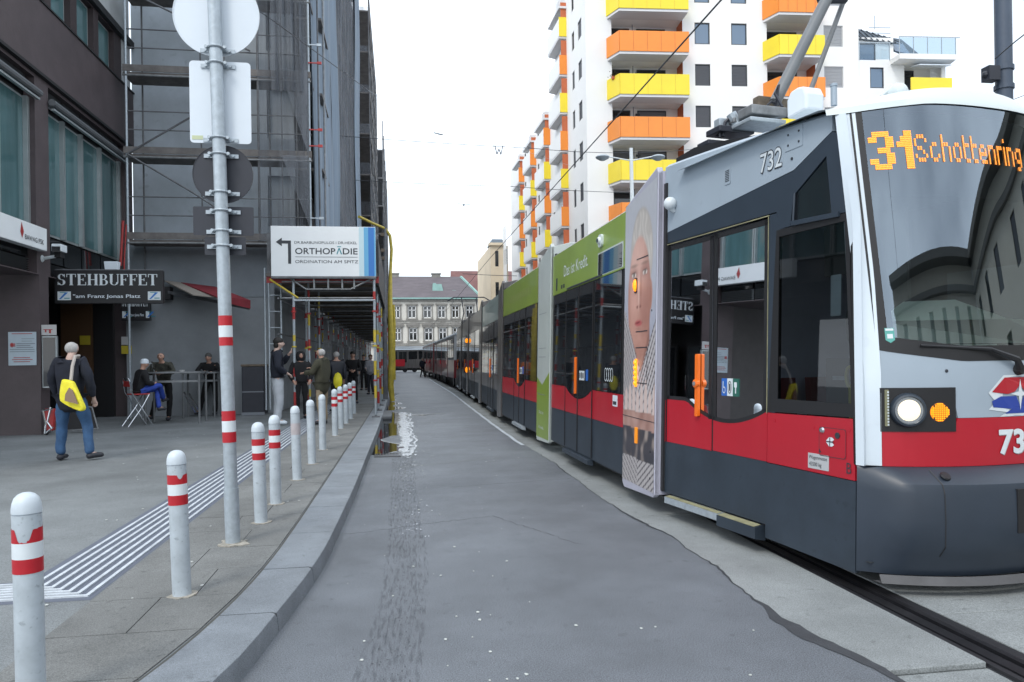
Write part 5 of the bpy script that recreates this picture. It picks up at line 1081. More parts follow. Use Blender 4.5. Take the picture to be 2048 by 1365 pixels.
ws = thing('hanging_sign', 'small letter W signal plate hanging from the span wire', 'sign', tuple(D_(998, 300, 36)))
s = MB(); O = D_(990, 311, 36); Xd = V((1, 0, 0)); 
for (a, c) in (((0, 24), (4, 2)), ((4, 2), (8, 16)), ((8, 16), (12, 2)), ((12, 2), (16, 24))):
    f = .024; s.bar(O + V((a[0] * f, 0, a[1] * f * .8)), O + V((c[0] * f, 0, c[1] * f * .8)), .03, .05)
s.build('letter', M['inkg'], ws)
s = MB(); f = .024
for (a, c) in (((-3, -2), (19, -2)), ((19, -2), (19, 26)), ((19, 26), (-3, 26)), ((-3, 26), (-3, -2))): s.bar(O + V((a[0] * f, .02, a[1] * f * .8)), O + V((c[0] * f, .02, c[1] * f * .8)), .02, .02)
s.build('frame', M['galv'], ws)
# ================================================================== LOW-FLOOR TRAM
tram = thing('tram', 'red and grey articulated low-floor tram with a lit 31 Schottenring display', 'tram', (3.7, 8, 0))
TILT = .028
class Frame:
    def __init__(s, O, X):
        s.O = V((O[0], O[1], 0)); s.X = V((X[0], X[1], 0)).normalized(); s.N = V((s.X.y, -s.X.x, 0))   # N points outward (street side)
        if s.N.x > 0: s.N = -s.N
    def __call__(s, a, z, e=0): return s.O + s.X * a + s.N * (e - TILT * (z - .2)) + V((0, 0, z))
def panel(name, fr, pts, m, e0=-.03, e1=0.0, parent=tram, smooth=False, bevel=0, **kw):
    s = MB(); A = [fr(a, z, e1) for a, z in pts]; ex = fr(0, 1, e0) - fr(0, 1, e1); s.prism(A, ex); return s.build(name, m, parent, bevel=bevel, **kw)
def rrect(a0, a1, z0, z1, r, n=4):
    P = []
    for (cx, cz, t0) in ((a1 - r, z1 - r, 0), (a0 + r, z1 - r, 90), (a0 + r, z0 + r, 180), (a1 - r, z0 + r, 270)):
        for t in lin(t0, t0 + 90, n): P.append((cx + r * math.cos(R(t)), cz + r * math.sin(R(t))))
    return P
def ell(cx, cz, rx, rz, n=24, t0=0, t1=360): return [(cx + rx * math.cos(R(t)), cz + rz * math.sin(R(t))) for t in (lin(t0, t1, n)[:-1] if t1 - t0 == 360 else lin(t0, t1, n))]
# ---- front section
A10 = R(10); FP = V((2.56, 7.25, 0)); FD = V((math.sin(A10), -math.cos(A10), 0)); FU = V((math.cos(A10), math.sin(A10), 0))
F = Frame(FP, FD); FL, TW = 2.66, 2.16
def foff(t, z, B=.36):
    q = abs((t - TW / 2) / (TW / 2)); return B * (1 - min(1, q) ** 2.4) + (0 if z < 1.4 else -.13 * (z - 1.4))
def S(t, z, B=.36, e=0): p = FP + FU * t + FD * (FL + foff(t, z, B) + e); p.z = z; return p
def nose(name, t0, t1, z0f, z1f, m, e=0, nt=16, nz=6, parent=tram, thick=.03):
    z0f = z0f if callable(z0f) else (lambda t, v=z0f: v); z1f = z1f if callable(z1f) else (lambda t, v=z1f: v)
    s = MB(); s.grid(lambda t, v: S(t, z0f(t) + (z1f(t) - z0f(t)) * v, e=e), lin(t0, t1, nt), lin(0, 1, nz))
    if thick:
        for v in (0, 1): s.grid(lambda t, w: S(t, z0f(t) + (z1f(t) - z0f(t)) * v, e=e - thick * w), lin(t0, t1, nt), [0, 1])
        for t_ in (t0, t1): s.grid(lambda v, w: S(t_, z0f(t_) + (z1f(t_) - z0f(t_)) * v, e=e - thick * w), lin(0, 1, nz), [0, 1])
    return s.build(name, m, parent, smooth=True)
# side lines of the front section
ztop = lambda s_: 3.47 - .055 * s_ - .011 * s_ * s_
SR = 2.61  # right end of side before the corner post
panel('side_skirt', F, [(0.06, .24), (1.70, .24), (1.70, .73), (0.06, .74)], M['t_dark'], -.03, .0)
panel('side_skirt', F, [(1.71, .14), (2.655, .11), (2.655, .72), (1.71, .73)], M['t_dark'], -.03, .012)
panel('side_red_panel', F, [(1.715, .735), (2.64, .725), (2.625, 1.14), (1.715, 1.125)], M['t_red'], -.03, .004)
panel('side_post', F, [(.0, .24), (.145, .24), (.145, 2.8), (.0, 2.8)], M['t_dark'], -.03, .004)
panel('side_red_panel', F, [(.0, .742), (.145, .742), (.145, 1.15), (.0, 1.15)], M['t_red'], -.0, .007)
# dark band above the door, silver cantrail
panel('header_band', F, [(.0, 2.70), (1.80, 2.70), (1.86, 2.56), (1.96, 2.56), (2.0, 2.79), (2.34, 3.0), (2.40, 2.56), (2.545, 2.56), (2.47, 3.10), (2.40, 3.155), (2.0, 2.975), (.0, 2.80)], M['t_band'], -.03, .003)
panel('window_surround', F, [(1.71, 1.13), (1.80, 1.13), (1.82, 2.55), (1.96, 2.55), (1.86, 2.56), (1.80, 2.69), (1.71, 2.69)], M['t_band'], -.03, .001)
panel('cantrail', F, [(.10, 2.805)] + [(2.0, 2.98), (2.40, 3.16), (2.40, 3.27)] + [(s_, ztop(s_)) for s_ in lin(2.38, .10, 14)], M['t_sil'], -.03, .006)
# door leaves
arc = lambda s_: 1.0 + .17 * ((s_ - 1.12) / .62) ** 2 if s_ < 1.12 else 1.0 + .13 * ((s_ - 1.12) / .57) ** 2
def clampz(z): return min(1.16, z)
for i, (a, c) in enumerate(((.16, .93), (.955, 1.70))):
    d = panel('door_leaf', F, [(a, .27), (c, .27), (c, .735), (a, .74)], M['t_dark'], -.03, -.004)
    ss_ = lin(a, c, 12)
    panel('red_panel', F, [(a, .742), (c, .737)] + [(s_, clampz(arc(s_))) for s_ in reversed(ss_)], M['t_red'], -.03, -.004, parent=d)
    s = MB(); e = -.006
    P = [F(s_, clampz(arc(s_)) + .002, e) for s_ in ss_] + [F(c - .015, 2.66, e), F(a + .015, 2.66, e)]; s.poly(P); s.build('pane', M['t_glass'], d)
    # black frame round the pane
    s = MB()
    s.poly([F(a, clampz(arc(a)), -.003), F(a + .045, clampz(arc(a + .045)), -.003), F(a + .05, 2.66, -.003), F(a, 2.66, -.003)]); s.poly([F(c - .05, clampz(arc(c)), -.003), F(c, clampz(arc(c)), -.003), F(c, 2.66, -.003), F(c - .05, 2.66, -.003)])
    for (u, v) in zip(ss_, ss_[1:]): s.poly([F(u, clampz(arc(u)), -.003), F(v, clampz(arc(v)), -.003), F(v, clampz(arc(v)) + .035, -.003), F(u, clampz(arc(u)) + .035, -.003)])
    s.poly([F(a, 2.62, -.003), F(c, 2.62, -.003), F(c, 2.665, -.003), F(a, 2.665, -.003)]); s.build('seal', M['t_gum'], d)
    if i == 0:
        hd = panel('handle', F, rrect(.705, .75, 1.03, 1.60, .01), M['orange'], -.0, .03, parent=d)
        s = MB(); s.lathe([(.038, 0), (.038, .035), (.028, .04)], 16, F(.727, 1.33, .01), ax=F.N); s.build('push_button', M['orange'], d); s = MB(); s.lathe([(.02, 0), (.02, .006)], 10, F(.727, 1.33, .05), ax=F.N); s.build('button_core', M['inkg'], d)
        s = MB(); s.bar(F(.30, 1.08, .01), F(.48, 1.36, -.04), .02, .02)
    else:
        for q, (mm) in enumerate(('stb', 'white', 'dkgreen')):
            a_ = 1.085 + q * .082; panel('sticker', F, rrect(a_, a_ + .080, 1.235, 1.385, .004), M[mm], -.003, .001, parent=d)
        s = MB(); s.grid(lambda a_, z: F(a_, z, .004), [1.107, 1.117], [1.30, 1.36]); k = (1.125, 1.29)
        P = ell(1.125, 1.285, .022, .03, 12); [s.poly([F(*P[i_], .004), F(*P[(i_ + 1) % 12], .004), F(1.125 + (P[(i_ + 1) % 12][0] - 1.125) * .7, 1.285 + (P[(i_ + 1) % 12][1] - 1.285) * .7, .004), F(1.125 + (P[i_][0] - 1.125) * .7, 1.285 + (P[i_][1] - 1.285) * .7, .004)]) for i_ in range(12)]
        s.poly([F(*p, .004) for p in rrect(1.27, 1.31, 1.31, 1.355, .008)]); s.poly([F(*p, .004) for p in [(1.285, 1.26), (1.30, 1.26), (1.30, 1.31), (1.285, 1.31)]]); s.build('pictogram', M['white'], d)
        s = MB(); P = ell(1.207, 1.31, .026, .055, 16); P2 = ell(1.207, 1.31, .021, .047, 16)
        for i_ in range(16): j_ = (i_ + 1) % 16; s.poly([F(*P[i_], .004), F(*P[j_], .004), F(*P2[j_], .004), F(*P2[i_], .004)])
        s.poly([F(*p, .004) for p in rrect(1.198, 1.216, 1.28, 1.34, .004)]); s.build('pictogram', M['ink'], d)
panel('door_gap', F, [(.928, .27), (.957, .27), (.957, 2.66), (.928, 2.66)], M['t_gum'], -.03, -.008)
s = MB(); s.bar(F(.15, 2.685, .008), F(1.72, 2.685, .008), .006, .008); s.bar(F(1.708, 1.12, .006), F(1.708, 2.68, .006), .005, .005); s.build('door_trim', M['step'], tram)
s = MB(); s.prism([F(.20, .25, .0), F(1.66, .25, .0), F(1.66, .225, .07), F(.20, .225, .07)], (0, 0, -.0)); 
st = MB(); st.hexa([F(.22, .14, -.03), F(1.12, .14, -.03), F(1.12, .155, .05), F(.22, .155, .05), F(.22, .225, -.03), F(1.12, .225, -.03), F(1.12, .215, .05), F(.22, .215, .05)]); o = st.build('door_step', M['galv'], tram)
st = MB(); st.poly([F(.23, .2265, .0), F(1.11, .2265, .0), F(1.11, .2175, .048), F(.23, .2175, .048)]); st.build('tread', M['step'], o)
st = MB(); st.hexa([F(1.13, .10, -.03), F(1.66, .10, -.03), F(1.66, .12, .07), F(1.13, .12, .07), F(1.13, .225, -.03), F(1.66, .225, -.03), F(1.66, .212, .07), F(1.13, .212, .07)]); o = st.build('door_step', M['t_dark'], tram)
st = MB(); st.poly([F(1.14, .2265, .0), F(1.64, .2265, .0), F(1.64, .2145, .068), F(1.14, .2145, .068)]); st.build('tread', M['step'], o)
# side windows by the cab
panel('window_black_mask', F, [(1.715, 1.135), (2.62, 1.15), (2.60, 1.24), (1.83, 1.24), (1.83, 2.50), (2.52, 2.50), (2.60, 1.24), (2.62, 1.15), (2.56, 2.555), (1.83, 2.555), (1.80, 2.555), (1.72, 1.24)], M['t_gum'], -.03, .002)
s = MB(); s.poly([F(*p, -.004) for p in [(1.74, 1.16), (2.60, 1.17), (2.55, 2.54), (1.82, 2.54)]]); s.build('side_window', M['t_glass'], tram)
s = MB(); s.poly([F(*p, -.002) for p in [(2.0, 2.585), (2.46, 2.565), (2.365, 2.995), (2.02, 2.79)]]); tw_ = s.build('quarter_window', M['t_dglass'], tram)
s = MB(); s.bar(F(1.99, 2.575, .012), F(2.48, 2.555, .012), .02, .035); s.bar(F(2.005, 2.58, .01), F(2.02, 2.80, .01), .015, .012); s.build('frame', M['t_band'], tw_)
# details on silver and red
s = MB(); fnF = lambda s0, z0, e=.010, sh=.0: (lambda x, y: F(s0 + x + y * sh, z0 + y - x * .0, e)); textmb(s, '732', fnF(1.60, 3.045), .155, .27, offset=.035); s.build('number_outline', M['ink'], tram)
s = MB(); textmb(s, '732', fnF(1.605, 3.048, .0125), .150, .262, offset=.004); s.build('number', M['white'], tram)
q = panel('speaker_grille', F, rrect(1.11, 1.20, 3.06, 3.20, .02), M['t_sil'], .0, .012); s = MB()
for i in range(7): s.poly([F(*p, .014) for p in [(1.125, 3.085 + i * .015), (1.185, 3.085 + i * .015), (1.185, 3.092 + i * .015), (1.125, 3.092 + i * .015)]])
s.build('slots', M['ink'], q)
q = panel('access_flap', F, rrect(1.90, 2.10, 3.14, 3.30, .01), M['t_sil'], .0, .011); s = MB()
for a_, z_ in ((1.94, 3.18), (2.06, 3.18), (1.94, 3.26), (2.06, 3.26)): s.lathe([(.009, 0), (.009, .004)], 8, F(a_, z_, .011), ax=F.N)
s.build('screws', M['ink'], q)
s = MB(); s.lathe([(.012, 0), (.012, .005)], 8, F(1.98, 3.07, .007), ax=F.N); s.build('rivet', M['ink'], tram)
s = MB(); s.ball(F(.27, 3.07, .05), .065, .065, .065, 14); s.tube([F(.27, 3.0, 0), F(.27, 3.03, .05)], .025, 8); mc = s.build('mirror_camera', M['white'], tram, smooth=True)
s = MB(); s.box(0, 0, 0, 0, 0, 0)
q = panel('service_flap', F, rrect(2.30, 2.555, .86, 1.06, .02), M['t_red'], .0, .007)
s = MB(); P = rrect(2.297, 2.558, .857, 1.063, .02); P2 = rrect(2.301, 2.554, .861, 1.059, .02)
for i_ in range(len(P)): j_ = (i_ + 1) % len(P); s.poly([F(*P[i_], .0075), F(*P[j_], .0075), F(*P2[j_], .0075), F(*P2[i_], .0075)])
s.lathe([(.022, 0), (.022, .006)], 12, F(2.48, 1.015, .007), ax=F.N); s.poly([F(*p, .009) for p in [(2.30, .88), (2.325, .88), (2.30, .91)]]); s.build('lock', M['ink'], q)
s = MB(); s.lathe([(.022, 0), (.015, .012)], 12, F(2.33, 1.04, .008), ax=F.N); s.build('lock_cap', M['chrome'], q)
s = MB()
for sg in (1, -1): s.poly([F(2.37 , .965 + sg * .004, .010), F(2.40, .965 + sg * .032, .010), F(2.43, .965 + sg * .032, .010), F(2.45, .965 + sg * .018, .010), F(2.43, .965 + sg * .004, .010)])
s.build('emblem', M['white'], q)
s = MB(); s.bar(F(2.375, .965, .012), F(2.445, .965, .012), .002, .006); s.bar(F(2.41, .935, .012), F(2.41, .995, .012), .002, .006); s.build('emblem_cross', M['ink'], q)
for a_, z_ in ((1.80, 1.07), (2.23, 1.05), (2.585, 1.07)): s = MB(); s.lathe([(.016, 0), (.016, .003)], 12, F(a_, z_, .004), ax=F.N); s.build('plug', M['t_red'], tram)
q = panel('weight_plate', F, rrect(2.185, 2.395, .755, .865, .003), M['grey_p'], .0, .007)
s = MB(); textmb(s, 'Wagenmasse', fnF(2.195, .825, .009), .026, .185); s.build('lettering', M['ink'], q); s = MB(); textmb(s, '43500 kg', fnF(2.20, .775, .009), .028, .125); s.build('lettering', M['ink'], q)
s = MB(); textmb(s, 'B', fnF(2.565, .765, .008), .075, .045); s.build('letter', M['ink'], tram)
# corner post
def post_pt(k, z):
    z_l = 2.655 - .03 * (z - .83) - (.0 if z < 2.5 else .16 * (z - 2.5)); a = F(z_l, z, .012); c = S(.125 + .028 * max(0, min(1, (z - 1.3) / .8)), z, e=.006)
    m1 = F(z_l + .06, z, .012); m1 = m1 + (FU * .012); m2 = S(.055, z, e=-.008)
    return [a, m1, m2, c][k]
s = MB(); s.grid(lambda k, z: post_pt(int(k), z), [0, 1, 2, 3], lin(.835, 3.25, 20)); s.grid(lambda k, z: post_pt(int(k), z) + (FU * .05 + FD * -.05), [0, 1, 2, 3], [.835, 3.27]); s.poly([post_pt(k, .835) for k in range(4)]); s.build('corner_post', M['cream'] if 0 else mat('tram_post_silver', (.60, .67, .73), .3, var=.04, vs=2, coat=.4, dirt=.04), tram, smooth=True)
s = MB(); s.grid(lambda k, z: F(2.652 - .03 * (z - .83) - (.0 if z < 2.5 else .16 * (z - 2.5)) - .026 + .022 * k, z, .004), [0, 1], lin(.835, 3.25, 20)); s.build('post_seal', M['t_gum'], tram)
# front face
zw0 = lambda t: 1.62 - .085 * min(1, max(0, (t - .12) / .5)) ** .8
nose('front_panel_white', .13, 2.04, lambda t: 1.15 if t > .54 else 1.352, lambda t: zw0(t) - .012, M['t_sil'], nt=44, nz=3)
nose('front_panel_red', .13, 2.04, .832, lambda t: 1.148 if t > .54 else 1.062, M['t_red'], nt=44, nz=3)
q = nose('headlamp_mount', .12, .545, 1.062, 1.352, M['t_gum'], e=.006, nt=8, nz=3)
n_ = lambda t, z: (S(t + .01, z) - S(t - .01, z)).normalized().cross(V((0, 0, 1))).normalized()
def nrm(t, z):
    v = n_(t, z); return v if v.dot(FD) > 0 else -v
s = MB(); s.lathe([(.110, -.03), (.115, .01), (.105, .045), (.092, .05), (.085, .03)], 28, S(.265, 1.205), ax=nrm(.265, 1.2)); hl = s.build('headlamp', M['t_dark'], tram, smooth=True)
s = MB(); s.lathe([(.0855, .012), (.08, .03), (.05, .042), (.002, .046)], 24, S(.265, 1.205), ax=nrm(.265, 1.2)); s.build('lens', M['headl'], hl, smooth=True)
s = MB(); s.lathe([(.088, .028), (.088, .034), (.080, .034)], 24, S(.265, 1.205), ax=nrm(.265, 1.2)); s.build('lens_ring', M['chrome'], hl, smooth=True); s = MB(); s.ball(S(.265, 1.205, e=.045), .022, .022, .022, 10); s.build('bulb', mat('bulb_lit', (1, .95, .8), .3, emit=2.5), hl, smooth=True)
s = MB(); nn = nrm(.445, 1.19); xx = nn.cross(V((0, 0, 1))).normalized()
for i in range(-4, 5):
    for j in range(-4, 5):
        if i * i + j * j <= 17: s.lathe([(.0065, .0), (.005, .004)], 6, S(.445, 1.19, e=.008) + xx * i * .0135 + V((0, 0, j * .0135)), ax=nn)
ind = nose('indicator', .445 - .04, .445 + .04, 1.14, 1.24, M['t_gum'], e=.008, nt=2, nz=2, thick=0); s.build('led_cluster', M['amber'], ind)
s = MB(); s.lathe([(.062, .001), (.060, .005)], 24, S(.445, 1.19, e=.002), ax=nn); s.build('lens', M['amber_dim'], ind)
s = MB(); s.bar(S(.145, 1.10, e=.02), S(.145, 1.34, e=.02), .018, .018); q = s.build('marker_led_strip', M['step'], tram)
for i in range(12): s = MB(); p = S(.145, 1.11 + i * .0195, e=.031); s.box(p.x - .005, p.x + .005, p.y - .003, p.y + .001, p.z - .006, p.z + .006); s.build('led', M['cream'], q)
# the other headlamp on the far side of the nose
nose('headlamp_mount', 1.615, 2.035, 1.062, 1.352, M['t_gum'], e=.006, nt=8, nz=3)
s = MB(); s.lathe([(.110, -.03), (.115, .01), (.105, .045), (.092, .05), (.085, .03)], 28, S(1.895, 1.205), ax=nrm(1.895, 1.2)); h2 = s.build('headlamp', M['t_dark'], tram, smooth=True)
s = MB(); s.lathe([(.0855, .012), (.08, .03), (.05, .042), (.002, .046)], 24, S(1.895, 1.205), ax=nrm(1.895, 1.2)); s.build('lens', M['headl'], h2, smooth=True)
s = MB(); s.lathe([(.062, .006), (.060, .012)], 24, S(1.715, 1.19, e=.002), ax=nrm(1.715, 1.19)); s.build('indicator', M['amber_dim'], tram)
# windscreen and its black border, display
zt1 = lambda t: 3.25 + .045 * min(1, max(0, (t - .1) / .5))
nose('windscreen_seal', .125, 2.04, lambda t: zw0(t) - .012, lambda t: zw0(t) + .09, M['t_gum'], e=.003, nt=36, nz=2)
nose('windscreen_seal', .125, .19, lambda t: zw0(t) + .09, zt1, M['t_gum'], e=.003, nt=3, nz=10)
nose('windscreen', .15, 2.04, lambda t: zw0(t) + .06, zt1, M['t_wind'], e=0, nt=40, nz=24, thick=0)
nose('display_backing', .15, 2.04, 2.66, lambda t: zt1(t) - .03, mat('display_black', (.02, .022, .028), .8), e=-.10, nt=20, nz=2, thick=0)
nose('interior_post', .15, .27, lambda t: zw0(t), 2.9, M['interd'], e=-.07, nt=3, nz=8)
# dash cover behind the glass and ledge
s = MB(); P = [(.19, 1.65), (.20, 1.80), (.36, 1.93), (.70, 1.94), (1.12, 1.81), (2.0, 1.80), (2.0, 1.60)]
s.poly([S(t, z, e=-.09) for t, z in P]); s.grid(lambda t, w: S(t, 1.80, e=-.09 - w), lin(.18, 2.0, 12), [0, .1]); s.build('sun_blind', M['sheet'], tram)
nose('dash_shelf', .17, 2.0, 1.50, 1.64, M['interd'], e=-.06, nt=12, nz=2)
s = MB(); s.grid(lambda t, z: S(t, z, e=-.055), lin(.30, .95, 8), [1.575, 1.635]); s.build('dash_paper', M['sheet'], tram)
# LED display letters
G5 = {'S': ['.###.', '#...#', '#....', '.##..', '...#.', '#...#', '.###.'], 'c': ['....', '....', '.##.', '#...', '#...', '#..#', '.##.'], 'h': ['#...', '#...', '###.', '#..#', '#..#', '#..#', '#..#'], 'o': ['....', '....', '.##.', '#..#', '#..#', '#..#', '.##.'],
      't': ['#..', '#..', '###', '#..', '#..', '#..', '.##'], 'e': ['....', '....', '.##.', '#..#', '####', '#...', '.###'], 'n': ['....', '....', '###.', '#..#', '#..#', '#..#', '#..#'], 'r': ['...', '...', '###', '#..', '#..', '#..', '#..'], 'i': ['#', '.', '#', '#', '#', '#', '#'], 'g': ['....', '....', '.###', '#..#', '#..#', '.###', '...#', '.##.'],
      '3': ['.####.', '##..##', '....##', '..###.', '....##', '##..##', '.####.'], '1': ['..##', '.###', '####', '..##', '..##', '..##', '..##']}
def led_text(sv, t0, z0, ch, gap, name):
    s = MB(); t = t0; sub = 3; d = ch / sub
    for c in sv:
        g = G5[c]
        for r_, row in enumerate(g):
            for k, v in enumerate(row):
                if v == '#':
                    for i in range(sub if c in '31' else 2):
                        for j in range(sub):
                            a = t + (k * sub + i) * d * .62; z = z0 - (r_ * sub + j) * d
                            s.poly([S(a + d * .04, z - d * .88, e=.005), S(a + d * .58, z - d * .88, e=.005), S(a + d * .58, z - d * .08, e=.005), S(a + d * .04, z - d * .08, e=.005)])
        t += (len(g[0]) * .62 + gap) * ch; s.build('led_letter', M['led'], tram); s = MB()
    return t
led_text('31', .205, 3.105, .0385, .45, 'a'); led_text('Schottenring', .475, 3.075, .0275, .52, 'b')
# roof cap above the windscreen
capz = lambda t: 3.27 + .17 * (1 - abs((t - 1.08) / 1.08) ** 2.2)
s = MB(); s.grid(lambda t, v: [S(t, zt1(t) + .0, e=.012), S(t, zt1(t) + .045, e=.008), S(t, max(zt1(t) + .06, capz(t) + .01), e=-.06), S(t, capz(t) + .05, e=-.35), S(t, capz(t) + .07, e=-2.0)][int(v)], lin(.0, 2.16, 30), [0, 1, 2, 3, 4]); s.build('roof_cap', M['cream'], tram, smooth=True)
s = MB(); s.grid(lambda s_, v: [F(s_, ztop(s_), .006), F(s_, ztop(s_) + .03, -.03), F(s_, ztop(s_) + .055, -.12), F(s_, ztop(s_) + .06, -2.1)][int(v)], lin(.10, 2.42, 12), [0, 1, 2, 3]); s.build('roof', M['t_sil'], tram, smooth=True)
panel('roof_fairing', F, [(.12, 3.46), (.12, 3.56), (.45, 3.58), (1.0, 3.50), (1.6, 3.39), (1.6, 3.36)], M['t_gum'], -.6, -.10)
# wiper, emblem, number
s = MB(); s.tube([S(1.02, 1.47, e=.03), S(.98, 1.53, e=.05), S(.80, 1.60, e=.03), S(.35, 1.63, e=.02)], [.03, .022, .012, .008], 6); s.lathe([(.04, 0), (.03, .04)], 12, S(1.03, 1.46), ax=FD); s.build('wiper', M['t_gum'], tram)
def npoly(name, P, m, e, parent=tram):
    s = MB(); s.poly([S(t, z, e=e) for t, z in P]); return s.build(name, m, parent)
c0, k0 = 1.035, 1.285
q = npoly('emblem', [(.775, 1.31), (.90, 1.425), (1.19, 1.425), (1.30, 1.31), (1.22, 1.30), (1.30, 1.265), (1.19, 1.155), (.86, 1.15), (.92, 1.18), (.775, 1.20), (.83, 1.25)], M['white'], .004)
npoly('emblem_red', [(.80, 1.315), (.905, 1.41), (1.18, 1.41), (1.27, 1.315), (1.08, 1.315), (1.035, 1.36), (.99, 1.315), (.93, 1.30)], M['t_red'], .006, q)
npoly('emblem_blue', [(.80, 1.255), (.87, 1.285), (1.0, 1.285), (1.035, 1.22), (1.07, 1.285), (1.27, 1.275), (1.18, 1.17), (.90, 1.17), (.96, 1.20), (.81, 1.215)], M['t_blue'], .006, q)
npoly('emblem_star', [(1.035, 1.40), (1.05, 1.315), (1.12, 1.30), (1.05, 1.285), (1.035, 1.19), (1.02, 1.285), (.95, 1.30), (1.02, 1.315)], M['white'], .008, q)
s = MB(); textmb(s, '732', lambda x, y: S(.855 + x, .905 + y, e=.004), .15, .35, offset=.03); s.build('number_shadow', M['grey_p'], tram); s = MB(); textmb(s, '732', lambda x, y: S(.85 + x, .91 + y, e=.006), .15, .345, offset=.03); s.build('number', M['white'], tram)
s = MB(); s.lathe([(.012, 0), (.010, .006)], 10, S(.50, 1.46), ax=FD); s.build('screw', M['ink'], tram)
for t, z, w, h, m in ((.175, 1.70, .05, .10, 'teal_s'),):
    q = npoly('sticker', [(t, z + h / 2), (t + w, z + h / 2), (t + w, z - h * .3), (t + w * .5, z - h / 2), (t, z - h * .3)], M[m], .004)
    npoly('print', [(t + .01, z - .02), (t + .04, z - .02), (t + .04, z + .01), (t + .01, z + .01)], M['white'], .005, q); npoly('print', [(t + .004, z + .032), (t + w - .004, z + .032), (t + w - .004, z + .046), (t + .004, z + .046)], M['white'], .005, q)
npoly('white_strip', [(.17, 1.88), (.195, 1.88), (.19, 2.13), (.165, 2.13)], M['white'], -.02)
panel('white_strip', F, rrect(2.37, 2.47, 1.85, 2.14, .01), M['white'], -.03, -.02)
s = MB(); s.lathe([(.012, 0), (.010, .006)], 10, S(.30, 1.47), ax=FD)
# bumper
prof = [(.83, .005), (.815, .05), (.735, .15), (.68, .165), (.5, .17), (.34, .165), (.27, .12), (.19, .09), (.13, .06)]
cols = [(-.012, None)] + [(t, 0) for t in [.06, .13] + lin(.2, 2.03, 24)]
def bp_(k, v):
    t, fl = cols[int(k)]; z, e = prof[int(v)]
    if fl is None: p = F(2.665, z - .0, .012); return p
    if t < .1: e = e * .5
    elif t < .16: e = e * 1.0
    return S(t, z, e=e)
s = MB(); s.grid(bp_, range(len(cols)), range(len(prof))); s.build('bumper', M['t_bump'], tram, smooth=True)
s = MB(); s.tube([S(.345, z, e=e + .001) for z, e in prof[1:7]], .004, 4); s.build('bumper_joint', M['t_gum'], tram)
s = MB(); s.lathe([(.035, 0), (.03, .008)], 14, S(.40, .785, e=.10), ax=(FD + V((0, 0, 1.2)))); s.build('bumper_plug', M['t_gum'], tram)
nose('coupler_cover', .80, 1.36, .42, .70, M['t_gum'], e=.175, nt=8, nz=2, thick=.05)
s = MB(); s.grid(lambda t, v: S(t, .135 - .055 * v, e=.10 + .02 * v), lin(.05, 2.03, 20), [0, 1]); s.grid(lambda t, v: S(t, .08, e=.12 - v), lin(.05, 2.03, 20), [0, .08]); s.build('lip', mat('bumper_lip', (.09, .09, .095), .6, var=.2), tram, smooth=True)
# body shell: floor, far side, ceiling, cab interior
def Q(a, z, w): return F.O + F.X * a + FU * w + V((0, 0, z))
s = MB(); s.poly([Q(.0, .2, .02), Q(2.75, .2, .02), Q(2.75, .2, 2.15), Q(0, .2, 2.15)]); s.poly([Q(0, 2.93, .16), Q(2.3, 2.93, .16), Q(2.3, 2.93, 2.1), Q(0, 2.93, 2.1)]); s.poly([Q(0, .2, 2.16), Q(2.75, .2, 2.16), Q(2.75, 3.3, 2.16), Q(0, 3.3, 2.16)]); s.poly([Q(.0, .2, .16), Q(0, .2, 2.15), Q(0, 3.2, 2.15), Q(0, 3.2, .16)]); s.poly([Q(.1, .12, .1), Q(2.75, .12, .1), Q(2.75, .12, 2.1), Q(.1, .12, 2.1)]); s.build('interior_shell', M['interd'], tram)
for a, c in ((.3, 1.1), (1.5, 2.4)): s = MB(); s.poly([Q(a, 1.25, 2.15), Q(c, 1.25, 2.15), Q(c, 2.3, 2.15), Q(a, 2.3, 2.15)]); s.build('far_window', mat('far_window_glass', (.10, .12, .13), .2), tram)
for a, w, z0, z1 in ((.33, .25, .2, 2.05), (.95, .5, .2, 2.6)):
    s = MB(); s.tube([Q(a, z0, w), Q(a, z1, w)], .018, 8); s.build('grab_pole', M['pole_y'], tram, smooth=True)
s = MB(); s.poly([Q(1.78, .2, .55), Q(2.60, .2, .55), Q(2.60, 1.45, .55), Q(1.78, 1.45, .55)]); s.prism([Q(1.80, 1.20, .52), Q(2.62, 1.20, .52), Q(2.62, 1.55, .52), Q(1.80, 1.55, .52)], FU * .02); s.prism([Q(2.36, 1.5, .52), Q(2.62, 1.5, .52), Q(2.60, 2.5, .52), Q(2.36, 2.5, .52)], FU * .02); s.prism([Q(1.8, 2.2, .52), Q(2.62, 2.2, .52), Q(2.60, 2.6, .52), Q(1.8, 2.6, .52)], FU * .02); s.build('cab_partition', M['inter'], tram)
s = MB(); P = [Q(2.13 + .07 * math.cos(R(t)), 1.80 + .17 * math.sin(R(t)), .50) for t in lin(0, 360, 20)]; s.tube(P, .012, 6, caps=False); s.build('oval_window_rim', M['inter'], tram)
s = MB(); s.prism([Q(1.95, 1.38, .45), Q(2.08, 1.38, .45), Q(2.08, 1.41, .45), Q(1.95, 1.41, .45)], FU * .02); s.build('door_handle', M['galv'], tram)
s = MB(); s.tube([Q(2.50, .7, .12), Q(2.49, 1.33, .12)] + [Q(2.49 + .035 * math.cos(R(t)), 1.42 + .07 * math.sin(R(t)), .12) for t in lin(-90, 270, 12)], .014, 6); s.build('grab_loop', M['pole_y'], tram, smooth=True)
s = MB(); s.tube([Q(.45, .9, .15), Q(.60, 1.2, .2), Q(.62, 1.35, .2)], .012, 6); s.ball(Q(.42, 1.13, .22), .06, .06, .09, 10); s.build('grab_handle', M['inter'], tram)
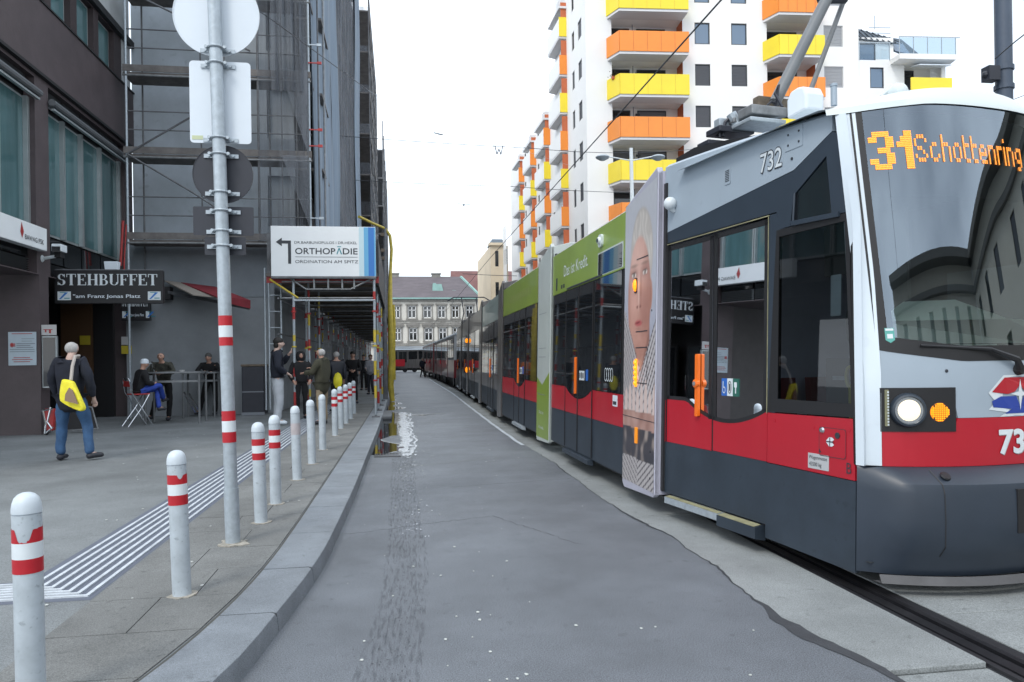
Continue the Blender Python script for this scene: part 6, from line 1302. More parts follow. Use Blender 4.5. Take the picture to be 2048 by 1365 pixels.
for w in (.9, 1.5): s = MB(); s.prism([Q(.5, .6, w), Q(.9, .6, w), Q(.9, .68, w), Q(.5, .68, w)], FU * .42); s.prism([Q(.42, .65, w), Q(.5, .65, w), Q(.46, 1.35, w), Q(.38, 1.35, w)], FU * .42); s.build('seat', mat('tram_seat', (.16, .03, .03), .7), tram)
for a in (1.2, 2.0): s = MB(); s.poly([Q(a - .25, 2.93, .5), Q(a + .25, 2.93, .5), Q(a + .25, 2.93, .62), Q(a - .25, 2.93, .62)]); s.build('ceiling_panel', M['inter'], tram)
# sight of inner side mirror frame & rooftop gear
def rp_(px, py, d): return C0 + ray(px, py) * d
s = MB(); s.tube([rp_(1550, 205, 7.4), rp_(1655, -5, 7.6), rp_(1700, -110, 7.7)], .058, 12); pg = s.build('pantograph_arm', mat('panto_grey', (.14, .15, .16), .45, var=.1), tram, smooth=True)
s = MB(); s.tube([rp_(1618, 190, 7.6), rp_(1690, -5, 7.8), rp_(1725, -110, 7.9)], .026, 10); s.build('pantograph_rod', MATS['panto_grey'], tram, smooth=True)
s = MB(); s.tube([rp_(1640, -2, 7.6), rp_(1690, -2, 7.7)], .05, 8); s.build('pantograph_joint', M['signdark'], tram)
s = MB(); s.tube([rp_(1655, -100, 7.6), rp_(1560, -260, 9.4)], .04, 8); s.build('pantograph_upper_arm', MATS['panto_grey'], tram, smooth=True)
a = rp_(1595, 228, 6.9)
s = MB(); P = [(-.125, -.02), (.10, .02), (.105, .16), (.07, .235), (.0, .245), (-.08, .225), (-.125, .15)]
s.prism([a + FD * x * .9 + V((0, 0, z)) + FU * x * .25 for x, z in P], FU * .2); s.build('antenna_dome', M['signback'], tram, bevel=.02)
s = MB(); a = rp_(1668, 212, 7.4); s.tube([a, a + V((0, 0, .2))], .030, 10); s.lathe([(.036, .19), (.036, .215)], 12, a); s.build('roof_stub', M['t_sil'], tram, smooth=True)
s = MB(); a = rp_(1789, 190, 7.2); s.lathe([(.085, -.02), (.088, .06), (.07, .10), (.03, .12)], 20, a, ax=FD + V((0, 0, .15))); s.tube([a + V((-.14, 0, -.02)), a + V((-.05, 0, .06)), a + V((.03, .05, .09))], [.01, .04, .02], 8); s.build('top_lamp', M['cream'], tram, smooth=True)
gx = [(1525, 215, 7.2, .11, .09, 'scaf'), (1490, 232, 7.4, .10, .05, 'scaf'), (1545, 200, 7.5, .05, .12, 'wood'), (1460, 250, 7.4, .12, .06, 'signdark'), (1468, 238, 7.4, .05, .09, 'galv'), (1440, 275, 7.4, .10, .05, 'signdark'), (1516, 232, 7.2, .16, .04, 'galv')]
for i, (px, py, d, w, h, m) in enumerate(gx):
    a = rp_(px, py + 12, d); s = MB(); s.hexa([a + FD * x * w + FU * y * .2 + V((0, 0, z * h - .05)) for z in (0, 1) for x, y in ((-1, -1), (1, -1), (1, 1), (-1, 1))]); s.build('roof_equipment', M[m], tram, bevel=.01)
s = MB(); s.bar(rp_(1485, 240, 7.3), rp_(1555, 232, 7.2), .07, .07); s.tube([rp_(1462, 228, 7.3), rp_(1475, 250, 7.3)], .05, 10); s.build('insulator', M['galv'], tram)
s = MB(); s.tube([rp_(1447, 273, 7.3), rp_(1450, 245, 7.3), rp_(1463, 233, 7.3)], .018, 6); s.tube([rp_(1415, 270, 7.5), rp_(1450, 273, 7.3)], .012, 6); s.tube([rp_(1440, 275, 7.3), rp_(1440, 255, 7.3)], .014, 6); s.build('contact_clamp', M['signdark'], tram)
s = MB(); pts = [rp_(1555 - 6 * i, 200 + i * 3 + 3 * math.sin(i * 2.1), 7.3) for i in range(10)]; s.tube(pts, .012, 5); s.tube([rp_(1565, 215, 7.2), rp_(1550, 188, 7.3), rp_(1558, 170, 7.3), rp_(1550, 225, 7.3)], .014, 5); s.build('cable', M['signdark'], tram, smooth=True)
s = MB(); s.tube([rp_(1612, 232, 7.1), rp_(1622, 200, 7.2)], .02, 6); s.ball(rp_(1626, 208, 7.1), .025); s.build('roof_bracket', M['signdark'], tram)

# ---- generic middle sections and portals
JO = [V((2.52, 7.68, 0)), V((2.46, 12.7, 0)), V((2.47, 18.45, 0)), V((2.62, 24.4, 0)), V((2.79, 30.8, 0)), V((2.93, 35.8, 0)), V((3.04, 40.3, 0))]
def portal(k, P0_, d, w, cols_, parent=tram, top=3.36):
    """arched end piece; frame runs from far to near"""
    fr = Frame(P0_ - d * (w / 2), d); s = MB()
    PTS = [(0.0, .18), (.07, .13), (w - .05, .17), (w, .20), (w, top + .06), (w - .03, top + .12), (.0, top - .09)]
    s.prism([fr(a, z, .035) for a, z in PTS], -fr.N * .06)
    W_ = V((-fr.N.x, -fr.N.y, 0))
    s.prism([fr(0, top - .09, .035), fr(w, top + .06, .035), fr(w, top + .12, -.25), fr(0, top + .02, -.3), ], (W_ * 2.1 * 0 + V((0, 0, .0))) or V((0, 0, .01)))
    s.prism([fr(w, .2, .035), fr(w, top + .06, .035), fr(w, top + .14, -.30), fr(w, top + .16, -2.1), fr(w, .2, -2.1)], -fr.X * .05)
    s.prism([fr(0, .2, .035), fr(0, top - .09, .035), fr(0, top + .04, -.30), fr(0, top + .06, -2.1), fr(0, .2, -2.1)], fr.X * .05)
    o = s.build('articulation_portal', cols_, parent, bevel=.01); return fr, o, w
def gap(fr, w):
    for a, c in ((-.06, 0), (w, w + .06)):
        s = MB(); s.prism([fr(a, .25, -.03), fr(c, .25, -.03), fr(c, 3.3, -.03), fr(a, 3.3, -.03)], -fr.N * .05); s.build('bellows', M['t_gum'], tram)
pos = []
for k, P_ in enumerate(JO[:-1]):
    d = ((JO[k - 1] if k else FP + V((0, -.6, 0))) - JO[k + 1]); d.z = 0; d.normalize(); w = 1.02 if k == 0 else 1.1 if k == 1 else .8
    mcol = [M['lilac'], M['wedgew'], M['t_far'], M['t_far'], M['t_far'], M['t_far']][k]
    fr, o, w = portal(k, P_, d, w, mcol); gap(fr, w); pos.append((fr, o, w))
# portrait print on the first portal
fr, o, w = pos[0]
def sstep(a, b, x): t = max(0, min(1, (x - a) / (b - a))); return t * t * (3 - 2 * t)
from mathutils import noise as MN
def paint(a, z):
    """the portrait advert: printed colours only"""
    def ov(c, k, w): return [c[i] + (k[i] - c[i]) * max(0, min(1, w)) for i in range(3)]
    def el(cx, cz, rx, rz, soft=.12): d = math.hypot((a - cx) / rx, (z - cz) / rz); return 1 - sstep(1 - soft, 1 + soft, d)
    nz = MN.noise(V((a * 7, z * 5, 0))); nf = MN.noise(V((a * 30, z * 12, 3)))
    c = [.40 + .05 * (z - 1.5) * .6, .41 + .03 * (z - 1.5), .50]
    c = ov(c, (.40, .36, .33), el(.56, 2.66, .35, .50, .05)); st = .5 + .5 * math.sin((a - .56) * 60 + (z - 2.6) * 14 + nz * 5)
    c = ov(c, (.62, .58, .54), el(.56, 2.66, .33, .47, .08) * (.25 + .55 * st))
    c = ov(c, (.30, .15, .12), el(.60, 1.80, .24, .42, .1)); c = ov(c, (.50, .27, .21), el(.50, 1.72, .16, .34, .3))
    c = ov(c, (.46, .24, .18), el(.85, 2.22, .055, .16, .15)); c = ov(c, (.25, .10, .08), el(.85, 2.22, .025, .09, .5) * .7)
    f = el(.50, 2.20, .36, .66, .05)
    sk = [.56, .30, .24]; sk = ov(sk, (.66, .40, .33), el(.42, 2.62, .24, .22, .8)); sk = ov(sk, (.36, .16, .12), sstep(.58, .86, a) * .75); sk = ov(sk, (.42, .20, .16), sstep(.26, .15, a) * .6)
    sk = ov(sk, (.70, .40, .33), el(.34, 2.18, .12, .14, .8) * .7); sk = ov(sk, (.34, .15, .12), el(.66, 2.02, .12, .22, .9) * .6)
    sk = ov(sk, (.33, .15, .12), el(.33, 2.475, .115, .06, .7) * .8); sk = ov(sk, (.33, .15, .12), el(.68, 2.49, .115, .06, .7) * .8)
    for cx in (.33, .68): sk = ov(sk, (.70, .66, .62), el(cx, 2.465, .065, .024, .25)); sk = ov(sk, (.10, .06, .04), el(cx, 2.465, .026, .026, .25)); sk = ov(sk, (.12, .06, .045), el(cx, 2.49, .075, .010, .5) * .9); sk = ov(sk, (.25, .15, .11), el(cx, 2.565, .105, .016, .8) * .8)
    sk = ov(sk, (.38, .17, .13), el(.555, 2.30, .030, .16, .9) * .7); sk = ov(sk, (.78, .55, .47), el(.49, 2.28, .022, .16, .9) * .7); sk = ov(sk, (.22, .08, .06), el(.45, 2.115, .028, .014, .5)); sk = ov(sk, (.22, .08, .06), el(.545, 2.115, .028, .014, .5))
    sk = ov(sk, (.48, .12, .12), el(.49, 1.94, .115, .034, .3)); sk = ov(sk, (.18, .04, .04), el(.49, 1.943, .11, .006, .6)); sk = ov(sk, (.40, .20, .16), el(.49, 1.88, .08, .02, .8) * .7); sk = ov(sk, (.36, .17, .13), el(.50, 1.60, .30, .10, .8) * .6)
    c = ov(c, sk, f)
    # jumper with raked stripes round a V neck
    vn = 1.42 + abs(a - .58) * 1.25; w = sstep(.0, .02, vn - z) if z > .9 else 1
    if z < 2.1 and z < vn and z > .93: 
        ph = (z + (a * 1.3 if a < .5 else -a * 1.3)) * 62; k_ = .5 + .5 * math.sin(ph); c = ov([.52, .49, .50], (.08, .07, .08), sstep(.74, .86, k_)); c = ov(c, (.30, .27, .27), .5 * el(.1, 1.4, .25, .6, .8))
    hf = max(el(.12 + i * .125, 1.04, .05, .20 + .06 * (i % 3), .15) for i in range(8)); c = ov(c, (.66, .52, .48), hf * (z < 1.35)); 
    if .80 < z < 1.0: c = ov(c, (.55, .34, .28), .9); c = ov(c, (.28, .13, .10), .5 + .5 * nz)
    if z <= .82: c = ov([.05, .045, .055], (.42, .34, .30), sstep(.05, .5, nz) * .8); c = ov(c, (.03, .03, .04), .5 * sstep(.62, .55, z))
    if z < .50:
        k_ = .5 + .5 * math.sin((z + a * (.6 if a < .5 else -.6)) * 90); c = ov([.44, .41, .41], (.10, .09, .10), sstep(.74, .86, k_))
    return [max(0, x * (1 + .06 * nf)) for x in c]
pm = bpy.data.materials.new('portrait_print'); pm.use_nodes = True; pn = pm.node_tree; pb_ = pn.nodes['Principled BSDF']; pb_.inputs['Roughness'].default_value = .35; pb_.inputs['Coat Weight'].default_value = .2
va = pn.nodes.new('ShaderNodeVertexColor'); va.layer_name = 'print'; pn.links.new(va.outputs['Color'], pb_.inputs['Base Color'])
s = MB(); NU, NV = 56, 210; za, zb = .22, 3.36
s.grid(lambda u, v: fr(.012 + u * (w - .024), za + (zb - .10 + .12 * u - za) * v, .037), lin(0, 1, NU), lin(0, 1, NV)); q = s.build('portrait_print', pm, o); q.data.color_attributes.new('print', 'FLOAT_COLOR', 'POINT')
cl = q.data.color_attributes['print'].data
for i_ in range(len(cl)):
    u, v = (i_ % (NU + 1)) / NU, (i_ // (NU + 1)) / NV; cl[i_].color = (*paint(.012 + u * (w - .024), za + (zb - .10 + .12 * u - za) * v), 1)
s = MB()
for z0, z1, sd in ((1.30, 1.31, 0), (1.675, 1.685, 0), (1.845, 1.855, 0), (2.62, 2.63, 0)): s.poly([fr(.42, z0, .041), fr(.78, z0, .041), fr(.78, z1, .041), fr(.42, z1, .041)])
s.poly([fr(0, .93, .041), fr(w, .92, .041), fr(w, .926, .041), fr(0, .937, .041)]); s.poly([fr(.775, 1.3, .041), fr(.785, 1.3, .041), fr(.785, 1.68, .041), fr(.775, 1.68, .041)])
for z in (.35, .62, 2.05): s.lathe([(.012, 0), (.012, .003)], 8, fr(.9, z, .037), ax=fr.N)
s.build('panel_joints', M['ink'], o, kind='stuff')
s = MB(); s.prism([fr(*p, .036) for p in rrect(.36, .44, 2.27, 2.43, .02)], fr.N * .008); s.build('indicator_base', M['t_gum'], o); s = MB(); s.ball(fr(.40, 2.35, .045), .03, .034, .068, 12); s.build('turn_indicator', M['amber'], o)
s = MB()
for i in range(5): s.ball(fr(.44, 1.30 + i * .055, .05), .022, .022, .026, 8)
s.prism([fr(*p, .036) for p in rrect(.41, .47, 1.26, 1.56, .02)], fr.N * .012); s.build('side_marker', M['amber'], o)
s = MB(); s.prism([fr(*p, .036) for p in rrect(.44, .51, .66, .83, .008)], fr.N * .012); s.build('side_reflector', M['amber_dim'], o)
# second portal: pale wedge over green with small print
fr, o, w = pos[1]
s = MB(); s.poly([fr(.02, .2, .037), fr(w - .01, .22, .037), fr(w - .01, 1.35, .037), (fr(w * .45, 1.12, .037)), fr(.02, 1.25, .037)]); s.build('green_wrap', M['t_green'], o)
s = MB()
for z, h in ((2.35, .28), (2.15, .05), (2.0, .05), (1.85, .05)): pass
textmb(s, 'Kredit.', lambda x, y: fr(.25 + y * .0 + x, .36 + y, .039), .05, .45); s.build('lettering', M['white'], o); s = MB(); textmb(s, 'Das ist', lambda x, y: fr(.25 + x, .62 + y, .039), .05, .4); s.build('lettering', M['white'], o)
s = MB()
for z in (.95, 1.6, 1.75, 2.35): s.poly([fr(.15, z, .039), fr(.8, z, .039), fr(.8, z + .008, .039), fr(.15, z + .008, .039)])
s.build('panel_joints', M['inkg'], o, kind='stuff')
# third portal onwards stay plain; side sections
def section(k, Pn, Pf, top, door_s, wcol='t_dglass', band=True, text=None, redm='t_red'):
    """Pn near end, Pf far end of the section along the street side"""
    d = (Pn - Pf); L_ = d.length; fr = Frame(Pf, d)
    sk = panel('side_skirt', fr, [(0, .24), (L_, .24), (L_, .775), (0, .775)], M['t_dark'])
    panel('side_red_band', fr, [(0, .778), (L_, .778), (L_, 1.15), (0, 1.15)], M[redm], -.03, .002)
    # cantrail
    panel('cantrail', fr, [(0, 2.60), (L_, 2.60), (L_, 3.24), (0, 3.24)], M[top], -.03, .004)
    s = MB(); s.grid(lambda a, v: [fr(a, 3.24, .004), fr(a, 3.29, -.06), fr(a, 3.32, -.2), fr(a, 3.33, -2.2)][int(v)], [0, L_], [0, 1, 2, 3]); s.build('roof', M['t_far'], tram, smooth=True)
    s = MB(); s.prism([fr(.1, 3.3, -.25), fr(L_ - .1, 3.3, -.25), fr(L_ - .2, 3.46, -.35), fr(.2, 3.46, -.35)], -fr.N * 1.4); s.build('roof_box', M['signdark'], tram)
    # windows: from door and margins
    a0, a1 = door_s; dd = (a1 - a0) / 2
    for (u, v) in ((.12, a0 - .05), (a1 + .05, L_ - .12)):
        if v - u < .3: continue
        n = max(1, round((v - u) / 1.5)); e_ = lin(u, v, n)
        for p, q in zip(e_, e_[1:]):
            w_ = panel('side_window', fr, rrect(p + .01, q - .01, 1.16, 2.59, .03), M[wcol], -.03, .004)
    panel('window_mask', fr, [(0, 1.152), (L_, 1.152), (L_, 2.598), (0, 2.598)], M['t_gum'], -.03, -.006)
    for i in (0, 1):
        p, q = a0 + i * dd + .01, a0 + (i + 1) * dd - .01
        mid = (a0 + a1) / 2; ar = lambda s_: 1.0 + .16 * ((s_ - mid) / dd) ** 2
        d_ = panel('door_leaf', fr, [(p, .26), (q, .26), (q, .775), (p, .775)], M['t_dark'], -.03, .008)
        sv = lin(p, q, 8)
        panel('red_panel', fr, [(p, .778), (q, .778)] + [(s_, ar(s_)) for s_ in reversed(sv)], M[redm], -.03, .010, parent=d_)
        panel('pane', fr, [(s_, ar(s_) + .003) for s_ in sv] + [(q, 2.58), (p, 2.58)], M[wcol], -.03, .012, parent=d_)
        s = MB(); s.bar(fr(p, .26, .012), fr(p, 2.58, .012), .012, .012); s.bar(fr(q, .26, .012), fr(q, 2.58, .012), .012, .012); s.build('seal', M['t_gum'], d_)
        if i == 0: panel('handle', fr, rrect(mid - .13, mid - .08, 1.07, 1.59, .008), M['orange'], -.0, .035, parent=d_)
        else:
            panel('sticker', fr, rrect(mid + .10, mid + .36, 1.27, 1.40, .004), M['white'], -.0, .016, parent=d_); panel('sticker', fr, rrect(mid + .45, mid + .55, 1.27, 1.42, .004) if dd > .6 else rrect(mid + .4, mid + .5, 1.27, 1.42, .004), M['stb'], -.0, .016, parent=d_)
            s = MB(); s.poly([fr(*p_, .018) for p_ in rrect(mid + .12, mid + .17, 1.30, 1.37, .004)]); s.poly([fr(*p_, .018) for p_ in rrect(mid + .20, mid + .25, 1.29, 1.38, .02)]); s.poly([fr(*p_, .018) for p_ in rrect(mid + .28, mid + .34, 1.30, 1.37, .004)]); s.build('pictogram', M['ink'], d_)
    st = MB(); st.hexa([fr(a0 + .02, .15, -.03), fr(a1 - .05, .15, -.03), fr(a1 - .05, .17, .05), fr(a0 + .02, .17, .05), fr(a0 + .02, .235, -.03), fr(a1 - .05, .235, -.03), fr(a1 - .05, .225, .05), fr(a0 + .02, .225, .05)]); st.build('door_step', M['t_dark'] if k % 2 else M['galv'], tram)
    s = MB(); s.prism([fr(0, .2, -.05), fr(L_, .2, -.05), fr(L_, 3.2, -.05), fr(0, 3.2, -.05)], -fr.N * 2.1); s.build('body_core', M['t_gum'], tram)
    return fr, L_
def ends(k):
    (f0, _, w0), (f1, _, w1) = pos[k], pos[k + 1]
    n_ = f0(-.06, 0, 0); n_.z = 0; f_ = f1(w1 + .06, 0, 0); f_.z = 0; 
    return n_, f_
Pn, Pf = ends(0); fr, L_ = section(1, Pn, Pf, 't_green', ((Pn - Pf).length - 2.85, (Pn - Pf).length - 1.32))
s = MB(); textmb(s, 'Das ist Kredit.', lambda x, y: fr(L_ - 3.05 + x, 2.83 + y, .006), .17, 1.42, offset=.0); s.build('lettering', M['white'], tram)
s = MB(); s.prism([fr(*p, .004) for p in rrect(L_ - 1.06, L_ - .90, 2.98, 3.14, .05)], fr.N * .03); s.lathe([(.05, 0), (.04, .03)], 14, fr(L_ - .97, 3.06, .034), ax=fr.N); q = s.build('side_camera', M['cream'], tram); s = MB(); s.lathe([(.028, 0), (.026, .012)], 12, fr(L_ - .965, 3.06, .062), ax=fr.N); s.build('lens', M['lens'], q)
panel('destination_window', fr, rrect(L_ - 1.12, L_ - .12, 2.63, 2.90, .02), M['t_dglass'], -.0, .008)
s = MB(); s.poly([fr(L_ - 1.15, 2.62, .0045), fr(L_ - .08, 2.62, .0045), fr(L_ - .08, 2.92, .0045), fr(L_ - 1.15, 2.92, .0045)]); s.build('window_border', M['wedgew'], tram)
for a in (.25, .6, .75): panel('grille', fr, rrect(a, a + .09, 2.66, 2.86 if a < .3 else 2.72, .005), M['ink'], -.0, .007)
panel('drip_rail', fr, [(1.0, 2.61), (2.9, 2.61), (2.9, 2.635), (1.0, 2.635)], M['ink'], -.0, .012)
s = MB()
for i in range(4):
    c_ = L_ - .72 + i * .085; P = ell(c_, 1.37, .055, .085, 14); P2 = ell(c_, 1.37, .045, .072, 14)
    for i_ in range(14): j_ = (i_ + 1) % 14; s.poly([fr(*P[i_], .009), fr(*P[j_], .009), fr(*P2[j_], .009), fr(*P2[i_], .009)])
s.build('ring_marks', M['white'], tram)
panel('label', fr, rrect(L_ - .42, L_ - .24, 1.0, 1.13, .004), M['signback'], 0, .006)
s = MB(); s.poly([fr(*p_, .008) for p_ in rrect(L_ - .40, L_ - .27, 1.02, 1.06, .004)]); s.build('label_mark', M['ink'], tram)
Pn, Pf = ends(1); fr, L_ = section(2, Pn, Pf, 't_green', (1.9, 3.3))
s = MB()
for q in range(9): s.poly([fr(1.0 + q * .33, 2.82, .006), fr(1.22 + q * .33, 2.82, .006), fr(1.22 + q * .33, 2.97, .006), fr(1.0 + q * .33, 2.97, .006)])
s.build('faded_print', mat('green_print', (.24, .30, .08), .4), tram)
Pn, Pf = ends(2); section(3, Pn, Pf, 't_teal', (2.4, 3.8), redm='t_far')
for k in (3, 4): Pn, Pf = ends(k); section(k + 1, Pn, Pf, 't_far', (2.0, 3.3), redm='t_far')
Pn = pos[5][0](-.06, 0, 0); Pn.z = 0; section(6, Pn, JO[-1], 't_far', (1.0, 2.3), redm='t_far')
for (x_, y_) in ((2.83, 30.6), (2.80, 29.9)):
    pass
fr, o, w = pos[4]; s = MB(); s.ball(fr(.4, 2.35, .07), .07, .07, .10, 8); s.build('turn_indicator', M['amber'], o); s = MB(); s.ball(fr(.4, 1.15, .06), .05, .05, .12, 8); s.build('side_marker', M['amber'], o)
# small wheels glimpsed under the portals
for k, (fr, o, w) in enumerate(pos):
    for q in (.3,): s = MB(); s.lathe([(.30, -.05), (.31, 0), (.30, .05)], 16, fr(w * .5, .30, -.45), ax=fr.N); s.build('wheel', M['rail'], o)

# ================================================================== OLDER TRAMS BEHIND
def old_tram(name, lab, Pn, Pf, top, low, wn, panto=True):
    t = thing(name, lab, 'tram', tuple(Pf)); d = Pn - Pf; L_ = d.length; fr = Frame(Pf, d)
    s = MB(); s.prism([fr(0, .55, 0), fr(L_, .55, 0), fr(L_, 1.55, 0), fr(0, 1.55, 0)], -fr.N * 2.3); s.build('lower_body', M[low], t)
    s = MB(); s.prism([fr(0, 1.552, 0), fr(L_, 1.552, 0), fr(L_, 2.95, 0), fr(0, 2.95, 0)], -fr.N * 2.3); s.build('upper_body', M[top], t)
    s = MB(); s.prism([fr(L_ + .08, 2.95, .0), fr(L_ + .08, 3.1, -.15), fr(L_ + .08, 3.25, -.6), fr(L_ + .08, 3.25, -1.7), fr(L_ + .08, 3.1, -2.15), fr(L_ + .08, 2.95, -2.3)], -fr.X * (L_ + .1)); s.build('roof', M['galv'], t)
    n = wn
    for i in range(n):
        a = .3 + i * (L_ - .5) / n; q = (L_ - .5) / n - .2
        if i % 4 == 1:
            o = panel('door', fr, [(a, .5), (a + q, .5), (a + q, 2.8), (a, 2.8)], M[low], -.0, .02, parent=t); panel('pane', fr, rrect(a + .06, a + q / 2 - .02, 1.3, 2.7, .03), M['darkglass'], .02, .03, parent=o); panel('pane', fr, rrect(a + q / 2 + .02, a + q - .06, 1.3, 2.7, .03), M['darkglass'], .02, .03, parent=o)
        else: panel('side_window', fr, rrect(a, a + q, 1.7, 2.75, .06), M['darkglass'], -.0, .012, parent=t)
    s = MB(); W_ = -fr.N
    s.prism([fr(L_ + .02, 1.7, -.15), fr(L_ + .02, 1.7, -2.15), fr(L_ + .02, 2.75, -2.1), fr(L_ + .02, 2.75, -.2)], fr.X * .02); s.build('front_window', M['darkglass'], t)
    for a in (.9, L_ - .9, L_ * .5, L_ * .5 - 1.2, 2.4, L_ - 2.4): s = MB(); s.lathe([(.32, -.06), (.34, 0), (.32, .06)], 14, fr(a, .34, -.25), ax=fr.N); s.build('wheel', M['rail'], t)
    s = MB(); s.prism([fr(.3, .25, -.3), fr(L_ - .3, .25, -.3), fr(L_ - .3, .6, -.3), fr(.3, .6, -.3)], -fr.N * 1.7); s.build('underframe', M['dark'], t)
    if panto:
        s = MB(); c_ = fr(L_ - 3.0, 3.3, -1.15)
        for y_ in (-.5, .5): s.tube([c_ + fr.N * y_ - fr.X * .7, c_ + fr.N * y_ * .8 + fr.X * .8 + V((0, 0, 1.0)), c_ + fr.N * y_ * .9 + V((0, 0, 1.95))], .035, 5)
        s.tube([c_ + fr.N * 1.3 + V((0, 0, 1.75)), c_ + fr.N * .9 + V((0, 0, 1.98)), c_ - fr.N * .9 + V((0, 0, 1.98)), c_ - fr.N * 1.3 + V((0, 0, 1.75))], .035, 5); s.build('pantograph', M['signdark'], t)
    return t
ot = old_tram('old_tram', 'older silver and maroon tram standing behind the low-floor one', V((3.0, 41.6, 0)), V((2.80, 60.5, 0)), 'cloth_o', 'mred', 13)
ot2 = old_tram('old_tram', 'maroon tram trailer farthest down the street, behind the older tram', V((2.75, 61.5, 0)), V((2.45, 80, 0)), 'mred', 'mred', 12, False)
ct = old_tram('tram', 'grey and red tram crossing the far end of the street', V((8.0, 98, 0)), V((-1.6, 99.5, 0)), 't_far', 't_far', 7, False)
s = MB(); s.prism([(-1.4, 99.3, .8), (.8, 98.9, .8), (.8, 98.9, 1.7), (-1.4, 99.3, 1.7)], (0, -.1, 0)); s.build('red_panel', M['t_red'], ct)
s = MB(); s.prism([(-1.6, 99.2, 3.05), (8, 97.7, 3.05), (8, 97.7, 3.4), (-1.6, 99.2, 3.4)], (0, -.1, 0)); s.build('white_cantrail', M['signback'], ct)
# ================================================================== PEOPLE
def skinmesh(chains, sub=2):
    """chains: list of lists of (point, rx, ry); points shared by equal coordinates. returns mesh data"""
    vs, es, rad, idx = [], [], [], {}
    for ch in chains:
        pv = None
        for p, r1, r2 in ch:
            k = tuple(round(c, 4) for c in p)
            if k not in idx: idx[k] = len(vs); vs.append(tuple(p)); rad.append((r1, r2))
            i = idx[k]
            if pv is not None and pv != i: es.append((pv, i))
            pv = i
    me = bpy.data.meshes.new('sk'); me.from_pydata(vs, es, [])
    ob = bpy.data.objects.new('sk', me); scene.collection.objects.link(ob)
    sm = ob.modifiers.new('s', 'SKIN'); sm.use_smooth_shade = True
    if not me.skin_vertices: raise RuntimeError('no skin layer')
    for i, r_ in enumerate(rad): me.skin_vertices[0].data[i].radius = r_
    me.skin_vertices[0].data[0].use_root = True
    if sub: sb_ = ob.modifiers.new('u', 'SUBSURF'); sb_.levels = sub; sb_.render_levels = sub
    out_ = bpy.data.meshes.new_from_object(ob.evaluated_get(bpy.context.evaluated_depsgraph_get()))
    bpy.data.objects.remove(ob); bpy.data.meshes.remove(me); return out_
def crumple(me, amp, sc, seed):
    from mathutils import noise as N_
    me.update()
    for v in me.vertices:
        p = v.co; d = N_.noise(V((p.x * sc + seed, p.y * sc, p.z * sc * .7))) + .5 * N_.noise(V((p.x * sc * 2.3, p.y * sc * 2.3 + seed, p.z * sc * 2.6))); v.co = p + v.normal * d * amp
def put(name, me, m, parent, **tg):
    if name in ('jacket', 'trousers'): crumple(me, .018 if name == 'jacket' else .013, 9, len(bpy.data.objects) % 17)
    me.materials.clear(); me.materials.append(m); me.name = name
    for p in me.polygons: p.use_smooth = True
    o = bpy.data.objects.new(name, me); col.objects.link(o); o.parent = parent
    for k, v in tg.items(): o[k] = v
    return o
def lerp(a, b, t): return tuple(a[i] + (b[i] - a[i]) * t for i in range(3))
def add(a, b): return tuple(a[i] + b[i] for i in range(3))
